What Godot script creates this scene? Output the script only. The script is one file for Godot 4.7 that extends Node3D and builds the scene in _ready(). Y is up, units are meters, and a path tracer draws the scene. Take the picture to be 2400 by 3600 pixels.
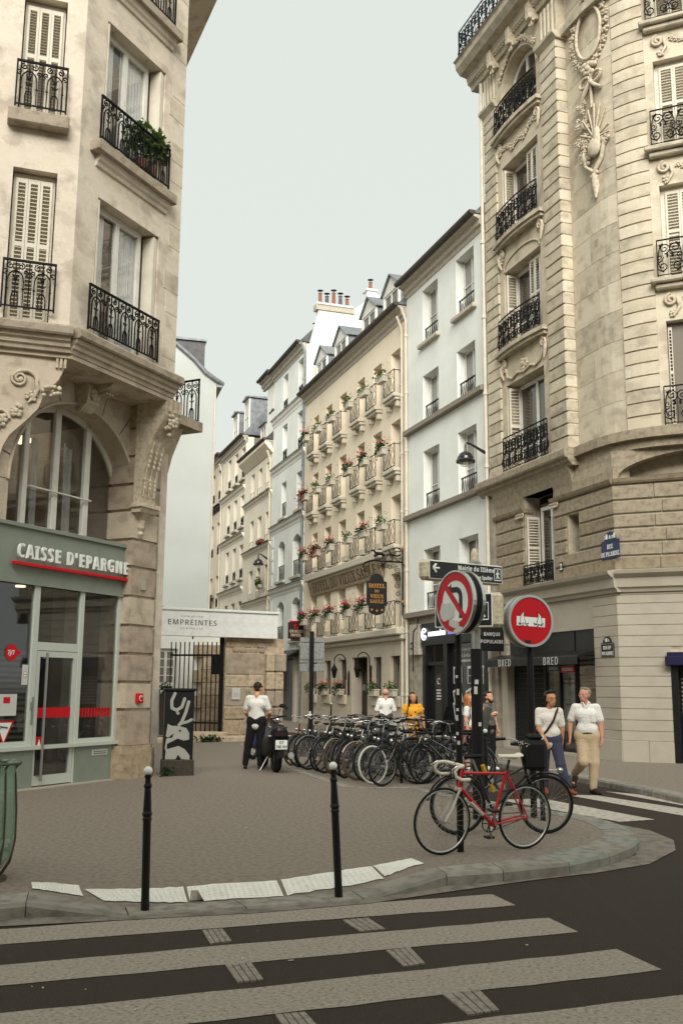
extends Node3D
# A street corner under an overcast sky. y is up, metres; the camera stands at the origin 1.68 m above the pavement.

class MB:
	var v := PackedVector3Array()
	var n := PackedVector3Array()
	var ix := PackedInt32Array()
	var t := Transform3D.IDENTITY
	func add_v(p, nn):
		v.append(t * p); n.append((t.basis * nn).normalized())
		return v.size() - 1
	func tri(a: Vector3, b: Vector3, c: Vector3):
		var nn := (b - a).cross(c - a)
		if nn.length_squared() < 1e-14: return
		nn = nn.normalized()
		var i = add_v(a, nn); add_v(b, nn); add_v(c, nn)
		ix.append(i); ix.append(i + 2); ix.append(i + 1)
	func quad(a: Vector3, b: Vector3, c: Vector3, d: Vector3):
		var nn := (c - a).cross(d - b)
		if nn.length_squared() < 1e-14: return
		nn = nn.normalized()
		var i = add_v(a, nn); add_v(b, nn); add_v(c, nn); add_v(d, nn)
		for k in [0, 2, 1, 0, 3, 2]: ix.append(i + k)
	func box(x0, x1, y0, y1, z0, z1):
		var a = Vector3(x0, y0, z1); var b = Vector3(x1, y0, z1); var c = Vector3(x1, y1, z1); var d = Vector3(x0, y1, z1)
		var e = Vector3(x0, y0, z0); var f = Vector3(x1, y0, z0); var g = Vector3(x1, y1, z0); var h = Vector3(x0, y1, z0)
		quad(a, b, c, d); quad(f, e, h, g); quad(e, a, d, h); quad(b, f, g, c); quad(d, c, g, h); quad(e, f, b, a)
		return self
	func cbox(c: Vector3, s: Vector3):
		return box(c.x - s.x / 2, c.x + s.x / 2, c.y - s.y / 2, c.y + s.y / 2, c.z - s.z / 2, c.z + s.z / 2)
	func bev(x0, x1, y0, y1, z0, z1, b = 0.01):
		# a box with chamfered edges
		var lo = Vector3(x0, y0, z0); var hi = Vector3(x1, y1, z1)
		b = minf(b, minf(hi.x - lo.x, minf(hi.y - lo.y, hi.z - lo.z)) * 0.45)
		var P = func(sx, sy, sz, ax):
			var p = Vector3(hi.x if sx > 0 else lo.x, hi.y if sy > 0 else lo.y, hi.z if sz > 0 else lo.z)
			if ax != 0: p.x -= sx * b
			if ax != 1: p.y -= sy * b
			if ax != 2: p.z -= sz * b
			return p
		for s in [-1, 1]:
			var q = [P.call(s, -1, -1, 0), P.call(s, 1, -1, 0), P.call(s, 1, 1, 0), P.call(s, -1, 1, 0)]
			if s > 0: quad(q[0], q[1], q[2], q[3])
			else: quad(q[3], q[2], q[1], q[0])
			q = [P.call(-1, s, -1, 1), P.call(-1, s, 1, 1), P.call(1, s, 1, 1), P.call(1, s, -1, 1)]
			if s > 0: quad(q[0], q[1], q[2], q[3])
			else: quad(q[3], q[2], q[1], q[0])
			q = [P.call(-1, -1, s, 2), P.call(1, -1, s, 2), P.call(1, 1, s, 2), P.call(-1, 1, s, 2)]
			if s > 0: quad(q[0], q[1], q[2], q[3])
			else: quad(q[3], q[2], q[1], q[0])
		for a in [-1, 1]:
			for c in [-1, 1]:
				face4([P.call(a, c, -1, 0), P.call(a, c, 1, 0), P.call(a, c, 1, 1), P.call(a, c, -1, 1)], Vector3(a, c, 0))
				face4([P.call(a, -1, c, 0), P.call(a, 1, c, 0), P.call(a, 1, c, 2), P.call(a, -1, c, 2)], Vector3(a, 0, c))
				face4([P.call(-1, a, c, 1), P.call(1, a, c, 1), P.call(1, a, c, 2), P.call(-1, a, c, 2)], Vector3(0, a, c))
				for d in [-1, 1]:
					var p0 = P.call(a, c, d, 0); var p1 = P.call(a, c, d, 1); var p2 = P.call(a, c, d, 2)
					if (p1 - p0).cross(p2 - p0).dot(Vector3(a, c, d)) > 0: tri(p0, p1, p2)
					else: tri(p0, p2, p1)
		return self
	func face4(q, out: Vector3):
		if (q[2] - q[0]).cross(q[3] - q[1]).dot(out) > 0: quad(q[0], q[1], q[2], q[3])
		else: quad(q[3], q[2], q[1], q[0])
	func tube(pts, r, sides = 6, closed = false, caps = true, up = Vector3.UP):
		# r: a number or one number per point
		var m = pts.size()
		var base = v.size()
		var prev = Vector3.ZERO
		for k in m:
			var d: Vector3
			if closed: d = pts[(k + 1) % m] - pts[(k + m - 1) % m]
			else: d = pts[mini(k + 1, m - 1)] - pts[maxi(k - 1, 0)]
			d = d.normalized()
			if prev == Vector3.ZERO:
				prev = up if absf(d.dot(up)) < 0.95 else Vector3.RIGHT
				if absf(d.dot(prev)) > 0.95: prev = Vector3.BACK
			var s = (prev - d * prev.dot(d)).normalized()
			prev = s
			var w = d.cross(s)
			var rr = r[k] if r is Array else r
			for j in sides:
				var a = TAU * (j + 0.5) / sides
				var o = s * cos(a) + w * sin(a)
				add_v(pts[k] + o * rr, o)
		var rows = m if closed else m - 1
		for k in rows:
			var a0 = base + k * sides; var b0 = base + ((k + 1) % m) * sides
			for j in sides:
				var j2 = (j + 1) % sides
				for q in [a0 + j, b0 + j2, a0 + j2, a0 + j, b0 + j, b0 + j2]: ix.append(q)
		if caps and not closed:
			for e in [0, m - 1]:
				var dd = (pts[1] - pts[0]) if e == 0 else (pts[m - 2] - pts[m - 1])
				dd = -dd.normalized()
				var ring = []
				for j in sides: ring.append(t.affine_inverse() * v[base + e * sides + j])
				for j in range(1, sides - 1):
					if (ring[j] - ring[0]).cross(ring[j + 1] - ring[0]).dot(dd) > 0: tri(ring[0], ring[j], ring[j + 1])
					else: tri(ring[0], ring[j + 1], ring[j])
		return self
	func bar(a: Vector3, b: Vector3, r, sides = 5):
		return tube([a, b], r, sides)
	func lathe(prof, sides = 12, c = Vector3.ZERO, smooth = true):
		# prof: Vector2(radius, height) upwards
		var m = prof.size()
		for k in m - 1:
			var p = prof[k]; var q = prof[k + 1]
			var nn = Vector2(q.y - p.y, p.x - q.x)
			if nn.length() < 1e-7: continue
			nn = nn.normalized()
			var base = v.size()
			for j in sides + 1:
				var a = TAU * j / sides
				var ca = cos(a); var sa = sin(a)
				var o = Vector3(ca * nn.x, nn.y, sa * nn.x)
				add_v(c + Vector3(ca * p.x, p.y, sa * p.x), o); add_v(c + Vector3(ca * q.x, q.y, sa * q.x), o)
			for j in sides:
				var i = base + j * 2
				for w in [i, i + 2, i + 3, i, i + 3, i + 1]: ix.append(w)
		return self
	func prism(poly, z0, z1):
		# poly in xy, either turn; from z0 (back) to z1 (front)
		var pp = PackedVector2Array(poly)
		if Geometry2D.is_polygon_clockwise(pp): pp.reverse()
		var tr = Geometry2D.triangulate_polygon(pp)
		for k in range(0, tr.size(), 3):
			var a = pp[tr[k]]; var b = pp[tr[k + 1]]; var c = pp[tr[k + 2]]
			if (b - a).cross(c - a) < 0:
				var s = b; b = c; c = s
			tri(Vector3(a.x, a.y, z1), Vector3(b.x, b.y, z1), Vector3(c.x, c.y, z1))
			tri(Vector3(a.x, a.y, z0), Vector3(c.x, c.y, z0), Vector3(b.x, b.y, z0))
		for k in pp.size():
			var a = pp[k]; var b = pp[(k + 1) % pp.size()]
			quad(Vector3(a.x, a.y, z0), Vector3(b.x, b.y, z0), Vector3(b.x, b.y, z1), Vector3(a.x, a.y, z1))
		return self
	func flat(poly, y0, y1):
		# poly in xz (Vector2(x, z)), a slab from y0 to y1
		var keep = t
		t = t * Transform3D(Basis(Vector3(1, 0, 0), Vector3(0, 0, 1), Vector3(0, -1, 0)), Vector3.ZERO)
		prism(poly, -y1, -y0)
		t = keep
		return self
	func ball(c: Vector3, r: Vector3, rings = 6, segs = 8):
		var base = v.size()
		for i in rings + 1:
			var a = PI * i / rings
			for j in segs + 1:
				var b = TAU * j / segs
				var d = Vector3(sin(a) * cos(b), cos(a), sin(a) * sin(b))
				add_v(c + d * r, d / r)
		for i in rings:
			for j in segs:
				var k = base + i * (segs + 1) + j
				for w in [k, k + segs + 1, k + segs + 2, k, k + segs + 2, k + 1]: ix.append(w)
		return self
	func grid(rows, flip = false):
		# rows: arrays of points, a smooth sheet
		var h = rows.size(); var w = rows[0].size(); var base = v.size()
		for i in h:
			for j in w:
				var du = rows[i][mini(j + 1, w - 1)] - rows[i][maxi(j - 1, 0)]
				var dv = rows[mini(i + 1, h - 1)][j] - rows[maxi(i - 1, 0)][j]
				var nn = du.cross(dv)
				if nn.length() < 1e-9: nn = Vector3.UP
				add_v(rows[i][j], -nn if flip else nn)
		for i in h - 1:
			for j in w - 1:
				var k = base + i * w + j
				var q = [k, k + w + 1, k + 1, k, k + w, k + w + 1] if not flip else [k, k + 1, k + w + 1, k, k + w + 1, k + w]
				for x in q: ix.append(x)
		return self
	func mesh():
		var a = []
		a.resize(Mesh.ARRAY_MAX)
		a[Mesh.ARRAY_VERTEX] = v; a[Mesh.ARRAY_NORMAL] = n; a[Mesh.ARRAY_INDEX] = ix
		var m = ArrayMesh.new()
		m.add_surface_from_arrays(Mesh.PRIMITIVE_TRIANGLES, a)
		return m

var M := {}
var taken := {}
var rng := RandomNumberGenerator.new()
var RF: Transform3D   # the right-hand row of facades: x runs towards the camera, z out into the street
var LF: Transform3D   # the facade of the bank: x runs away from the camera, z out into the street

func frame(ox, oz, xx, xz): return Transform3D(Basis(Vector3(xx, 0, xz), Vector3.UP, Vector3(-xz, 0, xx)), Vector3(ox, 0, oz))
func V(x, y, z = 0.0): return Vector3(x, y, z)
func P2(a):
	var r = PackedVector2Array()
	for k in range(0, a.size(), 2): r.append(Vector2(a[k], a[k + 1]))
	return r
func numbered(called):
	var k = taken.get(called, 0); taken[called] = k + 1
	return called if k == 0 else "%s_%03d" % [called, k]
func put(mb, called, mat, parent):
	if mb is MB and mb.v.is_empty(): return null
	var o = MeshInstance3D.new()
	o.mesh = mb.mesh() if mb is MB else mb
	o.material_override = M[mat] if mat is String else mat
	o.name = called
	parent.add_child(o, true)
	return o
func tag(o, label, category, group = ""):
	o.set_meta("label", label); o.set_meta("category", category)
	if group: o.set_meta("group", group)
	return o
func thing(called, label, category, tr = Transform3D.IDENTITY, group = ""):
	var o = Node3D.new(); o.name = numbered(called); add_child(o); o.transform = tr
	return tag(o, label, category, group)
func structure(mb, called, mat):
	var o = put(mb, numbered(called), mat, self)
	o.set_meta("kind", "structure")
	return o
func part(called, parent, tr = Transform3D.IDENTITY):
	var o = Node3D.new(); o.name = called; parent.add_child(o, true); o.transform = tr
	return o
func copy(o, tr, label, group = ""):
	var c = o.duplicate(); c.name = numbered(String(o.name).rstrip("0123456789").trim_suffix("_")); add_child(c); c.transform = tr
	c.set_meta("label", label)
	if group: c.set_meta("group", group)
	return c
func turned(pos, ry, rx = 0.0, rz = 0.0): return Transform3D(Basis.from_euler(Vector3(rx, ry, rz)), pos)

var fonts := {}
func text(s, size, depth, mat, parent, tr, serif = false, weight = 400, stretch = 1.0, called = "lettering", spacing = 0):
	var key = [serif, weight, spacing]
	if not fonts.has(key):
		var f = SystemFont.new(); f.font_names = PackedStringArray(["Droid Serif" if serif else "Droid Sans"]); f.font_weight = weight
		if spacing:
			var fv = FontVariation.new(); fv.base_font = f; fv.spacing_glyph = spacing; f = fv
		fonts[key] = f
	var tm = TextMesh.new()
	tm.font = fonts[key]; tm.text = s; tm.font_size = 64; tm.pixel_size = size / 46.0; tm.depth = depth; tm.curve_step = 4.0
	var o = MeshInstance3D.new(); o.mesh = tm; o.name = called; o.material_override = M[mat] if mat is String else mat
	parent.add_child(o, true)
	o.transform = tr * Transform3D(Basis.from_scale(Vector3(stretch, 1, 1)), Vector3.ZERO)
	return o

# ---- materials -------------------------------------------------------------------------------------------------
var tex := {}
func noise_tex(key, seed_, freq, octaves, stops, size = 512, kind = FastNoiseLite.TYPE_SIMPLEX_SMOOTH, warp = 0.0):
	if tex.has(key): return tex[key]
	var f = FastNoiseLite.new(); f.seed = seed_; f.frequency = freq; f.fractal_octaves = octaves; f.noise_type = kind
	f.fractal_type = FastNoiseLite.FRACTAL_FBM if octaves > 1 else FastNoiseLite.FRACTAL_NONE
	f.fractal_gain = 0.55
	if warp > 0:
		f.domain_warp_enabled = true; f.domain_warp_amplitude = warp; f.domain_warp_frequency = freq * 2
	var im = f.get_seamless_image(size, size, false, false, 0.12, true)
	im.convert(Image.FORMAT_L8)
	if stops:
		var lut = PackedByteArray(); lut.resize(256 * 3)
		var g = Gradient.new(); g.offsets = PackedFloat32Array(); 
		var offs = PackedFloat32Array(); var cols = PackedColorArray()
		for s in stops: offs.append(s[0]); cols.append(s[1])
		g.offsets = offs; g.colors = cols
		for k in 256:
			var c = g.sample(k / 255.0)
			lut[k * 3] = int(clampf(c.r, 0, 1) * 255); lut[k * 3 + 1] = int(clampf(c.g, 0, 1) * 255); lut[k * 3 + 2] = int(clampf(c.b, 0, 1) * 255)
		var d = im.get_data(); var o = PackedByteArray(); o.resize(size * size * 3)
		for k in size * size:
			var q = d[k] * 3
			o[k * 3] = lut[q]; o[k * 3 + 1] = lut[q + 1]; o[k * 3 + 2] = lut[q + 2]
		im = Image.create_from_data(size, size, false, Image.FORMAT_RGB8, o)
	tex[key] = ImageTexture.create_from_image(im)
	return tex[key]
func g_(x): return Color(x, x, x)
func C8(r, g, b): return Color(r / 255.0, g / 255.0, b / 255.0)
func mat(key, col, rough = 0.8, opts = {}):
	var m = StandardMaterial3D.new()
	m.albedo_color = col; m.roughness = rough
	m.metallic_specular = opts.get("spec", 0.4)
	m.metallic = opts.get("metal", 0.0)
	if opts.has("tex"):
		m.albedo_texture = tex[opts.tex]; m.uv1_triplanar = true; m.uv1_world_triplanar = opts.get("world", true)
		m.uv1_scale = Vector3.ONE * opts.get("scale", 0.5)
	if opts.has("bump"):
		m.uv1_triplanar = true; m.uv1_world_triplanar = opts.get("world", true); m.uv1_scale = Vector3.ONE * opts.get("scale", 0.5)
		m.heightmap_enabled = true; m.heightmap_texture = tex[opts.bump]; m.heightmap_scale = opts.get("height", 0.5)
	if opts.has("alpha"):
		m.transparency = BaseMaterial3D.TRANSPARENCY_ALPHA; m.albedo_color.a = opts.alpha
	if opts.has("back"):
		m.backlight_enabled = true; m.backlight = opts.back
	if opts.has("rim"):
		m.rim_enabled = true; m.rim = opts.rim; m.rim_tint = 0.5
	if opts.has("emit"):
		m.emission_enabled = true; m.emission = opts.emit; m.emission_energy_multiplier = opts.get("power", 1.0)
	M[key] = m
	return m
func make_materials():
	noise_tex("stone", 3, 0.010, 5, [[0.22, g_(0.80)], [0.42, Color(0.92, 0.915, 0.905)], [0.55, g_(0.97)], [0.75, Color(1, 1, 0.995)]], 512, FastNoiseLite.TYPE_SIMPLEX_SMOOTH, 30.0)
	noise_tex("patch", 11, 0.006, 5, [[0.24, Color(0.82, 0.80, 0.78)], [0.36, Color(0.91, 0.895, 0.87)], [0.46, Color(0.95, 0.935, 0.905)], [0.52, Color(1, 1, 0.995)], [0.58, Color(0.955, 0.94, 0.91)], [0.72, Color(0.985, 0.975, 0.955)]], 1024, FastNoiseLite.TYPE_SIMPLEX_SMOOTH, 60.0)
	noise_tex("plaster", 5, 0.004, 6, [[0.2, Color(0.945, 0.942, 0.935)], [0.5, Color(0.978, 0.977, 0.973)], [0.75, g_(1.0)]], 512)
	noise_tex("grain", 7, 0.25, 2, [[0.2, g_(0.55)], [0.5, g_(0.86)], [0.75, g_(1.0)]], 512)
	noise_tex("road", 8, 0.09, 4, [[0.22, Color(0.45, 0.43, 0.41)], [0.45, Color(0.74, 0.72, 0.7)], [0.6, Color(0.88, 0.87, 0.85)], [0.78, g_(1.0)]], 1024)
	noise_tex("pave", 9, 0.02, 6, [[0.15, Color(0.84, 0.83, 0.82)], [0.45, Color(0.93, 0.925, 0.92)], [0.6, Color(0.965, 0.965, 0.96)], [0.85, g_(1.0)]], 1024)
	noise_tex("worn", 12, 0.03, 6, [[0.14, Color(0.6, 0.58, 0.56)], [0.26, Color(0.86, 0.855, 0.845)], [0.48, Color(0.93, 0.925, 0.92)], [0.75, g_(1.0)]], 1024)
	noise_tex("soft", 15, 0.02, 4, null, 512)
	noise_tex("fine", 16, 0.12, 4, null, 512)
	noise_tex("rough", 17, 0.05, 5, null, 512)
	noise_tex("wood", 18, 0.03, 4, [[0.3, g_(0.75)], [0.7, g_(1.0)]], 256)
	mat("stone_bank", C8(222, 212, 197), 0.9, {"tex": "patch", "scale": 0.23, "bump": "rough", "height": 0.4})
	mat("stone_dark", C8(204, 192, 174), 0.9, {"tex": "patch", "scale": 0.31, "bump": "rough", "height": 0.5})  # darker copy of the bank stone: weathering plus overhang shade put into the colour
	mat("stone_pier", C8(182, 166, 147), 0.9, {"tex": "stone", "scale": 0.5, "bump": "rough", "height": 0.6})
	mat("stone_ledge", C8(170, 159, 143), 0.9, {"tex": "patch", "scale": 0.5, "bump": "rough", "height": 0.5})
	mat("stone_right", C8(202, 193, 173), 0.9, {"tex": "patch", "scale": 0.18, "bump": "rough", "height": 0.35})
	mat("stone_right_b", C8(192, 182, 161), 0.9, {"tex": "stone", "scale": 0.43, "bump": "rough", "height": 0.4})
	mat("stone_right_c", C8(209, 201, 182), 0.9, {"tex": "patch", "scale": 0.21, "bump": "rough", "height": 0.35})
	mat("stone_ground", C8(182, 174, 158), 0.88, {"tex": "plaster", "scale": 0.6, "bump": "soft", "height": 0.3})
	mat("stone_rubble", C8(190, 170, 142), 0.95, {"tex": "stone", "scale": 1.1, "bump": "rough", "height": 1.2})
	mat("stone_rubble_b", C8(206, 188, 160), 0.95, {"tex": "stone", "scale": 0.9, "bump": "rough", "height": 1.2})
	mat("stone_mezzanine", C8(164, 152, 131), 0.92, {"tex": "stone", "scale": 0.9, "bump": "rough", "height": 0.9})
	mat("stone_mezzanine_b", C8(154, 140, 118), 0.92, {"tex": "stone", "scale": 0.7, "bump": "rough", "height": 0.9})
	mat("glass_clear", C8(60, 64, 62), 0.02, {"alpha": 0.1, "spec": 0.8})
	mat("rim_dark", C8(120, 120, 116), 0.4, {"metal": 0.7})
	mat("ornament", C8(208, 195, 172), 0.9, {"tex": "stone", "scale": 1.3})
	mat("white_wall", C8(236, 238, 231), 0.9, {"tex": "plaster", "scale": 0.2, "bump": "soft", "height": 0.3})
	mat("white_wall_b", C8(241, 237, 228), 0.9, {"tex": "plaster", "scale": 0.17, "bump": "soft", "height": 0.3})
	mat("gable_wall", C8(190, 195, 190), 0.9, {"tex": "plaster", "scale": 0.1})  # white gable toned greyer: the shade on it is put into the colour
	mat("cream_wall", C8(240, 226, 201), 0.9, {"tex": "plaster", "scale": 0.2, "bump": "soft", "height": 0.25})
	mat("cream_light", C8(236, 226, 206), 0.9, {"tex": "plaster", "scale": 0.2, "bump": "soft", "height": 0.25})
	mat("hotel_base", C8(208, 197, 177), 0.9, {"tex": "plaster", "scale": 0.3})
	mat("grey_wall", C8(176, 167, 152), 0.92, {"tex": "stone", "scale": 0.4})
	mat("sill", C8(196, 187, 170), 0.9, {"tex": "stone", "scale": 1.5})
	mat("dirty_sill", C8(150, 142, 128), 0.92, {"tex": "stone", "scale": 2.0})
	mat("white_paint", C8(226, 224, 214), 0.45, {"tex": "plaster", "scale": 1.0})
	mat("shutter", C8(216, 209, 192), 0.6, {"tex": "plaster", "scale": 1.0})
	mat("iron", C8(18, 17, 17), 0.65, {"spec": 0.3})
	mat("zinc", C8(134, 138, 140), 0.45, {"metal": 0.35, "tex": "stone", "scale": 0.5})
	mat("zinc_dark", C8(92, 92, 92), 0.55, {"metal": 0.3, "tex": "stone", "scale": 0.5})
	mat("slate", C8(78, 76, 76), 0.7, {"tex": "stone", "scale": 1.0})
	mat("gutter", C8(82, 76, 70), 0.6, {"tex": "stone", "scale": 1.0})
	mat("pipe", C8(214, 206, 188), 0.6, {"tex": "plaster", "scale": 1.0})
	mat("terracotta", C8(152, 98, 76), 0.85, {"tex": "stone", "scale": 3.0})
	mat("dark_glass", C8(34, 35, 34), 0.06, {"spec": 0.9})
	mat("dim_glass", C8(66, 62, 54), 0.08, {"spec": 0.9})
	mat("grey_glass", C8(120, 120, 114), 0.1, {"spec": 0.9})
	mat("glass", C8(38, 42, 40), 0.02, {"alpha": 0.22, "spec": 0.9})
	mat("curtain", C8(240, 240, 234), 0.95, {"back": Color(0.4, 0.4, 0.38)})
	mat("room", C8(120, 110, 98), 0.95)
	mat("room_dark", C8(128, 120, 110), 0.95)
	mat("room_light", C8(150, 142, 128), 0.95)
	mat("sage", C8(138, 146, 134), 0.55, {"tex": "plaster", "scale": 0.8})
	mat("sage_frame", C8(196, 202, 190), 0.45)
	mat("letter_white", C8(236, 240, 232), 0.4)
	mat("red_paint", C8(200, 16, 30), 0.4)
	mat("sign_red", C8(190, 10, 26), 0.3)
	mat("sign_white", C8(243, 245, 240), 0.35, {"tex": "plaster", "scale": 2.0})
	mat("alu", C8(196, 196, 192), 0.3, {"metal": 0.85})
	mat("steel", C8(170, 168, 164), 0.35, {"metal": 0.8})
	mat("sign_grey", C8(150, 152, 148), 0.5, {"metal": 0.3, "tex": "stone", "scale": 2.0})
	mat("cream_case", C8(214, 202, 172), 0.5, {"tex": "stone", "scale": 3.0})
	mat("black", C8(22, 22, 22), 0.4, {"spec": 0.5})
	mat("black_matt", C8(24, 23, 22), 0.75)
	mat("shop_black", C8(18, 18, 18), 0.35, {"spec": 0.5})
	mat("post_black", C8(17, 16, 16), 0.5, {"spec": 0.4})
	mat("lamp_black", C8(30, 29, 29), 0.2, {"spec": 0.6})
	mat("navy", C8(24, 22, 58), 0.7)
	mat("gold", C8(196, 142, 74), 0.4, {"metal": 0.5})
	mat("board_tan", C8(168, 148, 118), 0.7, {"tex": "stone", "scale": 1.5})
	mat("dark_brown", C8(48, 36, 30), 0.5)
	mat("maroon", C8(44, 18, 20), 0.5)
	mat("purple", C8(120, 104, 200), 0.4)
	mat("blue_plate", C8(44, 50, 92), 0.35, {"tex": "stone", "scale": 6.0})
	mat("paper", C8(206, 206, 200), 0.7)
	mat("poster", C8(178, 188, 182), 0.6)
	mat("green", C8(60, 80, 36), 0.75, {"back": Color(0.25, 0.35, 0.1)})
	mat("green_dark", C8(42, 58, 34), 0.75, {"back": Color(0.15, 0.25, 0.08)})
	mat("petal_red", C8(164, 16, 24), 0.7, {"back": Color(0.4, 0.05, 0.05)})
	mat("petal_pink", C8(204, 108, 96), 0.7, {"back": Color(0.4, 0.2, 0.15)})
	mat("planter", C8(212, 204, 186), 0.85, {"tex": "stone", "scale": 3.0})
	mat("planter_brown", C8(120, 62, 34), 0.85)
	mat("asphalt", C8(76, 67, 58), 0.92, {"tex": "road", "scale": 1.1, "bump": "fine", "height": 0.8})
	mat("pavement", C8(140, 130, 117), 0.92, {"tex": "pave", "scale": 0.6})
	mat("gutter_stone", C8(134, 126, 116), 0.9, {"tex": "stone", "scale": 0.7, "bump": "fine", "height": 0.4})
	mat("kerb", C8(156, 151, 139), 0.88, {"tex": "stone", "scale": 0.9, "bump": "fine", "height": 0.5})
	mat("kerb_b", C8(147, 143, 132), 0.88, {"tex": "stone", "scale": 0.7, "bump": "fine", "height": 0.5})
	mat("kerb_green", C8(146, 147, 137), 0.88, {"tex": "stone", "scale": 0.8, "bump": "fine", "height": 0.5})
	mat("zebra", C8(164, 155, 141), 0.85, {"tex": "worn", "scale": 0.8, "bump": "fine", "height": 0.3})
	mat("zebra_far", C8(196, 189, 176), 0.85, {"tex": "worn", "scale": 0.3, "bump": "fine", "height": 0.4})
	mat("tactile", C8(240, 237, 226), 0.8, {"tex": "plaster", "scale": 1.4, "bump": "fine", "height": 0.5})
	mat("patch_metal", C8(150, 141, 130), 0.8, {"tex": "stone", "scale": 2.0})
	mat("rubber", C8(20, 20, 19), 0.8)
	mat("tan_tyre", C8(92, 68, 44), 0.8)
	mat("chrome", C8(210, 210, 206), 0.18, {"metal": 0.95})
	mat("bike_red", C8(188, 22, 26), 0.25, {"spec": 0.6})
	mat("bike_white", C8(206, 203, 192), 0.35)
	mat("bike_black", C8(22, 22, 23), 0.3, {"spec": 0.6})
	mat("bike_grey", C8(120, 124, 124), 0.35, {"metal": 0.3})
	mat("bike_orange", C8(98, 54, 36), 0.4)
	mat("tape_white", C8(226, 220, 200), 0.85)
	mat("leather", C8(60, 34, 24), 0.6)
	mat("seat_grey", C8(118, 118, 112), 0.7)
	mat("yellow", C8(206, 160, 40), 0.6)
	mat("skin_light", C8(214, 160, 130), 0.6, {"spec": 0.35})
	mat("skin_tan", C8(190, 136, 102), 0.6, {"spec": 0.35})
	mat("skin_pink", C8(206, 150, 124), 0.6, {"spec": 0.35})
	mat("cloth_white", C8(232, 230, 222), 0.95, {"rim": 0.3, "bump": "soft", "height": 1.2, "scale": 2.5, "world": false})
	mat("cloth_offwhite", C8(222, 216, 204), 0.95, {"rim": 0.3, "bump": "soft", "height": 1.2, "scale": 2.5, "world": false})
	mat("cloth_navy", C8(62, 64, 84), 0.95, {"rim": 0.2, "bump": "soft", "height": 1.2, "scale": 2.5, "world": false})
	mat("cloth_khaki", C8(198, 176, 144), 0.95, {"rim": 0.2, "bump": "soft", "height": 1.2, "scale": 2.5, "world": false})
	mat("cloth_black", C8(26, 25, 26), 0.95)
	mat("cloth_grey", C8(112, 106, 98), 0.95, {"rim": 0.2})
	mat("cloth_darkgrey", C8(72, 70, 68), 0.95)
	mat("cloth_yellow", C8(226, 162, 50), 0.9, {"rim": 0.2})
	mat("cloth_coral", C8(206, 100, 92), 0.9, {"rim": 0.2})
	mat("shoe_brown", C8(142, 72, 34), 0.5)
	mat("shoe_dark", C8(48, 32, 26), 0.5)
	mat("hair_black", C8(20, 17, 15), 0.5)
	mat("hair_grey", C8(132, 122, 110), 0.7)
	mat("hair_brown", C8(44, 32, 26), 0.6)
	mat("hair_ginger", C8(176, 112, 62), 0.6)
	mat("lip", C8(150, 84, 74), 0.5)
	mat("clear_lens", C8(240, 240, 240), 0.05, {"alpha": 0.1})
	mat("bag_white", C8(226, 222, 206), 0.8, {"back": Color(0.5, 0.5, 0.45)})
	mat("bin_bag", C8(126, 160, 132), 0.25, {"alpha": 0.55, "spec": 0.6})
	mat("bin_wire", C8(92, 84, 70), 0.5, {"metal": 0.4})
	mat("cabinet", C8(18, 17, 16), 0.55, {"tex": "plaster", "scale": 3.0})
	mat("spray", C8(184, 184, 176), 0.45, {"metal": 0.2, "tex": "worn", "scale": 2.0})
	mat("concrete", C8(74, 68, 60), 0.95, {"tex": "stone", "scale": 2.0})
	mat("lamp_glass", C8(236, 240, 236), 0.03, {"alpha": 0.25, "spec": 0.8})
	mat("tube_light", C8(250, 240, 215), 0.5, {"emit": C8(255, 236, 200), "power": 0.9})
	mat("sign_glow", C8(236, 238, 236), 0.4, {"emit": C8(240, 242, 255), "power": 0.35})
	mat("sign_glow_purple", C8(130, 112, 216), 0.4, {"emit": C8(120, 100, 230), "power": 0.3})
	mat("litter", C8(190, 184, 172), 0.8)

func build_light():
	var cam = Camera3D.new(); cam.name = "camera"; add_child(cam)
	cam.position = V(0, 1.68, 0)
	cam.rotation_degrees = V(10.05, 0, 0.45)
	cam.rotation_order = EULER_ORDER_YXZ
	cam.fov = 54.43; cam.far = 600.0; cam.near = 0.1; cam.current = true
	var e = Environment.new()
	e.background_mode = Environment.BG_SKY
	var sm = ProceduralSkyMaterial.new()
	sm.sky_top_color = Color(0.540, 0.556, 0.542); sm.sky_horizon_color = Color(0.550, 0.563, 0.550); sm.sky_curve = 0.2
	sm.ground_bottom_color = Color(0.25, 0.24, 0.22); sm.ground_horizon_color = Color(0.4, 0.39, 0.37); sm.sun_angle_max = 0.0
	var sk = Sky.new(); sk.sky_material = sm; e.sky = sk
	e.tonemap_mode = Environment.TONE_MAPPER_LINEAR
	e.tonemap_exposure = 3.0
	e.sdfgi_enabled = true; e.ssao_enabled = true; e.ssil_enabled = true
	var we = WorldEnvironment.new(); we.name = "world"; we.environment = e; add_child(we)
	var sun = DirectionalLight3D.new(); sun.name = "sun"; add_child(sun)
	sun.light_energy = 0.5; sun.light_color = Color(1.0, 0.988, 0.962); sun.light_angular_distance = 40.0; sun.shadow_enabled = true
	sun.rotation_degrees = V(-30, 0, 0)

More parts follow.
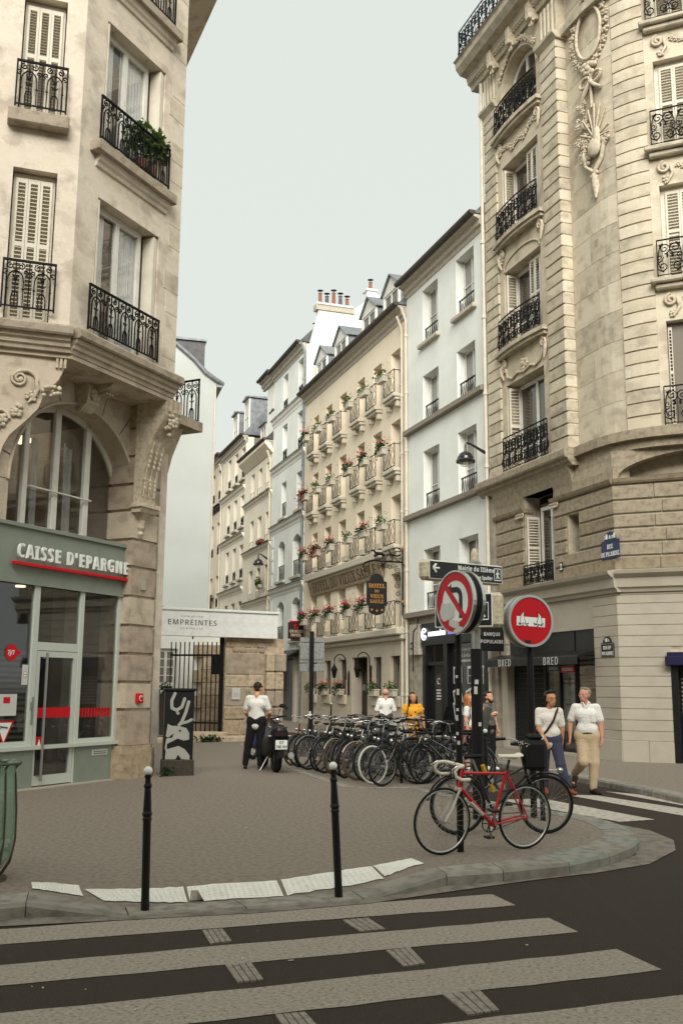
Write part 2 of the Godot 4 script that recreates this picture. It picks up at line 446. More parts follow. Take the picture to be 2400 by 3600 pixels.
func build_ground():
	# the carriageway: one sheet out to the horizon
	var m = MB.new()
	m.quad(V(-250, -0.12, 60), V(250, -0.12, 60), V(250, -0.12, -300), V(-250, -0.12, -300))
	structure(m, "road", "asphalt")
	var hi = 0.0; var lo = -0.095
	# kerb stones round the corner: outer and inner points, height
	var outer = P2([-9, -7.9, -6.4, -7.98, -4.6, -8.07, -2.63, -8.16, -2.46, -8.26, -1.66, -8.32, -0.75, -8.62, 0.22, -9.0, 1.0, -9.66, 1.56, -9.9, 2.28, -10.3, 2.83, -10.87, 3.24, -11.49, 3.46, -11.95, 3.58, -12.61, 3.59, -13.25, 3.47, -13.95, 3.05, -14.6, 2.45, -15.6, 1.85, -16.7, 1.42, -17.78])
	var inner = P2([-9, -8.35, -6.4, -8.43, -4.6, -8.52, -2.78, -8.61, -2.56, -8.66, -1.74, -8.58, -0.88, -8.88, 0.12, -9.28, 0.93, -9.99, 1.5, -10.26, 2.1, -10.78, 2.6, -11.3, 2.95, -11.85, 3.12, -12.2, 3.2, -12.7, 3.21, -13.2, 3.1, -13.75, 2.78, -14.43, 2.18, -15.45, 1.58, -16.55, 1.2, -17.6])
	var hs = [0, 0, 0, 0, 0, 1, 1, 1, 0, 0, 0, 0, 0, 0, 0, 0, 0, 0, 0, 0, 0]
	var kerb = Node3D.new(); kerb.name = "kerb"; add_child(kerb); kerb.set_meta("kind", "structure")
	for k in outer.size() - 1:
		m = MB.new()
		var ha = lo if hs[k] else hi; var hb = lo if hs[k + 1] else hi
		var g = 0.006
		var a = outer[k].lerp(outer[k + 1], g); var b = outer[k + 1].lerp(outer[k], g); var c = inner[k + 1].lerp(inner[k], g); var d = inner[k].lerp(inner[k + 1], g)
		var dn = (a - d).normalized() * 0.025; var en = (b - c).normalized() * 0.025
		var drop = 0.03
		var A = V(a.x - dn.x, ha, a.y - dn.y); var B = V(b.x - en.x, hb, b.y - en.y); var Cc = V(c.x, hb + 0.003, c.y); var Dd = V(d.x, ha + 0.003, d.y)
		var a1 = V(a.x, ha - drop, a.y); var b1 = V(b.x, hb - drop, b.y); var a0 = V(a.x, -0.13, a.y); var b0 = V(b.x, -0.13, b.y)
		m.quad(A, B, Cc, Dd); m.quad(a1, b1, B, A); m.quad(a0, b0, b1, a1)
		m.quad(a0, a1, A, Dd); m.quad(B, b1, b0, Cc)
		put(m, "kerb_stone", ["kerb", "kerb_b", "kerb"][k % 3] if k < 9 or k > 16 else ["kerb_green", "kerb_b"][k % 2], kerb)
	# pavement on the bank's side: flat to a crease, then a ramp down to the dropped kerb
	var crease = P2([-2.9, -9.2, -1.3, -9.28, 0.35, -10.0])
	var poly = []
	for k in 5: poly.append(inner[k])
	poly.append(Vector2(-2.42, -9.1))
	for c in [Vector2(-1.3, -9.26), Vector2(0.2, -9.9)]: poly.append(c)
	for k in range(8, inner.size()): poly.append(inner[k])
	for c in [Vector2(0.6, -17.5), Vector2(0.18, -17.55), Vector2(-0.75, -20.6), Vector2(-1.25, -22.7), Vector2(-2.2, -27), Vector2(-3.2, -34), Vector2(-30, -50), Vector2(-30, -8.2)]: poly.append(c)
	m = MB.new(); m.flat(poly, -0.2, 0.0)
	structure(m, "pavement", "pavement")
	m = MB.new()
	var rim = [V(-2.56, 0, -8.66), V(-2.42, 0, -9.1), V(-1.3, 0, -9.26), V(0.2, 0, -9.9), V(0.93, 0, -9.99)]
	var low = [V(-2.56, 0, -8.66), V(-1.74, lo, -8.58), V(-0.88, lo, -8.88), V(0.12, lo, -9.28), V(0.93, 0, -9.99)]
	for k in 4:
		m.tri(rim[k], low[k + 1], rim[k + 1]); m.tri(rim[k], low[k], low[k + 1])
	structure(m, "pavement_ramp", "pavement")
	# studded white warning slabs on the ramp
	var strip = Node3D.new(); strip.name = "paving_strip"; add_child(strip); strip.set_meta("kind", "structure")
	var slabs = [[-2.66, -9.06, -2.24, -9.03, -2.12, -8.72, -2.56, -8.76], [-2.17, -8.94, -1.35, -9.1, -1.25, -8.73, -1.93, -8.66], [-1.32, -9.1, -0.56, -9.4, -0.47, -9.03, -1.23, -8.74], [-0.52, -9.42, 0.3, -9.98, 0.42, -9.6, -0.44, -9.05], [0.32, -10.0, 0.72, -10.46, 0.84, -10.13, 0.43, -9.66]]
	for s in slabs:
		m = MB.new()
		var q = P2(s)
		var pt = func(u, w):
			var a = q[0].lerp(q[1], u); var b = q[3].lerp(q[2], u); var p = a.lerp(b, w)
			return V(p.x, ramp_y(p.x, p.y, lo) + 0.009, p.y)
		var nu = 14; var nw = 8
		# uneven edge where the paint has chipped
		var edge_a = []; var edge_b = []
		for i in nu + 1:
			edge_a.append(rng.randf_range(0.0, 0.06)); edge_b.append(1.0 - rng.randf_range(0.0, 0.08))
		for i in nu:
			for j in nw:
				var f = func(ii, jj): return pt.call(float(ii) / nu, lerpf(edge_a[ii], edge_b[ii], float(jj) / nw))
				m.quad(f.call(i, j + 1), f.call(i + 1, j + 1), f.call(i + 1, j), f.call(i, j))
		for i in 16:
			for j in 6:
				var p = pt.call((i + 0.5) / 16.0, lerpf(0.08, 0.9, (j + 0.5) / 6.0))
				m.lathe([Vector2(0.013, 0), Vector2(0.009, 0.005), Vector2(0.0, 0.0055)], 6, p)
		put(m, "tactile_slab", "tactile", strip)
	# gutter stones beside the kerb
	m = MB.new()
	var go = P2([-9, -7.55, -2.56, -7.97, -1.72, -8.2, -0.65, -8.5, 0.27, -8.9, 1.0, -9.42, 1.83, -9.98, 2.55, -10.4, 3.26, -10.95, 3.85, -11.89, 4.08, -12.66, 4.05, -13.52, 3.7, -14.3, 3.3, -14.9])
	var gi = P2([-9, -8.0, -2.6, -8.25, -1.72, -8.36, -0.65, -8.65, 0.27, -9.05, 1.0, -9.68, 1.65, -9.97, 2.3, -10.35, 2.86, -10.9, 3.28, -11.5, 3.6, -12.6, 3.61, -13.3, 3.42, -14.0, 3.02, -14.65])
	for k in go.size() - 1:
		m.quad(V(go[k].x, -0.112, go[k].y), V(go[k + 1].x, -0.112, go[k + 1].y), V(gi[k + 1].x, -0.108, gi[k + 1].y), V(gi[k].x, -0.108, gi[k].y))
	structure(m, "gutter_path", "gutter_stone")
	# zebra crossing in front: one bar of paint each, uneven edges
	var zeb = Node3D.new(); zeb.name = "road_markings"; add_child(zeb); zeb.set_meta("kind", "structure")
	for z in [[-9.3, -5.4, 1.37, -9.33, 1.5, -8.88, -9.1, -4.95], [-9.0, -4.3, 1.68, -8.43, 1.81, -7.96, -8.85, -3.85], [-9.0, -3.15, 1.97, -7.45, 2.12, -6.94, -8.85, -2.65], [-9.0, -2.2, 2.32, -6.5, 2.5, -6.0, -8.8, -1.7], [-9.0, -1.2, 2.7, -5.5, 2.85, -5.0, -8.8, -0.7]]:
		put(paint_bar(z, -0.116, 48), "zebra_bar", "zebra", zeb)
	# the crossing in the side street
	for z in [[2.6, -17.1, 3.42, -17.3, 4.47, -14.66, 3.9, -14.38], [3.92, -18.0, 4.46, -17.9, 5.36, -15.95, 5.04, -15.1], [4.8, -18.6, 5.2, -18.2, 6.1, -16.4, 5.62, -16.0], [2.0, -16.3, 2.35, -16.9, 3.2, -15.2, 2.95, -14.9]]:
		put(paint_bar(z, -0.115, 14), "zebra_bar", "zebra_far", zeb)
	# ribbed patches set into the asphalt
	for q in [[-1.02, -7.89, -0.87, -7.95, -0.76, -7.58, -0.91, -7.5], [-0.74, -6.95, -0.57, -7.01, -0.46, -6.63, -0.62, -6.56], [0.03, -8.26, 0.24, -8.34, 0.36, -7.98, 0.16, -7.9], [0.33, -7.35, 0.51, -7.44, 0.58, -7.03, 0.43, -6.95], [0.62, -6.35, 0.86, -6.46, 0.92, -6.06, 0.73, -5.97], [-0.35, -5.95, -0.18, -6.0, -0.08, -5.7, -0.25, -5.6]]:
		m = MB.new(); var p = P2(q)
		for k in 4:
			var a = p[0].lerp(p[1], k / 4.0 + 0.02); var b = p[0].lerp(p[1], k / 4.0 + 0.23); var c = p[3].lerp(p[2], k / 4.0 + 0.23); var d = p[3].lerp(p[2], k / 4.0 + 0.02)
			m.flat([a, b, c, d], -0.125, -0.109)
		put(m, "road_stud", "patch_metal", zeb)
	# pavement of the right-hand row
	var kp = [V(9.0, 0, -13.6), V(7.2, 0, -14.9), V(6.1, 0, -15.7), V(5.56, 0, -16.55), V(5.36, 0, -17.7), V(5.06, 0, -19.17), V(4.66, 0, -20.75), V(4.2, 0, -22.4), V(3.55, 0, -24.6), V(2.55, 0, -27.6), V(0.2, 0, -34.0), V(-5.4, 0, -50), V(-12, 0, -69)]
	poly = []
	for p in kp: poly.append(Vector2(p.x + 0.3, p.z - 0.12))
	for p in [Vector2(-9, -75), Vector2(20, -75), Vector2(40, -30), Vector2(40, -5), Vector2(20, -8)]: poly.append(p)
	m = MB.new(); m.flat(poly, -0.2, -0.002)
	structure(m, "pavement", "pavement")
	var kb = Node3D.new(); kb.name = numbered("street_kerb"); add_child(kb); kb.set_meta("kind", "structure")
	for k in kp.size() - 1:
		var a = kp[k]; var b = kp[k + 1]; var n = maxi(1, int(a.distance_to(b) / 1.1)) if k < 9 else 4
		for j in n:
			m = MB.new()
			var p = a.lerp(b, (j + 0.006) / n); var q = a.lerp(b, (j + 0.994) / n); var w = V(0.3, 0, -0.12)
			m.quad(p + V(0.02, 0, -0.01), p + w, q + w, q + V(0.02, 0, -0.01)); m.quad(p + V(0, -0.03, 0), p + V(0.02, 0, -0.01), q + V(0.02, 0, -0.01), q + V(0, -0.03, 0)); m.quad(p + V(0, -0.13, 0), p + V(0, -0.03, 0), q + V(0, -0.03, 0), q + V(0, -0.13, 0))
			put(m, "kerb_stone", "kerb" if (j + k) % 2 else "kerb_b", kb)
	# pale stones flush with the ground round the cycle stands
	var ls = [V(-3.0, 0, -31), V(-2.2, 0, -27), V(-1.25, 0, -22.9), V(-0.72, 0, -20.68), V(-0.17, 0, -18.82), V(0.2, 0, -17.66), V(0.6, 0, -17.62), V(1.35, 0, -17.85)]
	var lk = Node3D.new(); lk.name = numbered("stand_kerb"); add_child(lk); lk.set_meta("kind", "structure")
	for k in ls.size() - 1:
		var n = maxi(1, int(ls[k].distance_to(ls[k + 1]) / 1.0))
		for j in n:
			m = MB.new()
			var a = ls[k].lerp(ls[k + 1], (j + 0.005) / n); var b = ls[k].lerp(ls[k + 1], (j + 0.995) / n)
			var w = V((b - a).z, 0, -(b - a).x).normalized() * 0.09
			m.flat([Vector2(a.x + w.x, a.z + w.z), Vector2(b.x + w.x, b.z + w.z), Vector2(b.x - w.x, b.z - w.z), Vector2(a.x - w.x, a.z - w.z)], -0.13, 0.006)
			put(m, "kerb_stone", "kerb", lk)
	m = MB.new(); m.flat(P2([0.18, -17.68, 1.36, -17.9, 3.0, -18.6, 2.9, -21.0, 1.9, -24.0, 0.9, -25.5, -1.7, -25.5, -1.2, -22.9, -0.7, -20.7]), -0.2, -0.004); structure(m, "pavement", "pavement")
	# scraps of litter on the pavement
	var scraps = Node3D.new(); scraps.name = "litter"; add_child(scraps); scraps.set_meta("kind", "stuff"); tag(scraps, "tiny pale scraps of litter scattered over the pavement and road", "litter")
	m = MB.new()
	for k in 70:
		var p = V(rng.randf_range(-3, 3), 0.003, rng.randf_range(-17, -8.9))
		if k % 3 == 0: p = V(rng.randf_range(-2.5, 4), -0.113, rng.randf_range(-8.4, -5.6))
		if p.x > 1.5 and p.y > 0 and p.z > -11.5: continue
		var s = rng.randf_range(0.006, 0.02); var a = rng.randf_range(0, TAU)
		m.t = turned(p, a)
		m.box(-s, s, 0, 0.002, -s * 0.4, s * 0.4)
	put(m, "scrap", "litter", scraps)

func ramp_y(x, z, lo):
	# height of the ramp that falls from the crease to the dropped kerb
	var a = [V(-2.56, 0, -8.66), V(-2.42, 0, -9.1), V(-1.3, 0, -9.26), V(0.2, 0, -9.9), V(0.93, 0, -9.99)]
	var b = [V(-2.56, 0, -8.66), V(-1.74, lo, -8.58), V(-0.88, lo, -8.88), V(0.12, lo, -9.28), V(0.93, 0, -9.99)]
	for k in 4:
		for t in [[a[k], b[k + 1], a[k + 1]], [a[k], b[k], b[k + 1]]]:
			var d = (t[1].x - t[0].x) * (t[2].z - t[0].z) - (t[2].x - t[0].x) * (t[1].z - t[0].z)
			if absf(d) < 1e-6: continue
			var u = ((x - t[0].x) * (t[2].z - t[0].z) - (t[2].x - t[0].x) * (z - t[0].z)) / d
			var w = ((t[1].x - t[0].x) * (z - t[0].z) - (x - t[0].x) * (t[1].z - t[0].z)) / d
			if u >= -0.01 and w >= -0.01 and u + w <= 1.01: return t[0].y + (t[1].y - t[0].y) * u + (t[2].y - t[0].y) * w
	return 0.0

func paint_bar(z, y, n):
	var m = MB.new(); var q = P2(z)
	var ea = []; var eb = []
	for i in n + 1:
		ea.append(rng.randf_range(-0.012, 0.012)); eb.append(rng.randf_range(-0.012, 0.012))
	for i in n:
		var p = []
		for d in [0, 1]:
			var u = float(i + d) / n
			var a = q[0].lerp(q[1], u); var b = q[3].lerp(q[2], u); var w = (b - a).normalized()
			a += w * ea[i + d]; b += w * eb[i + d]
			p.append(V(a.x, y, a.y)); p.append(V(b.x, y, b.y))
		m.quad(p[1], p[3], p[2], p[0])
	return m
# ---- pieces shared by the buildings ----------------------------------------------------------------------------
func wall_sheet(m, x0, x1, y0, y1, ops, z, depth):
	# a wall face with rectangular openings [x0, x1, y0, y1] whose reveals run back by depth
	var xs = [x0, x1]; var ys = [y0, y1]
	for o in ops:
		xs.append(clampf(o[0], x0, x1)); xs.append(clampf(o[1], x0, x1)); ys.append(clampf(o[2], y0, y1)); ys.append(clampf(o[3], y0, y1))
	xs.sort(); ys.sort()
	for i in xs.size() - 1:
		if xs[i + 1] - xs[i] < 1e-5: continue
		for j in ys.size() - 1:
			if ys[j + 1] - ys[j] < 1e-5: continue
			var cx = (xs[i] + xs[i + 1]) / 2; var cy = (ys[j] + ys[j + 1]) / 2
			var hole = false
			for o in ops:
				if cx > o[0] and cx < o[1] and cy > o[2] and cy < o[3]: hole = true
			if not hole: m.quad(V(xs[i], ys[j], z), V(xs[i + 1], ys[j], z), V(xs[i + 1], ys[j + 1], z), V(xs[i], ys[j + 1], z))
	for o in ops:
		var a = V(o[0], o[2], z); var b = V(o[1], o[2], z); var c = V(o[1], o[3], z); var d = V(o[0], o[3], z); var w = V(0, 0, -depth)
		m.quad(a, b, b + w, a + w); m.quad(d + w, c + w, c, d); m.quad(a, a + w, d + w, d); m.quad(b + w, b, c, c + w)
	return m

func window(parent, x0, x1, y0, y1, z, leaves = 2, bars = [], glass = "dark_glass", paint = "white_paint", fw = 0.07, called = "window"):
	# outer frame, leaves and glazing bars in one mesh; one pane per light
	var m = MB.new(); var d = 0.05
	m.box(x0, x1, y1 - fw * 0.7, y1, z, z + d); m.box(x0, x1, y0, y0 + fw, z, z + d)
	m.box(x0, x0 + fw * 0.6, y0 + fw, y1 - fw * 0.7, z, z + d); m.box(x1 - fw * 0.6, x1, y0 + fw, y1 - fw * 0.7, z, z + d)
	var ix0 = x0 + fw * 0.6; var w = (x1 - x0 - fw * 1.2) / leaves
	var y_lo = y0 + fw; var y_hi = y1 - fw * 0.7
	var cuts = [y_lo]
	for b in bars: cuts.append(lerpf(y_lo, y_hi, b))
	cuts.append(y_hi)
	var panes = []
	for l in leaves:
		var a = ix0 + l * w; var b = a + w; var s = fw * 0.55
		m.box(a + 0.002, a + s, y_lo + 0.001, y_hi - 0.001, z - 0.01, z + d + 0.012); m.box(b - s, b - 0.002, y_lo + 0.001, y_hi - 0.001, z - 0.01, z + d + 0.012)
		for k in cuts.size():
			var c = cuts[k]; var h = s if (k == 0 or k == cuts.size() - 1) else 0.018
			var c0 = c if k == 0 else (c - h if k == cuts.size() - 1 else c - h)
			var c1 = c + h if k < cuts.size() - 1 else c
			m.box(a + s, b - s, c0 + 0.0015, c1 - 0.0015, z - 0.008, z + d + 0.008)
		for k in cuts.size() - 1: panes.append([a + s * 0.7, b - s * 0.7, cuts[k] + 0.01, cuts[k + 1] - 0.01])
	var o = put(m, called, paint, parent)
	for p in panes:
		m = MB.new(); m.box(p[0], p[1], p[2], p[3], z + 0.012, z + 0.022)
		put(m, "pane", glass, o)
	return o

func spiral_pts(c: Vector3, r, turns, start = 0.0, dir = 1.0, r_end = 0.15, n = 9):
	var a = []
	var k_max = int(n * turns) + 1
	for k in k_max + 1:
		var f = float(k) / k_max
		var an = start + dir * TAU * turns * f
		var rr = r * lerpf(1.0, r_end, f)
		a.append(c + Vector3(cos(an) * rr, sin(an) * rr, 0))
	return a

func arc_pts(c: Vector3, rx, ry, a0, a1, n = 8):
	var a = []
	for k in n + 1:
		var an = lerpf(a0, a1, float(k) / n)
		a.append(c + Vector3(cos(an) * rx, sin(an) * ry, 0))
	return a

func rail_hairpin(m, x0, x1, y0, y1, z):
	# hoops, scrolls and leaf knots between flat rails
	m.box(x0, x1, y1 - 0.035, y1, z - 0.02, z + 0.02); m.box(x0, x1, y0 + 0.03, y0 + 0.055, z - 0.012, z + 0.012)
	for x in [x0, x1 - 0.03]: m.box(x, x + 0.03, y0, y1 - 0.036, z - 0.014, z + 0.014)
	var n = maxi(2, int(round((x1 - x0) / 0.42))); var w = (x1 - x0) / n; var h = y1 - y0
	for k in n:
		var a = x0 + k * w; var c = a + w / 2
		var r = 0.014
		m.bar(V(c, y0 + 0.06, z), V(c, y1 - 0.03, z), r, 4)
		if k > 0: m.bar(V(a, y0 + 0.06, z), V(a, y1 - 0.03, z), r, 4)
		m.tube(arc_pts(V(c, y0 + h * 0.55, z), w * 0.3, h * 0.22, 0, PI, 8), r, 4)
		for s in [-1, 1]:
			m.bar(V(c + s * w * 0.3, y0 + 0.06, z), V(c + s * w * 0.3, y0 + h * 0.55, z), r, 4)
			m.tube(spiral_pts(V(c + s * w * 0.2, y0 + h * 0.86, z), h * 0.07, 1.4, PI / 2, -s), r * 0.9, 4)
			m.tube(spiral_pts(V(c + s * w * 0.36, y0 + h * 0.74, z), h * 0.06, 1.2, -PI / 2, s), r * 0.9, 4)
			m.ball(V(c + s * w * 0.3, y0 + h * 0.4, z), V(0.022, 0.022, 0.018), 4, 6)
		m.tube(arc_pts(V(c, y0 + h * 0.22, z), w * 0.13, h * 0.13, 0, PI, 6), r, 4)
		for s in [-1, 1]: m.bar(V(c + s * w * 0.13, y0 + 0.06, z), V(c + s * w * 0.13, y0 + h * 0.22, z), r, 4)
		m.ball(V(c, y0 + h * 0.62, z), V(0.035, 0.05, 0.02), 4, 6); m.ball(V(c, y0 + h * 0.77, z), V(0.028, 0.04, 0.02), 4, 6)
		for q in [0.52, 0.69]: m.tube(arc_pts(V(c, y0 + h * q, z), w * 0.12, h * 0.04, PI, TAU, 5), r * 0.8, 4)
	return m

func rail_scroll(m, x0, x1, y0, y1, z, bow = 0.0, dense = 1.0):
	# opposed S-scrolls and leaves, as on the corner house; bow bulges the middle outwards
	var B = func(x): return z + bow * (1.0 - pow(2.0 * (x - x0) / (x1 - x0) - 1.0, 2))
	var top = []; var bot = []
	for k in 9:
		var x = lerpf(x0, x1, k / 8.0)
		top.append(V(x, y1 - 0.02, B.call(x))); bot.append(V(x, y0 + 0.05, B.call(x)))
	m.tube(top, 0.022, 4); m.tube(bot, 0.014, 4)
	for x in [x0, x1]: m.bar(V(x, y0, z), V(x, y1 - 0.02, z), 0.017, 4)
	var h = y1 - y0; var n = maxi(3, int(round((x1 - x0) / (0.3 / dense)))); var w = (x1 - x0) / n
	for k in n:
		var c = x0 + (k + 0.5) * w; var s = 1.0 if k % 2 == 0 else -1.0
		var zz = B.call(c); var r = 0.017
		m.tube(spiral_pts(V(c + s * w * 0.08, y0 + h * 0.74, zz), h * 0.15, 1.6, -PI / 2, s), r, 4)
		m.tube(spiral_pts(V(c - s * w * 0.08, y0 + h * 0.27, zz), h * 0.16, 1.6, PI / 2, s), r, 4)
		m.tube(arc_pts(V(c, y0 + h * 0.5, zz), w * 0.42, h * 0.38, PI / 2, PI / 2 + s * PI, 8), r, 4)
		m.ball(V(c + s * w * 0.3, y0 + h * 0.55, zz), V(0.035, 0.06, 0.02), 4, 5); m.ball(V(c - s * w * 0.25, y0 + h * 0.83, zz), V(0.04, 0.03, 0.02), 4, 5)
		m.tube(spiral_pts(V(c - s * w * 0.25, y0 + h * 0.52, zz), h * 0.08, 1.3, 0, -s), r * 0.8, 4)
		m.bar(V(x0 + k * w, y0 + 0.05, B.call(x0 + k * w)), V(x0 + k * w, y1 - 0.02, B.call(x0 + k * w)), 0.009, 4)
	return m

func rail_cross(m, x0, x1, y0, y1, z):
	# crossing diagonals in a frame, as at the hotel
	var r = 0.014
	for y in [y0, y1]: m.box(x0, x1, y - 0.014, y + 0.014, z - 0.012, z + 0.012)
	for x in [x0, x1]: m.box(x - 0.012, x + 0.012, y0 + 0.014, y1 - 0.014, z - 0.012, z + 0.012)
	var w = x1 - x0; var h = y1 - y0
	for s in [[0, 0, 0.66, 1], [0.34, 0, 1, 1], [1, 0, 0.34, 1], [0.66, 0, 0, 1], [0, 0.5, 0.33, 1], [0.67, 0, 1, 0.5], [1, 0.5, 0.67, 1], [0.33, 0, 0, 0.5]]:
		m.bar(V(x0 + s[0] * w, y0 + s[1] * h, z), V(x0 + s[2] * w, y0 + s[3] * h, z), 0.008, 4)
	for x in [x0, x1]: m.box(x - 0.012, x + 0.012, y1 - 0.04, y1 - 0.015, z - 0.3, z - 0.0125)
	return m

func rail_bars(m, x0, x1, y0, y1, z, lattice = false, step = 0.11):
	m.box(x0, x1, y1 - 0.03, y1, z - 0.02, z + 0.02); m.box(x0, x1, y0 + 0.03, y0 + 0.05, z - 0.01, z + 0.01)
	var n = maxi(3, int((x1 - x0) / step))
	for k in n + 1:
		var x = lerpf(x0 + 0.012, x1 - 0.012, float(k) / n)
		if lattice and k < n:
			var x2 = lerpf(x0 + 0.012, x1 - 0.012, float(k + 1) / n); var xm = (x + x2) / 2
			m.bar(V(x, y0 + 0.05, z), V(xm, y1 - 0.1, z), 0.009, 4); m.bar(V(x2, y0 + 0.05, z), V(xm, y1 - 0.1, z), 0.009, 4)
			m.tube(arc_pts(V(x, y1 - 0.09, z), (x2 - x) * 0.5, 0.06, 0, PI, 5), 0.008, 4)
		if not lattice or k == 0 or k == n: m.bar(V(x, y0 + 0.05, z), V(x, y1 - 0.03, z), 0.011, 4)
	return m

func shutter(parent, x0, x1, y0, y1, z, leaves, slats, tr = Transform3D.IDENTITY, limit = true):
	# louvred shutter: stiles and rails in one mesh, every slat a piece of its own
	var m = MB.new(); var w = (x1 - x0) / leaves; var s = minf(0.05, w * 0.2)
	for l in leaves:
		var a = x0 + l * w + 0.003; var b = a + w - 0.006
		m.box(a, a + s, y0, y1, z, z + 0.035); m.box(b - s, b, y0, y1, z, z + 0.035)
		for y in [y0, y1 - 0.08, lerpf(y0, y1, 0.52)]: m.box(a + s, b - s, y, y + 0.08, z + 0.001, z + 0.034)
	var o = put(m, "shutter", "shutter", parent); o.transform = tr
	var one = MB.new(); one.t = Transform3D(Basis(Vector3.RIGHT, 0.6), Vector3.ZERO); one.box(-w / 2 + s, w / 2 - s, -0.004, 0.004, -0.027, 0.027)
	var mesh = one.mesh()
	for l in leaves:
		for k in slats:
			var y = lerpf(y0 + 0.1, y1 - 0.1, (k + 0.5) / slats)
			if absf(y - lerpf(y0, y1, 0.52) - 0.04) < 0.05: continue
			var sl = put(mesh, "slat", "shutter", o)
			sl.position = V(x0 + (l + 0.5) * w, y, z + 0.017)
	# the board behind the slats
	return o

func curtain(parent, x0, x1, y0, y1, z, folds, amp = 0.03, mat_ = "curtain"):
	var m = MB.new(); var rows = []
	var n = folds * 6
	for i in 2:
		var row = []
		for k in n + 1:
			var f = float(k) / n
			row.append(V(lerpf(x0, x1, f), y1 if i == 0 else y0, z + amp * sin(f * folds * TAU + i * 0.6) + amp * 0.5 * sin(f * folds * 2.3 * TAU)))
		rows.append(row)
	m.grid(rows, true)
	return put(m, "curtain", mat_, parent)

func extrude_x(m, prof, x0, x1):
	# prof: points (z, y); extruded along x
	var keep = m.t
	m.t = keep * Transform3D(Basis(Vector3(0, 0, 1), Vector3(0, 1, 0), Vector3(-1, 0, 0)), Vector3.ZERO)
	m.prism(prof, -x1, -x0)
	m.t = keep
	return m

func leafy(m, c: Vector3, size, n, r):
	# carved foliage: overlapping lobes
	for k in n:
		var a = TAU * k / n + r.randf_range(-0.3, 0.3)
		var d = V(cos(a), sin(a), 0)
		m.ball(c + d * size * r.randf_range(0.35, 0.8), V(size * 0.34, size * 0.3, size * 0.22), 4, 6)
	m.ball(c, V(size * 0.4, size * 0.4, size * 0.32), 4, 6)

func foliage(m, c: Vector3, ext: Vector3, n, leaf, r):
	# loose leaves: folded diamonds at random angles
	for k in n:
		var d = V(r.randfn(0, 0.42), r.randfn(0, 0.42), r.randfn(0, 0.42))
		d = d.limit_length(1.0)
		var b = Basis.from_euler(V(r.randf_range(-1.2, 1.2), r.randf_range(0, TAU), r.randf_range(-1, 1)))
		var s = leaf * r.randf_range(0.6, 1.3)
		var p = c + d * ext
		var tip = p + b * V(0, 0, s); var l = p + b * V(-s * 0.4, 0.1 * s, s * 0.45); var q = p + b * V(s * 0.4, 0.1 * s, s * 0.45); var mid = p + b * V(0, -0.06 * s, s * 0.5)
		m.tri(p, l, mid); m.tri(l, tip, mid); m.tri(p, mid, q); m.tri(mid, tip, q)
	return m
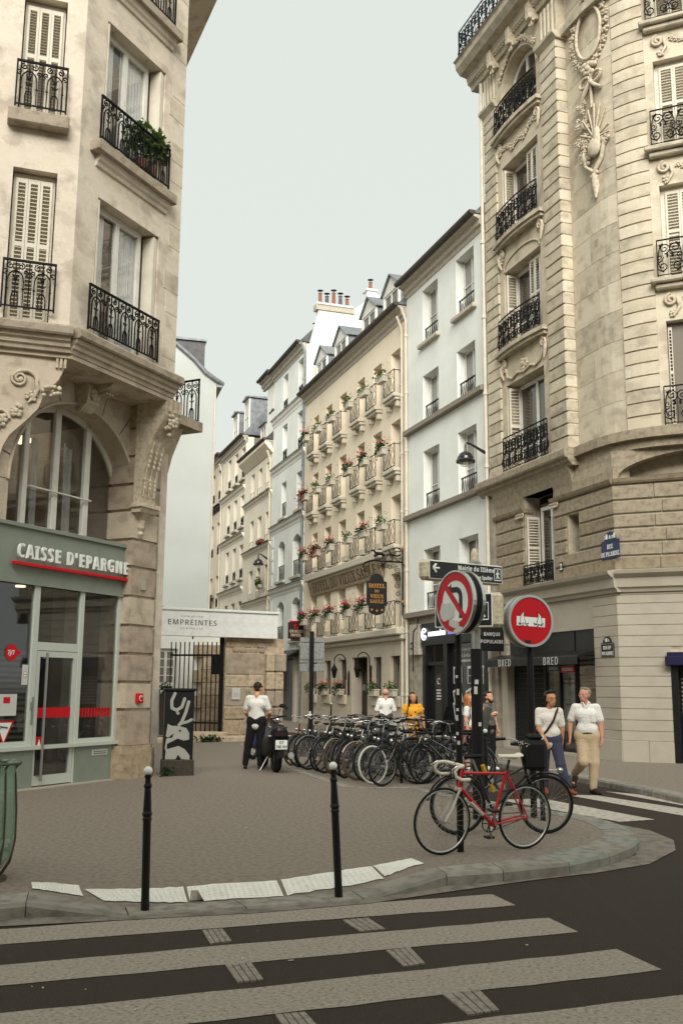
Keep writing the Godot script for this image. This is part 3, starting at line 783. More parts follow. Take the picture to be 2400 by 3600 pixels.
# ---- the bank on the corner, with its oriel over an arch ----------------------------------------------------------
func build_bank():
	var b = thing("bank_building", "beige stone corner building with a canted oriel above a grey-green bank front", "building", LF)
	var r = RandomNumberGenerator.new(); r.seed = 5
	var top = 22.0
	var wins = [[-2.47, -0.65, 7.62, 10.33], [-2.45, -0.65, 11.38, 13.86], [-2.42, -0.66, 14.95, 17.5], [-2.42, -0.66, 18.4, 20.9]]
	var m = MB.new()
	wall_sheet(m, -3.02, 0.03, 7.2, top, wins, 0, 0.32)
	m.quad(V(0.03, 7.2, 0), V(0.03, 7.2, -0.6), V(0.03, top, -0.6), V(0.03, top, 0))
	put(m, "wall", "stone_bank", b)
	# canted side, turned 45 degrees back from the corner
	var cant = Transform3D(Basis(Vector3.UP, deg_to_rad(-44.94)), V(-3.02, 0, 0))
	var cw = [[-1.07, -0.34, 7.7, 10.44], [-1.07, -0.34, 11.5, 13.75], [-1.07, -0.34, 15.0, 17.4]]
	m = MB.new(); wall_sheet(m, -3.4, 0, 7.2, top, cw, 0, 0.3)
	var o = put(m, "wall", "stone_bank", b); o.transform = cant
	# mass behind
	m = MB.new()
	m.flat([Vector2(-2.88, -0.33), Vector2(0.0, -0.33), Vector2(0.0, -9.0), Vector2(-9.0, -9.0), Vector2(-5.71, -3.15)], 7.25, top - 0.05)
	put(m, "wall", "room", b)
	m = MB.new(); m.box(0.02, 0.95, 0.4, top - 0.6, -9, -0.75)
	put(m, "wall", "stone_bank", b)
	# faint stone courses on the oriel: quoin pieces with ragged lighter repairs at both edges
	for k in 19:
		var y = 8.0 + k * 0.46
		if k % 3 == 1: continue
		m = MB.new()
		m.bev(-0.42 + r.randf_range(-0.08, 0.08), 0.034, y, y + 0.4, -0.02, 0.006, 0.006)
		put(m, "stone_block", ["stone_bank", "stone_right_c"][k % 2], b)
	# windows of the oriel
	for k in wins.size():
		var w = wins[k]
		var wo = window(b, w[0] + 0.12, w[1] - 0.26, w[2], w[3], -0.28, 2, [], "glass_clear", "white_paint", 0.1)
		if k < 3:
			curtain(b, w[0] + 0.2, w[0] + 0.55, w[2] + 0.05, w[3], -0.31, 5, 0.012)
			curtain(b, w[0] + (0.75 if k == 1 else 1.0), w[1] - 0.35, w[2] + 0.05, w[3], -0.31, 8, 0.012)
		# folded-back shutters against the far reveal
		for q in 3:
			m = MB.new(); m.box(w[1] - 0.06 - q * 0.045, w[1] - 0.03 - q * 0.045, w[2] + 0.04, w[3] - 0.05, -0.27, -0.03 + q * 0.01); put(m, "shutter", "shutter", b)
		m = MB.new(); m.box(w[0] + 0.02, w[0] + 0.05, w[2] + 0.04, w[3] - 0.05, -0.25, 0.01); put(m, "shutter", "shutter", b)
		# sill with moulding and railing
		var ys = w[2]
		if k == 0:
			m = MB.new(); rail_hairpin(m, -2.68, -0.67, 7.76, 8.6, 0.1); put(m, "railing", "iron", b)
		else:
			m = MB.new(); m.bev(-2.76, -0.4, ys - 0.3, ys - 0.1, -0.05, 0.22, 0.015); put(m, "sill", "stone_ledge", b)
			m = MB.new(); extrude_x(m, P2([-0.02, ys - 0.52, 0.04, ys - 0.5, 0.06, ys - 0.44, 0.1, ys - 0.4, 0.14, ys - 0.301, -0.02, ys - 0.301]), -2.6, -0.5); put(m, "moulding", "stone_bank", b)
			m = MB.new(); rail_hairpin(m, -2.66, -0.58, ys - 0.03, ys + 0.82, 0.13); put(m, "railing", "iron", b)
	# shuttered windows of the canted side
	for k in cw.size():
		var w = cw[k]
		m = MB.new(); m.box(w[0] + 0.02, w[1] - 0.02, w[2] + 0.02, w[3] - 0.02, -0.29, -0.185)
		o = put(m, "window", "shutter", b); o.transform = cant
		shutter(b, w[0] + 0.06, w[1] - 0.06, w[2] + 0.03, w[3] - 0.12, -0.17, 3, 34, cant)
		m = MB.new(); rail_hairpin(m, w[0] - 0.06, w[1] + 0.08, (w[2] + 0.02) if k else 7.86, w[2] + 0.9 if k else 8.73, 0.1); o = put(m, "railing", "iron", b); o.transform = cant
		if k:
			m = MB.new(); m.bev(w[0] - 0.15, w[1] + 0.14, w[2] - 0.32, w[2] - 0.07, -0.02, 0.22, 0.02); o = put(m, "sill", "stone_ledge", b); o.transform = cant
	# main ledge with mouldings, round both sides
	for seg in [[Transform3D.IDENTITY, -3.08, -0.08, 0], [cant, -3.3, 0.06, 1]]:
		m = MB.new(); extrude_x(m, P2([-0.3, 7.44, 0.3, 7.44, 0.32, 7.47, 0.32, 7.58, 0.28, 7.62, -0.3, 7.62]), seg[1], seg[2]); o = put(m, "ledge", "stone_ledge", b); o.transform = seg[0]
		m = MB.new(); extrude_x(m, P2([-0.3, 7.2, 0.1, 7.2, 0.12, 7.26, 0.16, 7.28, 0.17, 7.34, 0.22, 7.37, 0.24, 7.439, -0.3, 7.439]), seg[1] + 0.02, seg[2] - 0.03); o = put(m, "moulding", "stone_dark", b); o.transform = seg[0]
	# coffered soffit under the overhang
	m = MB.new(); m.flat([Vector2(-3.0, 0.08), Vector2(-0.1, 0.08), Vector2(-0.1, -0.85), Vector2(-3.9, -0.85)], 7.12, 7.2)
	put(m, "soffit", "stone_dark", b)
	for x in [-1.5]:
		m = MB.new()
		extrude_x(m, P2([-0.8, 6.95, -0.45, 6.98, -0.2, 7.05, -0.12, 7.12, -0.8, 7.12]), x - 0.14, x + 0.14)
		for q in 3: m.box(x - 0.11 + q * 0.08, x - 0.06 + q * 0.08, 6.93, 6.97, -0.7, -0.3)
		put(m, "bracket", "stone_dark", b)
	# arch wall above the fascia
	var cx = -1.68; var cy = 5.05; var R = 1.68
	m = MB.new()
	var arc = [Vector2(cx + R, 4.3)]
	for k in 19: arc.append(Vector2(cx + R * cos(PI * k / 18), cy + R * sin(PI * k / 18)))
	arc.append(Vector2(cx - R, 4.3))
	for k in arc.size() - 1:
		var a = arc[k]; var c = arc[k + 1]
		m.quad(V(a.x, a.y, -0.8), V(a.x, a.y, -1.25), V(c.x, c.y, -1.25), V(c.x, c.y, -0.8))
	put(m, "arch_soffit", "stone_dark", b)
	# voussoirs and spandrels, each a stone
	var outer_top = 7.13
	var cuts = [0.0, 14, 33, 52, 71, 84, 96, 109, 128, 147, 166, 180.0]
	for k in cuts.size() - 1:
		var a0 = deg_to_rad(cuts[k]); var a1 = deg_to_rad(cuts[k + 1]); var gp = 0.008
		var poly = []
		for j in 5:
			var a = lerpf(a0 + gp, a1 - gp, j / 4.0); poly.append(Vector2(cx + R * cos(a), cy + R * sin(a)))
		var far = []
		for a in [a1 - gp * 0.7, a0 + gp * 0.7]:
			var d = Vector2(cos(a), sin(a)); var f = 9.0
			if d.y > 0.001: f = minf(f, (outer_top - cy) / d.y)
			if absf(d.x) > 0.001: f = minf(f, 1.98 / absf(d.x))
			far.append(Vector2(cx, cy) + d * f)
		poly.append(far[0])
		if absf(far[0].x - far[1].x) > 0.05 and absf(far[0].y - far[1].y) > 0.05: poly.append(Vector2(cx + signf(cos((a0 + a1) / 2)) * 1.98, outer_top))
		poly.append(far[1])
		m = MB.new(); m.prism(poly, -0.95, -0.8 + r.randf_range(-0.006, 0.006)); put(m, "voussoir", "stone_dark", b)
	m = MB.new(); m.box(cx - 1.98, cx + 1.98, cy, outer_top, -1.0, -0.93)
	var q2 = []
	for s in [-1, 1]:
		m = MB.new(); m.box(minf(cx + s * R, cx + s * 1.98), maxf(cx + s * R, cx + s * 1.98), 4.3, cy, -0.95, -0.802); put(m, "arch_pier", "stone_dark", b)
	m = MB.new(); m.tube(arc_pts(V(cx, cy, -0.79), R + 0.03, R + 0.03, 0, PI, 20), 0.035, 5); m.bar(V(cx + R + 0.03, 4.3, -0.79), V(cx + R + 0.03, cy, -0.79), 0.035, 5); put(m, "archivolt", "stone_dark", b)
	# keystone leaf
	m = MB.new(); extrude_x(m, P2([-0.82, 6.62, -0.7, 6.62, -0.55, 6.75, -0.5, 7.0, -0.55, 7.12, -0.82, 7.12]), cx - 0.16, cx + 0.16); leafy(m, V(cx, 6.92, -0.5), 0.16, 7, r); put(m, "keystone", "ornament", b)
	# arched window: frame, mullions, panes, room with a strip light
	m = MB.new()
	var zw = -1.2
	for k in 20:
		var a0 = PI * k / 20; var a1 = PI * (k + 1) / 20
		for rr in [[R, R - 0.1]]:
			var p0 = V(cx + rr[0] * cos(a0), cy + rr[0] * sin(a0), zw); var p1 = V(cx + rr[0] * cos(a1), cy + rr[0] * sin(a1), zw); var p2 = V(cx + rr[1] * cos(a1), cy + rr[1] * sin(a1), zw); var p3 = V(cx + rr[1] * cos(a0), cy + rr[1] * sin(a0), zw)
			m.quad(p0, p1, p2, p3); m.quad(p3, p2, p2 - V(0, 0, 0.07), p3 - V(0, 0, 0.07))
	for s in [-1, 1]: m.box(cx + s * (R - 0.05) - 0.05, cx + s * (R - 0.05) + 0.05, 4.34, cy, zw - 0.07, zw)
	m.box(cx - R, cx + R, 4.34, 4.45, zw - 0.08, zw + 0.06)
	for x in [-2.6, -1.84, -1.0]:
		var h = cy + sqrt(maxf(0.01, (R - 0.05) * (R - 0.05) - (x - cx) * (x - cx)))
		var hw = 0.075 if x > -2 else 0.06
		m.bev(x - hw, x + hw, 4.451, h, zw - 0.06, zw + 0.035, 0.015)
	var win = put(m, "window", "white_paint", b)
	for seg in [[-3.3, -2.66], [-2.54, -1.92], [-1.76, -1.08], [-0.92, -0.06]]:
		m = MB.new(); var poly = [Vector2(seg[0], 4.46), Vector2(seg[1], 4.46)]
		for j in 8:
			var x = lerpf(seg[1], seg[0], j / 7.0)
			poly.append(Vector2(x, cy + sqrt(maxf(0.0, (R - 0.06) * (R - 0.06) - (x - cx) * (x - cx)))))
		m.prism(poly, zw - 0.05, zw - 0.04); put(m, "pane", "glass", win)
	m = MB.new(); m.bar(V(-2.55, 5.12, zw + 0.09), V(-0.95, 5.12, zw + 0.09), 0.018, 6)
	for x in [-2.55, -0.95]: m.bar(V(x, 5.12, zw), V(x, 5.12, zw + 0.12), 0.012, 5)
	put(m, "guard_bar", "white_paint", b)
	for seg in [[-3.2, -2.75, 4.4], [-2.2, -2.02, 4.4], [-1.35, -1.12, 4.4]]: curtain(b, seg[0], seg[1], 4.46, 6.1, zw - 0.25, 3, 0.03)
	m = MB.new()
	m.box(-3.6, 0.3, 4.1, 4.3, -5, -1.25); m.box(-3.6, 0.3, 6.9, 7.1, -5, -1.25); m.box(-3.6, 0.3, 4.3, 6.9, -5.1, -5.0); m.box(-3.8, -3.6, 4.1, 7.1, -5, -1.0); m.box(0.3, 0.5, 4.1, 7.1, -5, -1.0)
	put(m, "upper_room", "room", b)
	m = MB.new(); m.box(-1.4, -0.3, 6.62, 6.72, -3.6, -3.3); put(m, "ceiling_light", "tube_light", b)
	# rusticated pier at the far end, block by block
	var joints = [0.58, 1.26, 1.77, 2.3, 2.83, 3.38, 3.94, 4.47, 5.04, 5.55, 6.1, 6.65, 7.13]
	for k in joints.size() - 1:
		m = MB.new(); var e = r.randf_range(-0.008, 0.008)
		m.flat([Vector2(-0.26, -0.62 + e), Vector2(0.5, -0.62 + e), Vector2(0.82, -0.8), Vector2(0.82, -1.3), Vector2(-0.26, -1.3)], joints[k] + 0.028, joints[k + 1] - 0.028)
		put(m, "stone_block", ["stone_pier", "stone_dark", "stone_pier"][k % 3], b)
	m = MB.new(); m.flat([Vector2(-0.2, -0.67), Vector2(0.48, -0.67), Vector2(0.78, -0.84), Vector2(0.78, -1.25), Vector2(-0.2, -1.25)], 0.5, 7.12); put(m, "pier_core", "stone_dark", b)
	m = MB.new(); m.flat([Vector2(-0.38, -0.55), Vector2(0.5, -0.55), Vector2(0.92, -0.78), Vector2(0.92, -1.3), Vector2(-0.38, -1.3)], -0.05, 0.52); m.flat([Vector2(-0.34, -0.58), Vector2(0.5, -0.58), Vector2(0.88, -0.8), Vector2(0.88, -1.3), Vector2(-0.34, -1.3)], 0.521, 0.6); put(m, "plinth", "stone_rubble", b)
	# console under the far end of the ledge
	var con = MB.new()
	extrude_x(con, P2([-0.62, 5.15, -0.5, 5.15, -0.46, 5.6, -0.38, 6.0, -0.22, 6.4, -0.02, 6.7, 0.06, 6.85, 0.08, 7.19, -0.62, 7.19]), -0.3, 0.22)
	o = put(con, "console", "ornament", b)
	m = MB.new()
	for q in 3:
		var x = -0.2 + q * 0.16
		m.tube([V(x, 5.3, -0.46), V(x, 5.65, -0.43), V(x, 6.0, -0.36), V(x, 6.35, -0.23)], 0.022, 5)
		for j in 4: m.ball(V(x, 6.15 - j * 0.09, -0.3 - j * 0.02), V(0.035, 0.055, 0.03), 4, 6)
		for j in 3: m.ball(V(x, 5.62 - j * 0.08, -0.43), V(0.03, 0.05, 0.03), 4, 6)
		m.box(x - 0.035, x + 0.035, 6.92, 7.16, 0.08, 0.11)
	for k in 16: m.ball(V(-0.04 + r.randfn(0, 0.09), 6.72 - absf(r.randfn(0, 0.12)), 0.03 - r.randf_range(0, 0.12)), V(0.05, 0.05, 0.05), 4, 6)
	leafy(m, V(-0.04, 6.75, 0.06), 0.17, 8, r)
	put(m, "carving", "ornament", o)
	m = MB.new(); m.box(-0.34, 0.26, 5.08, 5.16, -0.65, -0.38); extrude_x(m, P2([-0.65, 4.98, -0.45, 4.98, -0.4, 5.079, -0.65, 5.079]), -0.3, 0.22)
	m.lathe([Vector2(0.02, 4.5), Vector2(0.07, 4.58), Vector2(0.05, 4.64), Vector2(0.09, 4.7), Vector2(0.1, 4.85), Vector2(0.2, 4.98)], 8, V(-0.04, 0, -0.62)); put(m, "pendant", "ornament", o)
	# swept panel under the canted side with scrolls
	m = MB.new()
	m.prism(P2([-2.6, 7.2, 0.02, 7.2, -0.06, 6.9, -0.12, 6.75, -0.28, 6.55, -0.36, 6.4, -0.42, 6.22, -0.6, 6.0, -0.84, 5.74, -0.93, 5.55, -0.98, 5.35, -1.02, 4.4, -2.6, 4.4]), -0.3, -0.03)
	o = put(m, "swept_panel", "stone_dark", b); o.transform = cant
	m = MB.new()
	m.tube(spiral_pts(V(-0.74, 6.7, 0), 0.13, 1.7, PI * 0.9, 1), 0.028, 5); m.tube(arc_pts(V(-0.66, 6.68, 0), 0.2, 0.16, PI * 0.9, -0.1, 8), 0.035, 5)
	m.tube([V(-0.48, 6.7, 0), V(-0.44, 6.55, 0), V(-0.5, 6.4, 0), V(-0.58, 6.3, 0)], [0.03, 0.04, 0.035, 0.02], 5)
	leafy(m, V(-0.53, 6.42, 0), 0.12, 7, r); leafy(m, V(-0.76, 6.14, 0), 0.14, 8, r); leafy(m, V(-1.0, 5.95, 0), 0.14, 8, r); m.ball(V(-0.72, 6.68, 0.01), V(0.05, 0.05, 0.04))
	m.tube(spiral_pts(V(-1.02, 6.0, 0), 0.16, 1.4, 0, 1), 0.028, 5)
	for k in 14: m.ball(V(-0.2 + r.randfn(0, 0.06), 6.62 - absf(r.randfn(0, 0.1)), -0.02 + r.randf_range(-0.05, 0.08)), V(0.04, 0.04, 0.04), 4, 6)
	for q in 3: m.box(-0.18 + q * 0.065, -0.14 + q * 0.065, 6.95, 7.17, -0.03, 0.02)
	put(m, "carving", "ornament", o)
	# ---- shop front ----
	var z = -0.8
	m = MB.new(); m.box(-4.6, -0.2, 3.38, 4.34, z - 0.1, z); m.box(-4.6, -0.18, 4.3, 4.36, z, z + 0.05); m.box(-4.6, -0.18, 3.36, 3.42, z, z + 0.02)
	put(m, "fascia", "sage", b)
	m = MB.new(); m.box(-4.6, -0.22, 0.64, 0.7, z - 0.05, z + 0.06); put(m, "window_sill", "sage_frame", b)
	m = MB.new(); m.box(-1.36, -0.22, 0.02, 0.64, z - 0.12, z + 0.0); m.box(-1.36, -0.22, 0.0, 0.05, z, z + 0.02); put(m, "panel", "sage", b)
	m = MB.new(); m.box(-4.6, -2.4, 0.02, 0.64, z - 0.12, z); put(m, "panel", "sage", b)
	m = MB.new(); m.box(-0.92, -0.5, 0.46, 0.56, z, z + 0.012); put(m, "letter_slot", "sage_frame", b)
	m = MB.new(); m.box(-0.89, -0.53, 0.485, 0.5, z + 0.012, z + 0.018); m.box(-0.89, -0.53, 0.52, 0.535, z + 0.012, z + 0.018); put(m, "letter_flap", "room", b)
	m = MB.new()
	for x in [[-2.56, -2.42], [-1.4, -1.28], [-0.34, -0.24], [-4.6, -4.5]]: m.bev(x[0], x[1], 0.02 if x[0] < -1.3 and x[0] > -3 else 0.7, 3.38, z - 0.1, z - 0.02, 0.008)
	m.box(-2.42, -1.4, 2.28, 2.42, z - 0.1, z - 0.025); m.box(-4.5, -2.56, 0.7, 0.78, z - 0.1, z - 0.025); m.box(-1.28, -0.34, 0.7, 0.77, z - 0.1, z - 0.025)
	var sf = put(m, "shop_frame", "sage_frame", b)
	for q in [[-4.5, -2.56, 0.77, 3.36], [-2.42, -1.4, 2.42, 3.36], [-1.28, -0.34, 0.76, 3.36]]:
		m = MB.new(); m.box(q[0], q[1], q[2], q[3], z - 0.065, z - 0.055); put(m, "pane", "glass", sf)
	# door
	m = MB.new()
	m.box(-2.41, -2.33, 0.04, 2.27, z - 0.09, z - 0.03); m.box(-1.49, -1.41, 0.04, 2.27, z - 0.09, z - 0.03); m.box(-2.33, -1.49, 2.17, 2.27, z - 0.09, z - 0.03); m.box(-2.33, -1.49, 0.04, 0.2, z - 0.09, z - 0.03)
	var door = put(m, "door", "sage_frame", b)
	m = MB.new(); m.box(-2.33, -1.49, 0.2, 2.17, z - 0.065, z - 0.055); put(m, "pane", "glass", door)
	m = MB.new(); m.bar(V(-2.26, 0.12, z + 0.06), V(-2.26, 2.24, z + 0.06), 0.026, 8)
	for y in [0.2, 2.15]: m.bar(V(-2.26, y, z - 0.04), V(-2.26, y, z + 0.06), 0.014, 6)
	put(m, "handle", "steel", door)
	m = MB.new(); m.box(-2.33, -1.49, 1.15, 1.32, z - 0.054, z - 0.05); put(m, "red_band", "red_paint", door)
	m = MB.new(); m.box(-2.31, -2.14, 0.62, 0.84, z - 0.054, z - 0.05); put(m, "sticker", "red_paint", door)
	m = MB.new(); m.prism(P2([-2.27, 0.68, -2.18, 0.68, -2.225, 0.8]), z - 0.05, z - 0.048); put(m, "sticker_print", "letter_white", door)
	# dashed band, notices and stickers on the panes
	for k in 11:
		m = MB.new(); m.box(-1.27 + k * 0.082, -1.27 + k * 0.082 + 0.05, 1.14, 1.3, z - 0.054, z - 0.05); put(m, "band_stripe", "red_paint", sf)
	for q in [["paper", -3.25, -2.8, 1.2, 1.55], ["paper", -2.72, -2.58, 1.7, 2.03]]:
		m = MB.new(); m.box(q[1], q[2], q[3], q[4], z - 0.054, z - 0.05); put(m, "notice", q[0], sf)
	m = MB.new(); m.box(-3.1, -2.95, 1.4, 1.5, z - 0.05, z - 0.048); put(m, "notice_print", "red_paint", sf)
	m = MB.new(); m.lathe([Vector2(0.055, 0), Vector2(0.055, 0.004)], 12); o = put(m, "no_smoking_ring", "red_paint", sf); o.transform = turned(V(-2.65, 1.87, z - 0.05), 0, PI / 2)
	m = MB.new(); m.lathe([Vector2(0.0, 0.004), Vector2(0.036, 0.004)], 12); o = put(m, "no_smoking_sign", "letter_white", sf); o.transform = turned(V(-2.65, 1.87, z - 0.0495), 0, PI / 2)
	m = MB.new(); m.box(-2.68, -2.62, 1.865, 1.875, z - 0.045, z - 0.044); put(m, "cigarette", "black", sf)
	m = MB.new(); m.lathe([Vector2(0.0, 0.003), Vector2(0.14, 0.003)], 16, V(0, 0, 0)); o = put(m, "round_sticker", "red_paint", sf); o.transform = turned(V(-2.99, 2.22, z - 0.052), 0, PI / 2)
	m = MB.new(); m.prism(P2([-2.9, 2.3, -2.75, 2.22, -2.9, 2.14]), z - 0.052, z - 0.05); put(m, "arrow_sticker", "red_paint", sf)
	text("7j/7", 0.075, 0.002, "letter_white", sf, Transform3D(Basis.IDENTITY, V(-3.0, 2.22, z - 0.046)), false, 700, 0.8)
	m = MB.new(); m.prism(P2([-3.25, 1.12, -2.83, 1.12, -3.04, 0.72]), z - 0.054, z - 0.052); put(m, "warning_sticker", "red_paint", sf)
	m = MB.new(); m.prism(P2([-3.2, 1.09, -2.88, 1.09, -3.04, 0.78]), z - 0.052, z - 0.05); put(m, "warning_print", "letter_white", sf)
	m = MB.new(); m.bar(V(-3.12, 1.03, z - 0.048), V(-2.97, 1.01, z - 0.048), 0.012, 4); m.tube(arc_pts(V(-3.13, 1.02, z - 0.048), 0.022, 0.022, 0, TAU, 8), 0.006, 4); put(m, "key_print", "black", sf)
	m = MB.new(); m.box(-2.49, -2.45, 1.05, 1.5, z - 0.02, z - 0.005); m.box(-2.52, -2.48, 1.3, 1.42, z - 0.02, z + 0.01); put(m, "lock_plate", "steel", sf)
	# lettering over the door, standing proud, with its red underline
	text("CAISSE D'EPARGNE", 0.23, 0.04, "letter_white", b, Transform3D(Basis.IDENTITY, V(-1.69, 3.89, z + 0.09)), false, 700, 0.82, "lettering", 9)
	m = MB.new(); m.bev(-3.2, -0.17, 3.655, 3.71, z + 0.03, z + 0.11, 0.004); put(m, "red_line", "red_paint", b)
	# step and floor, banking hall
	m = MB.new(); m.box(-4.6, -0.3, -0.02, 0.02, z - 0.3, z + 0.12); put(m, "step", "stone_ground", b)
	m = MB.new()
	m.box(-4.7, -0.1, -0.1, 0.0, -6, z - 0.31); m.box(-4.7, -0.1, 3.45, 3.6, -6, z - 0.101); m.box(-4.7, -0.1, 0, 3.45, -6.1, -6.0); m.box(-4.8, -4.7, 0, 3.6, -6, z); m.box(-0.22, -0.1, 0, 3.6, -6, z - 0.11)
	put(m, "banking_hall", "room", b)
	for k in 22:
		m = MB.new(); m.box(-2.35, -1.3, 0.15 + k * 0.1, 0.2 + k * 0.1, -2.1, -2.06); put(m, "blind_slat", "room_light", b)
	m = MB.new(); m.box(-1.25, -0.9, 0, 3.4, -1.6, -1.3); put(m, "inner_column", "room_light", b)
	m = MB.new(); m.box(-3.4, -2.9, 2.45, 2.95, -1.9, -1.8); put(m, "screen", "black", b)
	for x in [-3.2, -2.0]:
		m = MB.new(); m.lathe([Vector2(0.0, 3.42), Vector2(0.09, 3.42), Vector2(0.09, 3.45)], 12, V(x, 0, -1.7)); put(m, "downlight", "tube_light", b)
	# alarm box on the pier
	m = MB.new(); m.bev(0.03, 0.2, 1.38, 1.56, -0.62, -0.55, 0.01); o = put(m, "alarm_box", "red_paint", b)
	m = MB.new(); m.tube(arc_pts(V(0.115, 1.47, -0.546), 0.05, 0.05, 0.7, 5.2, 8), 0.008, 4); m.box(0.07, 0.16, 1.49, 1.5, -0.55, -0.545); put(m, "alarm_print", "letter_white", o)
	m = MB.new(); m.box(0.06, 0.2, 3.52, 3.7, -0.62, -0.605); put(m, "painted_plate", "stone_ground", b)
	# far balcony and cornice seen in profile round the corner
	m = MB.new(); m.box(0.5, 1.5, 6.95, 7.15, -2.6, -0.3); put(m, "balcony", "stone_ledge", b)
	m = MB.new(); extrude_x(m, P2([-1.2, 5.8, -0.85, 6.05, -0.75, 6.4, -0.5, 6.94, -1.2, 6.94]), 0.7, 1.1); put(m, "bracket", "ornament", b)
	m = MB.new(); rail_hairpin(m, 0.0, 1.9, 7.15, 8.1, 0); o = put(m, "railing", "iron", b); o.transform = turned(V(1.4, 0, -0.34), PI / 2)
	m = MB.new()
	extrude_x(m, P2([-0.4, 19.2, 0.1, 19.2, 0.2, 19.5, 0.6, 19.7, 0.7, 20.0, 0.72, 20.2, -0.4, 20.2]), -3.3, 0.6)
	put(m, "cornice", "stone_dark", b)
	# eave of the hidden street side, seen from below past the corner
	var inv = LF.affine_inverse()
	m = MB.new(); m.t = inv * frame(-3.2, -22.0, -0.394, -0.919)
	extrude_x(m, P2([0.0, 18.3, 0.0, 18.6, -1.6, 18.9, -1.6, 17.2, -1.1, 17.3, -1.0, 17.7, -0.75, 17.8, -0.7, 18.1, -0.4, 18.2]), -3.0, 9.0)
	m.t = Transform3D.IDENTITY
	put(m, "side_eave", "stone_dark", b)
	m = MB.new(); m.bar(V(0.3, 7.6, -0.45), V(0.3, 17.0, -0.45), 0.05, 6); put(m, "drainpipe", "iron", b)
	m = MB.new(); m.box(-3.3, 0.2, top - 0.06, top, -9, 0.0); put(m, "roof", "zinc", b)
	# pot plant behind the railing of the second-floor window
	var pl = thing("balcony_plant", "leafy green pot plant behind the railing of the oriel window", "plant", LF * turned(V(-1.35, 11.42, 0.02), 0))
	for px in [0.0, 0.35]:
		m = MB.new(); m.lathe([Vector2(0.08, 0), Vector2(0.11, 0.2), Vector2(0.09, 0.2)], 8, V(px, 0, 0)); put(m, "pot", "terracotta", pl)
	m = MB.new()
	for s in [V(0, 0.5, 0), V(0.3, 0.55, 0.03), V(0.48, 0.8, 0.02), V(0.62, 0.75, 0.0), V(-0.25, 0.4, 0.0), V(0.05, 0.8, 0)]:
		foliage(m, s, V(0.28, 0.3, 0.12), 90, 0.11, r); m.bar(V(s.x * 0.5, 0.15, 0), s, 0.006, 4)
	put(m, "foliage", "green", pl)
# ---- the stone corner house on the right ------------------------------------------------------------------------
func rot_path(s, off = 0.0):
	# plan of the rounded corner in RF: straight, a 47 degree arc of 2.2 m, then straight along the other street
	var ls = 1.25; var r = 2.2; var arc = r * deg_to_rad(47)
	var x; var z; var a
	if s < ls:
		a = 0.0; x = -1.95 + s; z = -0.3
	elif s < ls + arc:
		a = (s - ls) / r; x = -0.7 + r * sin(a); z = -2.5 + r * cos(a)
	else:
		a = deg_to_rad(47); var q = s - ls - arc
		x = -0.7 + r * sin(a) + q * cos(a); z = -2.5 + r * cos(a) - q * sin(a)
	return V(x + off * sin(a), 0, z + off * cos(a))

func path_block(m, s0, s1, y0, y1, out, back, n = 4):
	# a curved block following the rounded corner
	for k in n:
		var a = lerpf(s0, s1, float(k) / n); var b = lerpf(s0, s1, float(k + 1) / n)
		var p = rot_path(a, out); var q = rot_path(b, out); var pi = rot_path(a, back); var qi = rot_path(b, back)
		var u = V(0, y1, 0); var d = V(0, y0, 0)
		m.quad(p + d, q + d, q + u, p + u); m.quad(p + u, q + u, qi + u, pi + u); m.quad(pi + d, qi + d, q + d, p + d)
		if k == 0: m.quad(pi + d, p + d, p + u, pi + u)
		if k == n - 1: m.quad(q + d, qi + d, qi + u, q + u)
	return m

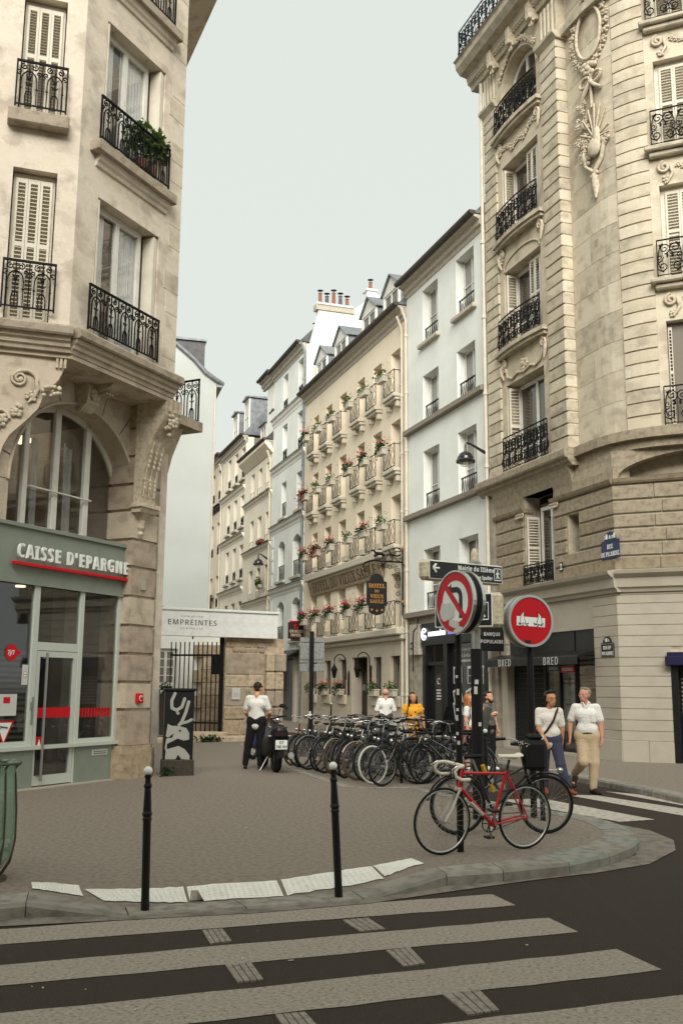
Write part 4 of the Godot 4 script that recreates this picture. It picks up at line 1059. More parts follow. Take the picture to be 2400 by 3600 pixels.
func build_corner_house():
	var b = thing("corner_house", "honey stone corner house with rounded corner, iron balconies and bank shop below", "building", RF)
	var r = RandomNumberGenerator.new(); r.seed = 77
	var m; var o
	var st = ["stone_right", "stone_right_b", "stone_right_c"]
	var F2 = Transform3D(Basis(Vector3.UP, deg_to_rad(47)), V(0, 0, 0))
	var top = 22.3
	# upper facade with its openings
	var ops = [[-5.35, -3.12, 8.2, 10.96], [-5.35, -3.12, 12.1, 14.67], [-5.35, -3.12, 15.75, 18.25], [-5.35, -3.1, 19.4, 20.65]]
	m = MB.new(); wall_sheet(m, -6.45, -1.9, 8.0, 20.65, ops, 0, 0.5)
	# the arched head of the fifth-floor window
	var cx = -4.22; var ar = 1.12
	var arc = []
	for k in 13: arc.append(Vector2(cx + ar * cos(PI * k / 12), 20.65 + ar * sin(PI * k / 12)))
	for k in 12:
		var a = arc[k]; var c = arc[k + 1]
		m.quad(V(a.x, a.y, 0), V(a.x, a.y, -0.5), V(c.x, c.y, -0.5), V(c.x, c.y, 0)); m.quad(V(a.x, a.y, 0), V(c.x, c.y, 0), V(c.x, top, 0), V(a.x, top, 0))
	m.quad(V(-6.45, 20.65, 0), V(cx - ar, 20.65, 0), V(cx - ar, top, 0), V(-6.45, top, 0)); m.quad(V(cx + ar, 20.65, 0), V(-1.9, 20.65, 0), V(-1.9, top, 0), V(cx + ar, top, 0))
	m.quad(V(-6.45, 8, -0.3), V(-6.45, 8, 0), V(-6.45, top, 0), V(-6.45, top, -0.3)); m.quad(V(-1.9, 8, 0), V(-1.9, 8, -0.4), V(-1.9, top, -0.4), V(-1.9, top, 0))
	put(m, "wall", "stone_right", b)
	# rounded corner wall; a window column opens in it
	m = MB.new()
	var sw = [3.2, 4.75]
	var rows = [[8.2, 10.96], [12.1, 14.67], [15.75, 18.25], [19.4, 21.6]]
	path_block(m, 0.0, 1.25, 8.0, top, 0, -0.3, 1); path_block(m, 1.25, 3.2, 8.0, top, 0, -0.3, 10); path_block(m, 4.75, 7.5, 8.0, top, 0, -0.3, 2)
	var y = 8.0
	for w in rows:
		path_block(m, 3.2, 4.75, y, w[0], 0, -0.3, 2); y = w[1]
	path_block(m, 3.2, 4.75, y, top, 0, -0.3, 2)
	put(m, "wall", "stone_right_c", b)
	# mass behind
	m = MB.new(); m.flat([Vector2(-6.44, -0.52), Vector2(-1.9, -0.52), Vector2(-0.7, -0.65), Vector2(0.5, -1.1), Vector2(1.4, -1.95), Vector2(4.3, -5.1), Vector2(4.3, -12), Vector2(-6.44, -12)], 8.02, top - 0.05); put(m, "wall", "room_dark", b)
	# rustication: left and right strips, rounded strip; one stone per course
	var dy = 0.347
	for k in 36:
		var y0 = 8.2 + k * dy; var e = r.randf_range(-0.006, 0.006)
		m = MB.new(); m.bev(-2.77, -1.88, y0 + 0.02, y0 + dy - 0.02, -0.33, 0.06 + e, 0.012); put(m, "stone_block", st[r.randi() % 3], b)
		m = MB.new(); m.bev(-6.47, -5.64, y0 + 0.02, y0 + dy - 0.02, -0.3, 0.06 + e, 0.012); put(m, "stone_block", st[r.randi() % 3], b)
		m = MB.new(); path_block(m, 2.12, 2.98, y0 + 0.02, y0 + dy - 0.02, 0.05 + e, -0.05, 4); put(m, "stone_block", st[r.randi() % 3], b)
	# large plain stones of the rounded panel
	for k in 17:
		var y0 = 8.25 + k * 0.82; var s = 0.12 + (0.35 if k % 2 else 0.0)
		for q in [[0.1, 0.95 + 0.25 * (k % 2)], [0.97 + 0.25 * (k % 2), 2.05]]:
			m = MB.new(); path_block(m, q[0], q[1], y0 + 0.006, y0 + 0.814, 0.012 + r.randf_range(-0.003, 0.003), -0.01, 3); put(m, "stone_block", st[r.randi() % 3], b)
	# capitals of the strips, fluted frieze, cornice and parapet railing
	for q in [[-2.85, -1.8], [-6.55, -5.58]]:
		m = MB.new(); extrude_x(m, P2([-0.3, 20.62, 0.07, 20.62, 0.12, 20.68, 0.2, 20.76, 0.2, 20.86, -0.3, 20.86]), q[0], q[1]); put(m, "capital", "stone_right_b", b)
		for j in 4:
			m = MB.new(); m.bev(q[0] + 0.12 + j * 0.21, q[0] + 0.24 + j * 0.21, 20.95, 22.0, 0.0, 0.06, 0.03); put(m, "flute", "stone_right_c", b)
	m = MB.new(); extrude_x(m, P2([-0.3, 22.1, 0.1, 22.1, 0.14, 22.25, 0.25, 22.32, 0.3, 22.55, 0.55, 22.6, 0.7, 22.8, 0.72, 23.0, 0.8, 23.05, -0.3, 23.05]), -7.2, -1.75); put(m, "cornice", "stone_right_b", b)
	for k in 34:
		m = MB.new(); m.box(-6.6 + k * 0.14, -6.53 + k * 0.14, 22.26, 22.34, 0.1, 0.22); put(m, "dentil", "stone_right_c", b)
	m = MB.new(); rail_scroll(m, -7.1, -1.8, 23.05, 24.2, 0.62, 0.0, 1.2); put(m, "parapet_railing", "iron", b)
	m = MB.new(); rail_scroll(m, 0.0, 0.9, 23.05, 24.2, 0.0); o = put(m, "parapet_railing", "iron", b); o.transform = turned(V(-7.1, 0, -0.3), -PI / 2)
	m = MB.new(); path_block(m, -0.1, 7.5, 20.66, 20.9, 0.22, -0.2, 16); path_block(m, 0.9, 7.5, 22.1, 23.05, 0.5, -0.2, 14); put(m, "cornice", "stone_right_b", b)
	m = MB.new(); m.box(-6.4, -1.9, 23.06, 26.0, -6, -1.2); put(m, "attic", "stone_right", b)
	# windows of the facade
	for k in 4:
		var w = ops[k] if k < 3 else [-5.35, -3.1, 19.4, 21.75]
		if k < 3:
			window(b, w[0] + 0.08, w[1] - 0.02, w[2], w[3] - 0.02, -0.45, 2, [0.3] if k else [0.25], "dim_glass", "white_paint", 0.1)
		else:
			m = MB.new(); m.tube(arc_pts(V(cx, 20.65, -0.4), ar - 0.08, ar - 0.08, 0, PI, 14), 0.07, 5); m.box(cx - 0.06, cx + 0.06, 19.4, 21.7, -0.45, -0.36); m.box(cx - ar, cx - ar + 0.1, 19.4, 20.65, -0.45, -0.36); m.box(cx + ar - 0.1, cx + ar, 19.4, 20.65, -0.45, -0.36); m.box(cx - ar, cx + ar, 20.3, 20.36, -0.44, -0.37)
			o = put(m, "window", "white_paint", b)
			for s in [-1, 1]:
				m = MB.new(); var pl = [Vector2(cx + s * 0.05, 19.42), Vector2(cx + s * (ar - 0.1), 19.42)]
				for j in 7: pl.append(Vector2(cx + s * (ar - 0.1) * cos(PI / 2 * j / 6.0 * 0.96), 20.65 + (ar - 0.1) * sin(PI / 2 * j / 6.0 * 0.96)))
				m.prism(pl, -0.42, -0.41); put(m, "pane", "dim_glass", o)
		# louvred shutter on the near half, another folded on the far jamb
		if k == 1 or k == 2:
			shutter(b, w[1] - 0.95, w[1] - 0.04, w[2] + 0.06, w[3] - 0.1, -0.2, 3, 26)
		var far = Transform3D(Basis(Vector3.UP, deg_to_rad(82)), V(w[0] + 0.1, 0, -0.02))
		shutter(b, 0.0, 0.36, w[2] + 0.06, w[3] - 0.1 if k < 3 else 20.6, 0.0, 1, 24, far)
		# bowed balcony slab, bracket scrolls, railing, carved lintel below it
		var by = w[2]
		if k > 0:
			m = MB.new(); var pr = []
			for j in 13:
				var f = j / 12.0; pr.append(Vector2(lerpf(-5.75, -2.8, f), 0.2 + 0.12 * (1.0 - pow(2 * f - 1, 2))))
			pr.append(Vector2(-2.8, -0.1)); pr.append(Vector2(-5.75, -0.1))
			m.flat(pr, by - 0.16, by - 0.04)
			var pr2 = []
			for p in pr: pr2.append(Vector2(lerpf(p.x, cx, 0.05), p.y - 0.07 if p.y > 0 else p.y))
			m.flat(pr2, by - 0.26, by - 0.161); put(m, "balcony", "stone_right_b", b)
			m = MB.new(); rail_scroll(m, -5.55, -3.05, by - 0.04, by + 1.0, 0.13, 0.1, 1.5); put(m, "railing", "iron", b)
			m = MB.new()
			for s in [-1, 1]:
				var x = cx + s * 1.25
				m.tube(spiral_pts(V(x - s * 0.05, by - 0.45, 0.05), 0.17, 1.5, PI / 2, s), 0.045, 5); m.tube([V(x + s * 0.1, by - 0.5, 0.06), V(x + s * 0.05, by - 0.75, 0.07), V(x - s * 0.05, by - 0.95, 0.05)], [0.07, 0.06, 0.03], 5)
				leafy(m, V(x, by - 0.62, 0.04), 0.15, 7, r)
			if k == 1:
				for s in [-1, 1]:
					m.tube([V(cx, by - 1.0, 0.03), V(cx + s * 0.4, by - 0.92, 0.03), V(cx + s * 0.7, by - 1.02, 0.03), V(cx + s * 1.0, by - 0.9, 0.03), V(cx + s * 1.1, by - 0.6, 0.03)], 0.045, 5)
				leafy(m, V(cx, by - 0.75, 0.03), 0.24, 9, r)
			elif k == 3:
				for j in 18:
					var f = j / 17.0; leafy(m, V(lerpf(cx - 1.15, cx + 1.15, f), by - 0.6 - 0.25 * sin(PI * f) + 0.18 * absf(sin(3 * PI * f)), 0.03), 0.13, 5, r)
			else:
				m.tube(arc_pts(V(cx, by - 1.05, 0.02), 1.1, 0.4, 0, PI, 10), 0.03, 4)
			put(m, "carving", "ornament", b)
	m = MB.new(); rail_scroll(m, -5.15, -2.58, 8.15, 9.22, 0.28, 0.0, 1.6); put(m, "railing", "iron", b)
	# garland above the arch, with its scroll brackets
	m = MB.new()
	for j in 17:
		var f = j / 16.0; leafy(m, V(lerpf(-5.3, -3.1, f), 21.35 + 0.7 * sin(PI * f), 0.06), 0.14, 6, r)
	for x in [-5.5, -4.22, -2.95]:
		m.bev(x - 0.12, x + 0.12, 21.9, 22.5, 0.0, 0.35, 0.02); m.tube(spiral_pts(V(x, 21.8, 0.2), 0.14, 1.4, 0, 1), 0.05, 5)
	put(m, "carving", "ornament", b)
	# windows of the other street at the edge of the picture
	var TW = Transform3D(Basis(Vector3.UP, deg_to_rad(47)), rot_path(3.2))
	for k in 4:
		var w = rows[k]
		m = MB.new(); m.box(0.0, 1.55, w[0], w[1], -0.34, -0.215); o = put(m, "window_back", "shutter" if k else "room_dark", b); o.transform = TW
		shutter(b, 0.12 if k else 0.02, 0.85 if k else 0.12, w[0] + 0.05, w[1] - 0.12, -0.2, 2 if k else 1, 26, TW); shutter(b, 0.86, 1.5, w[0] + 0.05, w[1] - 0.12, -0.2, 2, 26, TW)
		m = MB.new(); rail_scroll(m, -0.12, 1.75, w[0], w[0] + 1.02, 0.14, 0.0, 1.0); o = put(m, "railing", "iron", b); o.transform = TW
		if k:
			m = MB.new(); m.bev(-0.3, 2.0, w[0] - 0.18, w[0] - 0.05, 0.0, 0.3, 0.03); m.bev(-0.2, 1.9, w[0] - 0.32, w[0] - 0.181, 0, 0.18, 0.03); o = put(m, "balcony", "stone_right_b", b); o.transform = TW
			m = MB.new(); m.tube(spiral_pts(V(0.15, w[0] - 0.6, 0.04), 0.16, 1.6, PI / 2, 1), 0.05, 5); m.tube([V(0.3, w[0] - 0.55, 0.04), V(0.36, w[0] - 0.8, 0.05), V(0.2, w[0] - 1.05, 0.04)], [0.06, 0.05, 0.03], 5); leafy(m, V(0.2, w[0] - 0.95, 0.03), 0.13, 6, r)
			for j in 9: leafy(m, V(0.5 + j * 0.12, w[0] - 0.6 - 0.1 * sin(j * 0.5), 0.03), 0.09, 5, r)
			o = put(m, "carving", "ornament", b); o.transform = TW
	# tall carved trophy on the rounded panel
	m = MB.new()
	var T = func(s, yy): return rot_path(s, 0.03) + V(0, yy, 0)
	var turn = Basis(Vector3.UP, deg_to_rad(8)) * Basis.from_scale(V(1.4, 1.15, 1.7))
	for j in 22:
		var a = TAU * j / 22.0
		m.t = Transform3D(turn, rot_path(1.3, 0.04) + V(0, 20.0, 0)); leafy(m, V(cos(a) * 0.5, sin(a) * 0.85, 0), 0.12, 5, r)
	m.tube(arc_pts(V(0.02, 0, 0.02), 0.36, 0.68, 0, TAU, 20), 0.035, 5)
	leafy(m, V(0.05, 0.95, 0.06), 0.2, 8, r); m.ball(V(0.05, 1.0, 0.08), V(0.12, 0.16, 0.12)); leafy(m, V(0, -0.95, 0.03), 0.22, 8, r)
	m.t = Transform3D(turn, rot_path(1.38, 0.03) + V(0, 18.45, 0))
	for s in [-1, 1]:
		m.tube(arc_pts(V(s * 0.16, 0.05, 0.04), 0.15, 0.12, 0, TAU, 10), 0.035, 5); m.tube([V(0, 0, 0.04), V(s * 0.15, -0.2, 0.05), V(s * 0.28, -0.32, 0.03)], [0.05, 0.05, 0.03], 5)
	m.bar(V(0, 0.4, 0.03), V(0, -0.7, 0.03), 0.03, 5)
	m.t = Transform3D(turn, rot_path(1.38, 0.02) + V(0, 16.8, 0))
	for j in 26: leafy(m, V(-0.28 + r.randfn(0, 0.1), r.randf_range(-0.3, 1.1), 0.03), 0.09, 5, r)
	for j in 9:
		var a = deg_to_rad(-70 + j * 24.0); m.bar(V(0.05, -0.1, 0.04), V(0.05 + sin(a) * 0.42, -0.1 + cos(a) * (0.9 if j < 6 else 0.45), 0.04), 0.022, 4)
	m.ball(V(0.06, -0.35, 0.06), V(0.17, 0.24, 0.09), 6, 10); m.ball(V(0.14, -0.15, 0.05), V(0.08, 0.3, 0.07), 6, 8); leafy(m, V(-0.25, -0.5, 0.03), 0.18, 7, r); leafy(m, V(0.3, -0.3, 0.03), 0.16, 7, r)
	m.tube([V(-0.3, -0.3, 0.03), V(-0.22, -0.7, 0.04), V(0, -0.95, 0.04)], 0.04, 5); m.tube([V(0.3, -0.3, 0.03), V(0.22, -0.7, 0.04), V(0, -0.95, 0.04)], 0.04, 5); leafy(m, V(0, -1.0, 0.03), 0.14, 6, r)
	m.tube([V(0, -1.0, 0.03), V(0.03, -1.3, 0.03), V(0, -1.6, 0.02)], [0.06, 0.07, 0.02], 5)
	m.t = Transform3D.IDENTITY
	put(m, "carved_trophy", "ornament", b)
	# ledge under the first full storey
	var led = [-0.3, 7.68, 0.12, 7.68, 0.16, 7.74, 0.22, 7.78, 0.25, 7.86, 0.33, 7.88, 0.36, 7.93, 0.36, 8.1, 0.33, 8.14, -0.3, 8.15]
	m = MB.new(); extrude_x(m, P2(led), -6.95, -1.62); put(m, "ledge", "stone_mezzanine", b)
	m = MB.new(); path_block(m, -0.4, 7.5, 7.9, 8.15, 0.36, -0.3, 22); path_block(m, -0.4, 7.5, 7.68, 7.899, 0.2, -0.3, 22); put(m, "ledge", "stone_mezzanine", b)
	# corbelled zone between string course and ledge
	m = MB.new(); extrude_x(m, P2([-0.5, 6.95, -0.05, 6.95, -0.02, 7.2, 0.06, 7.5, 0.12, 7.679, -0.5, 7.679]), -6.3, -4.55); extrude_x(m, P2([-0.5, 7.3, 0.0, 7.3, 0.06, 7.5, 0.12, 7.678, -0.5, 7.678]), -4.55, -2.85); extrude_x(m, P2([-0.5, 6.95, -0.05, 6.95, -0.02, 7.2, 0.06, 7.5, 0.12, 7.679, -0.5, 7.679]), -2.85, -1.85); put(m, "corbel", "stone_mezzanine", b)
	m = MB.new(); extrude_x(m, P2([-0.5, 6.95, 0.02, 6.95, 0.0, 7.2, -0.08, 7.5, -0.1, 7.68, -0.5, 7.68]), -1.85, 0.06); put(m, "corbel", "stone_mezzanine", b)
	m = MB.new(); var ap = [Vector2(0.0, 6.95), Vector2(0.1, 6.95)]
	for j in 11:
		var a = PI - PI / 2 * j / 10.0
		ap.append(Vector2(2.6 + 2.45 * cos(a), 6.98 + 0.62 * sin(a)))
	ap.append(Vector2(5.0, 7.6)); ap.append(Vector2(5.0, 7.68)); ap.append(Vector2(0.0, 7.68))
	m.prism(ap, -0.3, 0.0); o = put(m, "arched_corbel", "stone_mezzanine", b); o.transform = F2
	m = MB.new(); m.box(-0.0, 5.0, 6.9, 7.69, -0.9, -0.55); o = put(m, "wall", "stone_right_b", b); o.transform = F2
	# string course
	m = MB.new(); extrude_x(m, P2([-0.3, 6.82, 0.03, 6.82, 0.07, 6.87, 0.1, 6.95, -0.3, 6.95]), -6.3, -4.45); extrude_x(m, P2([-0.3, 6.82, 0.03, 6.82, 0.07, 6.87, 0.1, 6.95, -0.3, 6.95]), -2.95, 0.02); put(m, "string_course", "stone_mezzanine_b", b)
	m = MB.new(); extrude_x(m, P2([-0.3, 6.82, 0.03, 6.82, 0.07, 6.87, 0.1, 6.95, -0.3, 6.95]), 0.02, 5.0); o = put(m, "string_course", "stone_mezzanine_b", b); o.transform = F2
	for x in [-4.62, -2.72]:
		m = MB.new()
		for j in 5: m.tube(arc_pts(V(x - 0.2 + j * 0.09, 6.74, 0.06), 0.05, 0.06, 0, TAU, 7), 0.025, 4)
		put(m, "carving", "ornament", b)
	# mezzanine: bevelled courses
	var mz = [4.62, 4.98, 5.33, 5.69, 6.04, 6.4, 6.8]
	m = MB.new(); wall_sheet(m, -6.3, 0.0, 4.6, 7.3, [[-4.5, -2.9, 4.6, 7.3], [-2.18, -1.64, 5.28, 6.38]], -0.05, 0.5); put(m, "wall", "stone_right_b", b)
	m = MB.new(); m.quad(V(0, 4.6, -0.05), V(5, 4.6, -0.05), V(5, 6.9, -0.05), V(0, 6.9, -0.05)); o = put(m, "wall", "stone_right_b", b); o.transform = F2
	m = MB.new(); m.flat([Vector2(-6.3, -0.56), Vector2(-0.1, -0.56), Vector2(3.3, -4.2), Vector2(3.3, -10), Vector2(-6.3, -10)], 4.1, 7.1); put(m, "wall", "room_dark", b)
	for k in 6:
		var y0 = mz[k] + 0.018; var y1 = mz[k + 1] - 0.018
		var segs = [[-6.25, -4.56], [-2.86, -2.22], [-1.6, 0.0]]
		if k < 2 or k == 5: segs = [[-6.25, -4.56], [-2.86, 0.0]]
		for s in segs:
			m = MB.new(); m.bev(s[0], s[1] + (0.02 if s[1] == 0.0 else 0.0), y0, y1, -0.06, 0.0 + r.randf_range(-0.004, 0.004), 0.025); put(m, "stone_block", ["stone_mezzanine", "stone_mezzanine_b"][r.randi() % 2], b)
		var xs = 0.0
		while xs < 4.5:
			var w = r.randf_range(0.7, 1.3)
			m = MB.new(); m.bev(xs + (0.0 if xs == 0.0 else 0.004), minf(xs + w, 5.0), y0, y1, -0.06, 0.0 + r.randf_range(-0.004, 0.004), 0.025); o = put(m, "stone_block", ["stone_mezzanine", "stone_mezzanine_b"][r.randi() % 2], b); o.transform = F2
			xs += w
	# mezzanine windows
	window(b, -4.2, -2.95, 4.66, 6.95, -0.45, 2, [], "dark_glass", "white_paint", 0.09)
	shutter(b, 0.0, 0.4, 4.7, 6.7, 0.0, 1, 22, Transform3D(Basis(Vector3.UP, deg_to_rad(80)), V(-4.42, 0, -0.05)))
	m = MB.new(); rail_scroll(m, -4.48, -2.86, 4.64, 5.25, 0.05, 0.0, 1.4); put(m, "railing", "iron", b)
	m = MB.new(); m.box(-2.16, -1.66, 5.3, 6.36, -0.5, -0.46); put(m, "window", "dark_glass", b)
	# cornice over the shops
	var co = [-0.4, 4.08, 0.05, 4.08, 0.08, 4.16, 0.14, 4.2, 0.16, 4.42, 0.22, 4.46, 0.3, 4.52, 0.33, 4.6, 0.0, 4.65, -0.4, 4.65]
	m = MB.new(); extrude_x(m, P2(co), -6.6, 0.12); put(m, "cornice", "stone_ground", b)
	m = MB.new(); extrude_x(m, P2(co), 0.02, 5.0); o = put(m, "cornice", "stone_ground", b); o.transform = F2
	# ground storey: smooth courses round the corner
	var gy = [0.49, 0.72, 0.98, 1.25, 1.51, 1.78, 2.03, 2.27, 2.48, 2.74, 3.01, 3.27, 3.53, 3.8, 4.01, 4.08]
	for k in gy.size() - 1:
		m = MB.new(); m.bev(-1.06, 0.0, gy[k] + 0.007, gy[k + 1] - 0.007, -0.4, 0.0, 0.004); put(m, "stone_block", "stone_ground", b)
		var hi = gy[k] > 2.5
		m = MB.new(); m.bev(0.004, 4.5 if hi else 1.2, gy[k] + 0.007, gy[k + 1] - 0.007, -0.4, 0.0, 0.004); o = put(m, "stone_block", "stone_ground", b); o.transform = F2
	m = MB.new(); m.box(-1.04, 0.0, 0.3, 4.09, -0.4, -0.02); put(m, "wall", "stone_dark", b)
	m = MB.new(); m.box(0.0, 1.18, 0.3, 4.09, -0.4, -0.02); m.box(1.18, 4.5, 2.5, 4.09, -0.4, -0.02); o = put(m, "wall", "stone_dark", b); o.transform = F2
	m = MB.new(); m.bev(-1.08, 0.01, -0.05, 0.49, -0.4, 0.03, 0.01); put(m, "plinth", "stone_ground", b)
	for q in [[0.0, 0.62], [0.625, 1.2]]:
		m = MB.new(); m.bev(q[0], q[1], -0.05, 0.49, -0.4, 0.03, 0.01); o = put(m, "plinth", "stone_ground", b); o.transform = F2
	# dark shop on the other street
	m = MB.new(); m.box(1.2, 4.5, -0.05, 2.5, -0.5, -0.3); m.bev(1.2, 1.36, 0, 2.5, -0.3, 0.02, 0.01); o = put(m, "shop_front", "shop_black", b); o.transform = F2
	for k in 9:
		m = MB.new(); m.box(1.4, 2.6, 1.15 + k * 0.1, 1.19 + k * 0.1, -0.28, -0.26); o = put(m, "blind_slat", "room_light", b); o.transform = F2
	m = MB.new(); m.bev(1.1, 4.5, 2.28, 2.5, -0.1, 0.22, 0.02); m.box(1.14, 4.5, 2.5, 2.6, -0.1, 0.15); o = put(m, "awning", "navy", b); o.transform = F2
	# ---- bank branch: fascia panel, glazing, awning ----
	m = MB.new(); m.box(-5.75, -1.06, 3.25, 4.08, -0.4, -0.03); put(m, "fascia", "stone_ground", b)
	m = MB.new(); m.bev(-6.05, -5.72, -0.02, 4.08, -0.4, 0.0, 0.01); put(m, "pilaster", "stone_ground", b)
	m = MB.new(); m.box(-6.3, -6.06, -0.02, 4.08, -0.4, -0.1); put(m, "wall", "grey_wall", b)
	m = MB.new(); m.box(-5.72, -1.06, 2.66, 3.25, -0.36, -0.12); m.box(-5.72, -1.06, -0.05, 0.12, -0.4, -0.08); m.box(-5.72, -3.7, 0.12, 2.66, -0.36, -0.24); m.box(-3.76, -3.7, 0.12, 2.66, -0.24, -0.1); m.box(-2.2, -2.14, 0.12, 3.25, -0.24, -0.1); m.box(-3.0, -2.94, 0.12, 2.66, -0.2, -0.11)
	put(m, "shop_front", "shop_black", b)
	for k in 17:
		m = MB.new(); m.box(-5.6, -3.8, 0.2 + k * 0.14, 0.32 + k * 0.14, -0.24, -0.22); put(m, "roller_slat", "black_matt", b)
	for q in [[-3.7, -3.0], [-2.94, -2.2], [-2.14, -1.08]]:
		m = MB.new(); m.box(q[0], q[1], 0.14, 2.62, -0.17, -0.16); put(m, "pane", "glass", b)
	m = MB.new(); m.box(-3.72, -1.06, 0.0, 2.7, -2.2, -2.1); m.box(-3.72, -1.06, -0.05, 0.02, -2.1, -0.4); m.box(-3.72, -1.06, 2.64, 2.7, -2.1, -0.37); put(m, "banking_hall", "room", b)
	for k in 15:
		m = MB.new(); m.box(-2.12, -1.1, 0.75 + k * 0.12, 0.8 + k * 0.12, -0.26, -0.24); put(m, "blind_slat", "room_light", b)
	m = MB.new(); m.box(-3.0, -2.3, 0.6, 2.2, -0.23, -0.21); o = put(m, "poster", "poster", b)
	text("LA BRED, BIEN PLUS", 0.055, 0.004, "dark_brown", o, Transform3D(Basis.IDENTITY, V(-2.64, 1.98, -0.208)), false, 700, 0.75)
	text("QU'UNE BANQUE EN LIGNE", 0.055, 0.004, "dark_brown", o, Transform3D(Basis.IDENTITY, V(-2.64, 1.87, -0.208)), false, 700, 0.72)
	text("directement", 0.1, 0.004, "board_tan", o, Transform3D(Basis.IDENTITY, V(-2.6, 1.42, -0.208)), true, 400, 0.9)
	text("SMARTPHONE", 0.06, 0.004, "dark_brown", o, Transform3D(Basis.IDENTITY, V(-2.6, 1.3, -0.208)), false, 700, 0.8)
	m = MB.new(); m.box(-3.55, -2.85, 2.2, 2.34, -0.1, -0.08); o = put(m, "name_plate", "blue_plate", b); text("BANQUE.", 0.085, 0.004, "letter_white", o, Transform3D(Basis.IDENTITY, V(-3.2, 2.27, -0.078)), false, 400, 1.0)
	m = MB.new(); m.box(-2.83, -2.16, 2.15, 2.32, -0.1, -0.08); o = put(m, "name_plate", "red_paint", b); text("ASSURANCE", 0.085, 0.004, "letter_white", o, Transform3D(Basis.IDENTITY, V(-2.5, 2.235, -0.078)), false, 700, 0.85)
	m = MB.new(); extrude_x(m, P2([-0.1, 2.7, 0.0, 2.7, 0.5, 2.56, 0.52, 2.54, 0.52, 2.34, 0.5, 2.34, 0.5, 2.5, -0.1, 2.62]), -6.1, -1.07); var aw = put(m, "awning", "navy", b); aw.material_override = M["shop_black"]
	text("BRED", 0.2, 0.004, "paper", aw, Transform3D(Basis.IDENTITY, V(-4.9, 2.44, 0.523)), false, 400, 1.0, "lettering", 8)
	text("BRED", 0.2, 0.004, "paper", aw, Transform3D(Basis.IDENTITY, V(-2.35, 2.44, 0.523)), false, 400, 1.0, "lettering", 8)
	m = MB.new(); m.box(-5.9, -1.06, -0.04, 0.06, -0.3, 0.06); put(m, "step", "stone_ground", b)
	# rainwater pipe at the party wall
	m = MB.new(); m.tube([V(-6.6, 0.3, 0.1), V(-6.6, 17.0, 0.08), V(-6.55, 22.0, 0.08)], 0.06, 8)
	for yy in [2.2, 4.9, 8.6, 11.0, 13.6, 16.2]: m.lathe([Vector2(0.062, yy), Vector2(0.085, yy + 0.02), Vector2(0.085, yy + 0.12), Vector2(0.062, yy + 0.14)], 8, V(-6.6, 0, 0.09))
	put(m, "drainpipe", "pipe", b)
	m = MB.new(); m.box(-6.68, -6.3, 0, 7.6, -0.4, -0.01); put(m, "party_wall", "grey_wall", b)
	# ---- name plates on the corner ----
	street_plate(V(-0.17, 5.18, 0.0), 0.76, "RUE", "DE PICARDIE", "3\u1d49 Arr\u1d57", "weathered blue enamel street plate on the stones above the cornice", "blue_plate")
	street_plate(V(-0.46, 2.68, 0.0), 0.56, "RUE DE", "PICARDIE", "3\u1d49 A", "small black street plate with an orange mark on the smooth corner stones", "black")
	var nb = thing("house_number", "small dark enamel plate with the house number beside the mezzanine window", "number plate", RF * turned(V(-2.5, 5.0, 0.005), 0))
	m = MB.new(); m.bev(-0.09, 0.09, -0.13, 0.13, 0, 0.015, 0.004); put(m, "plate", "black", nb)
	text("2", 0.17, 0.004, "letter_white", nb, Transform3D(Basis.IDENTITY, V(0, 0, 0.018)), true, 700)
	# hanging sign of the neighbouring bank on a bracket
	var hs = thing("hanging_sign", "dark double-faced bank sign on a bracket above the shop awning", "sign", RF * turned(V(-5.55, 3.3, 0.0), -PI / 2))
	m = MB.new(); m.bev(0.2, 1.0, -0.5, 0.55, -0.06, 0.06, 0.01); put(m, "panel", "shop_black", hs)
	m = MB.new(); m.bar(V(0, 0.3, 0), V(0.2, 0.3, 0), 0.02, 6); m.bar(V(0, -0.3, 0), V(0.2, -0.3, 0), 0.02, 6); put(m, "bracket", "steel", hs)
	for yy in [[0.0, "BANQUE"], [-0.22, "POPULAIRE"]]: text(yy[1], 0.1, 0.004, "paper", hs, Transform3D(Basis(Vector3.UP, PI), V(0.6, yy[0], -0.063)), false, 400, 0.9, "lettering", 6)
	for yy in [[0.0, "BANQUE"], [-0.22, "POPULAIRE"]]: text(yy[1], 0.1, 0.004, "paper", hs, Transform3D(Basis.IDENTITY, V(0.6, yy[0], 0.063)), false, 400, 0.9, "lettering", 6)

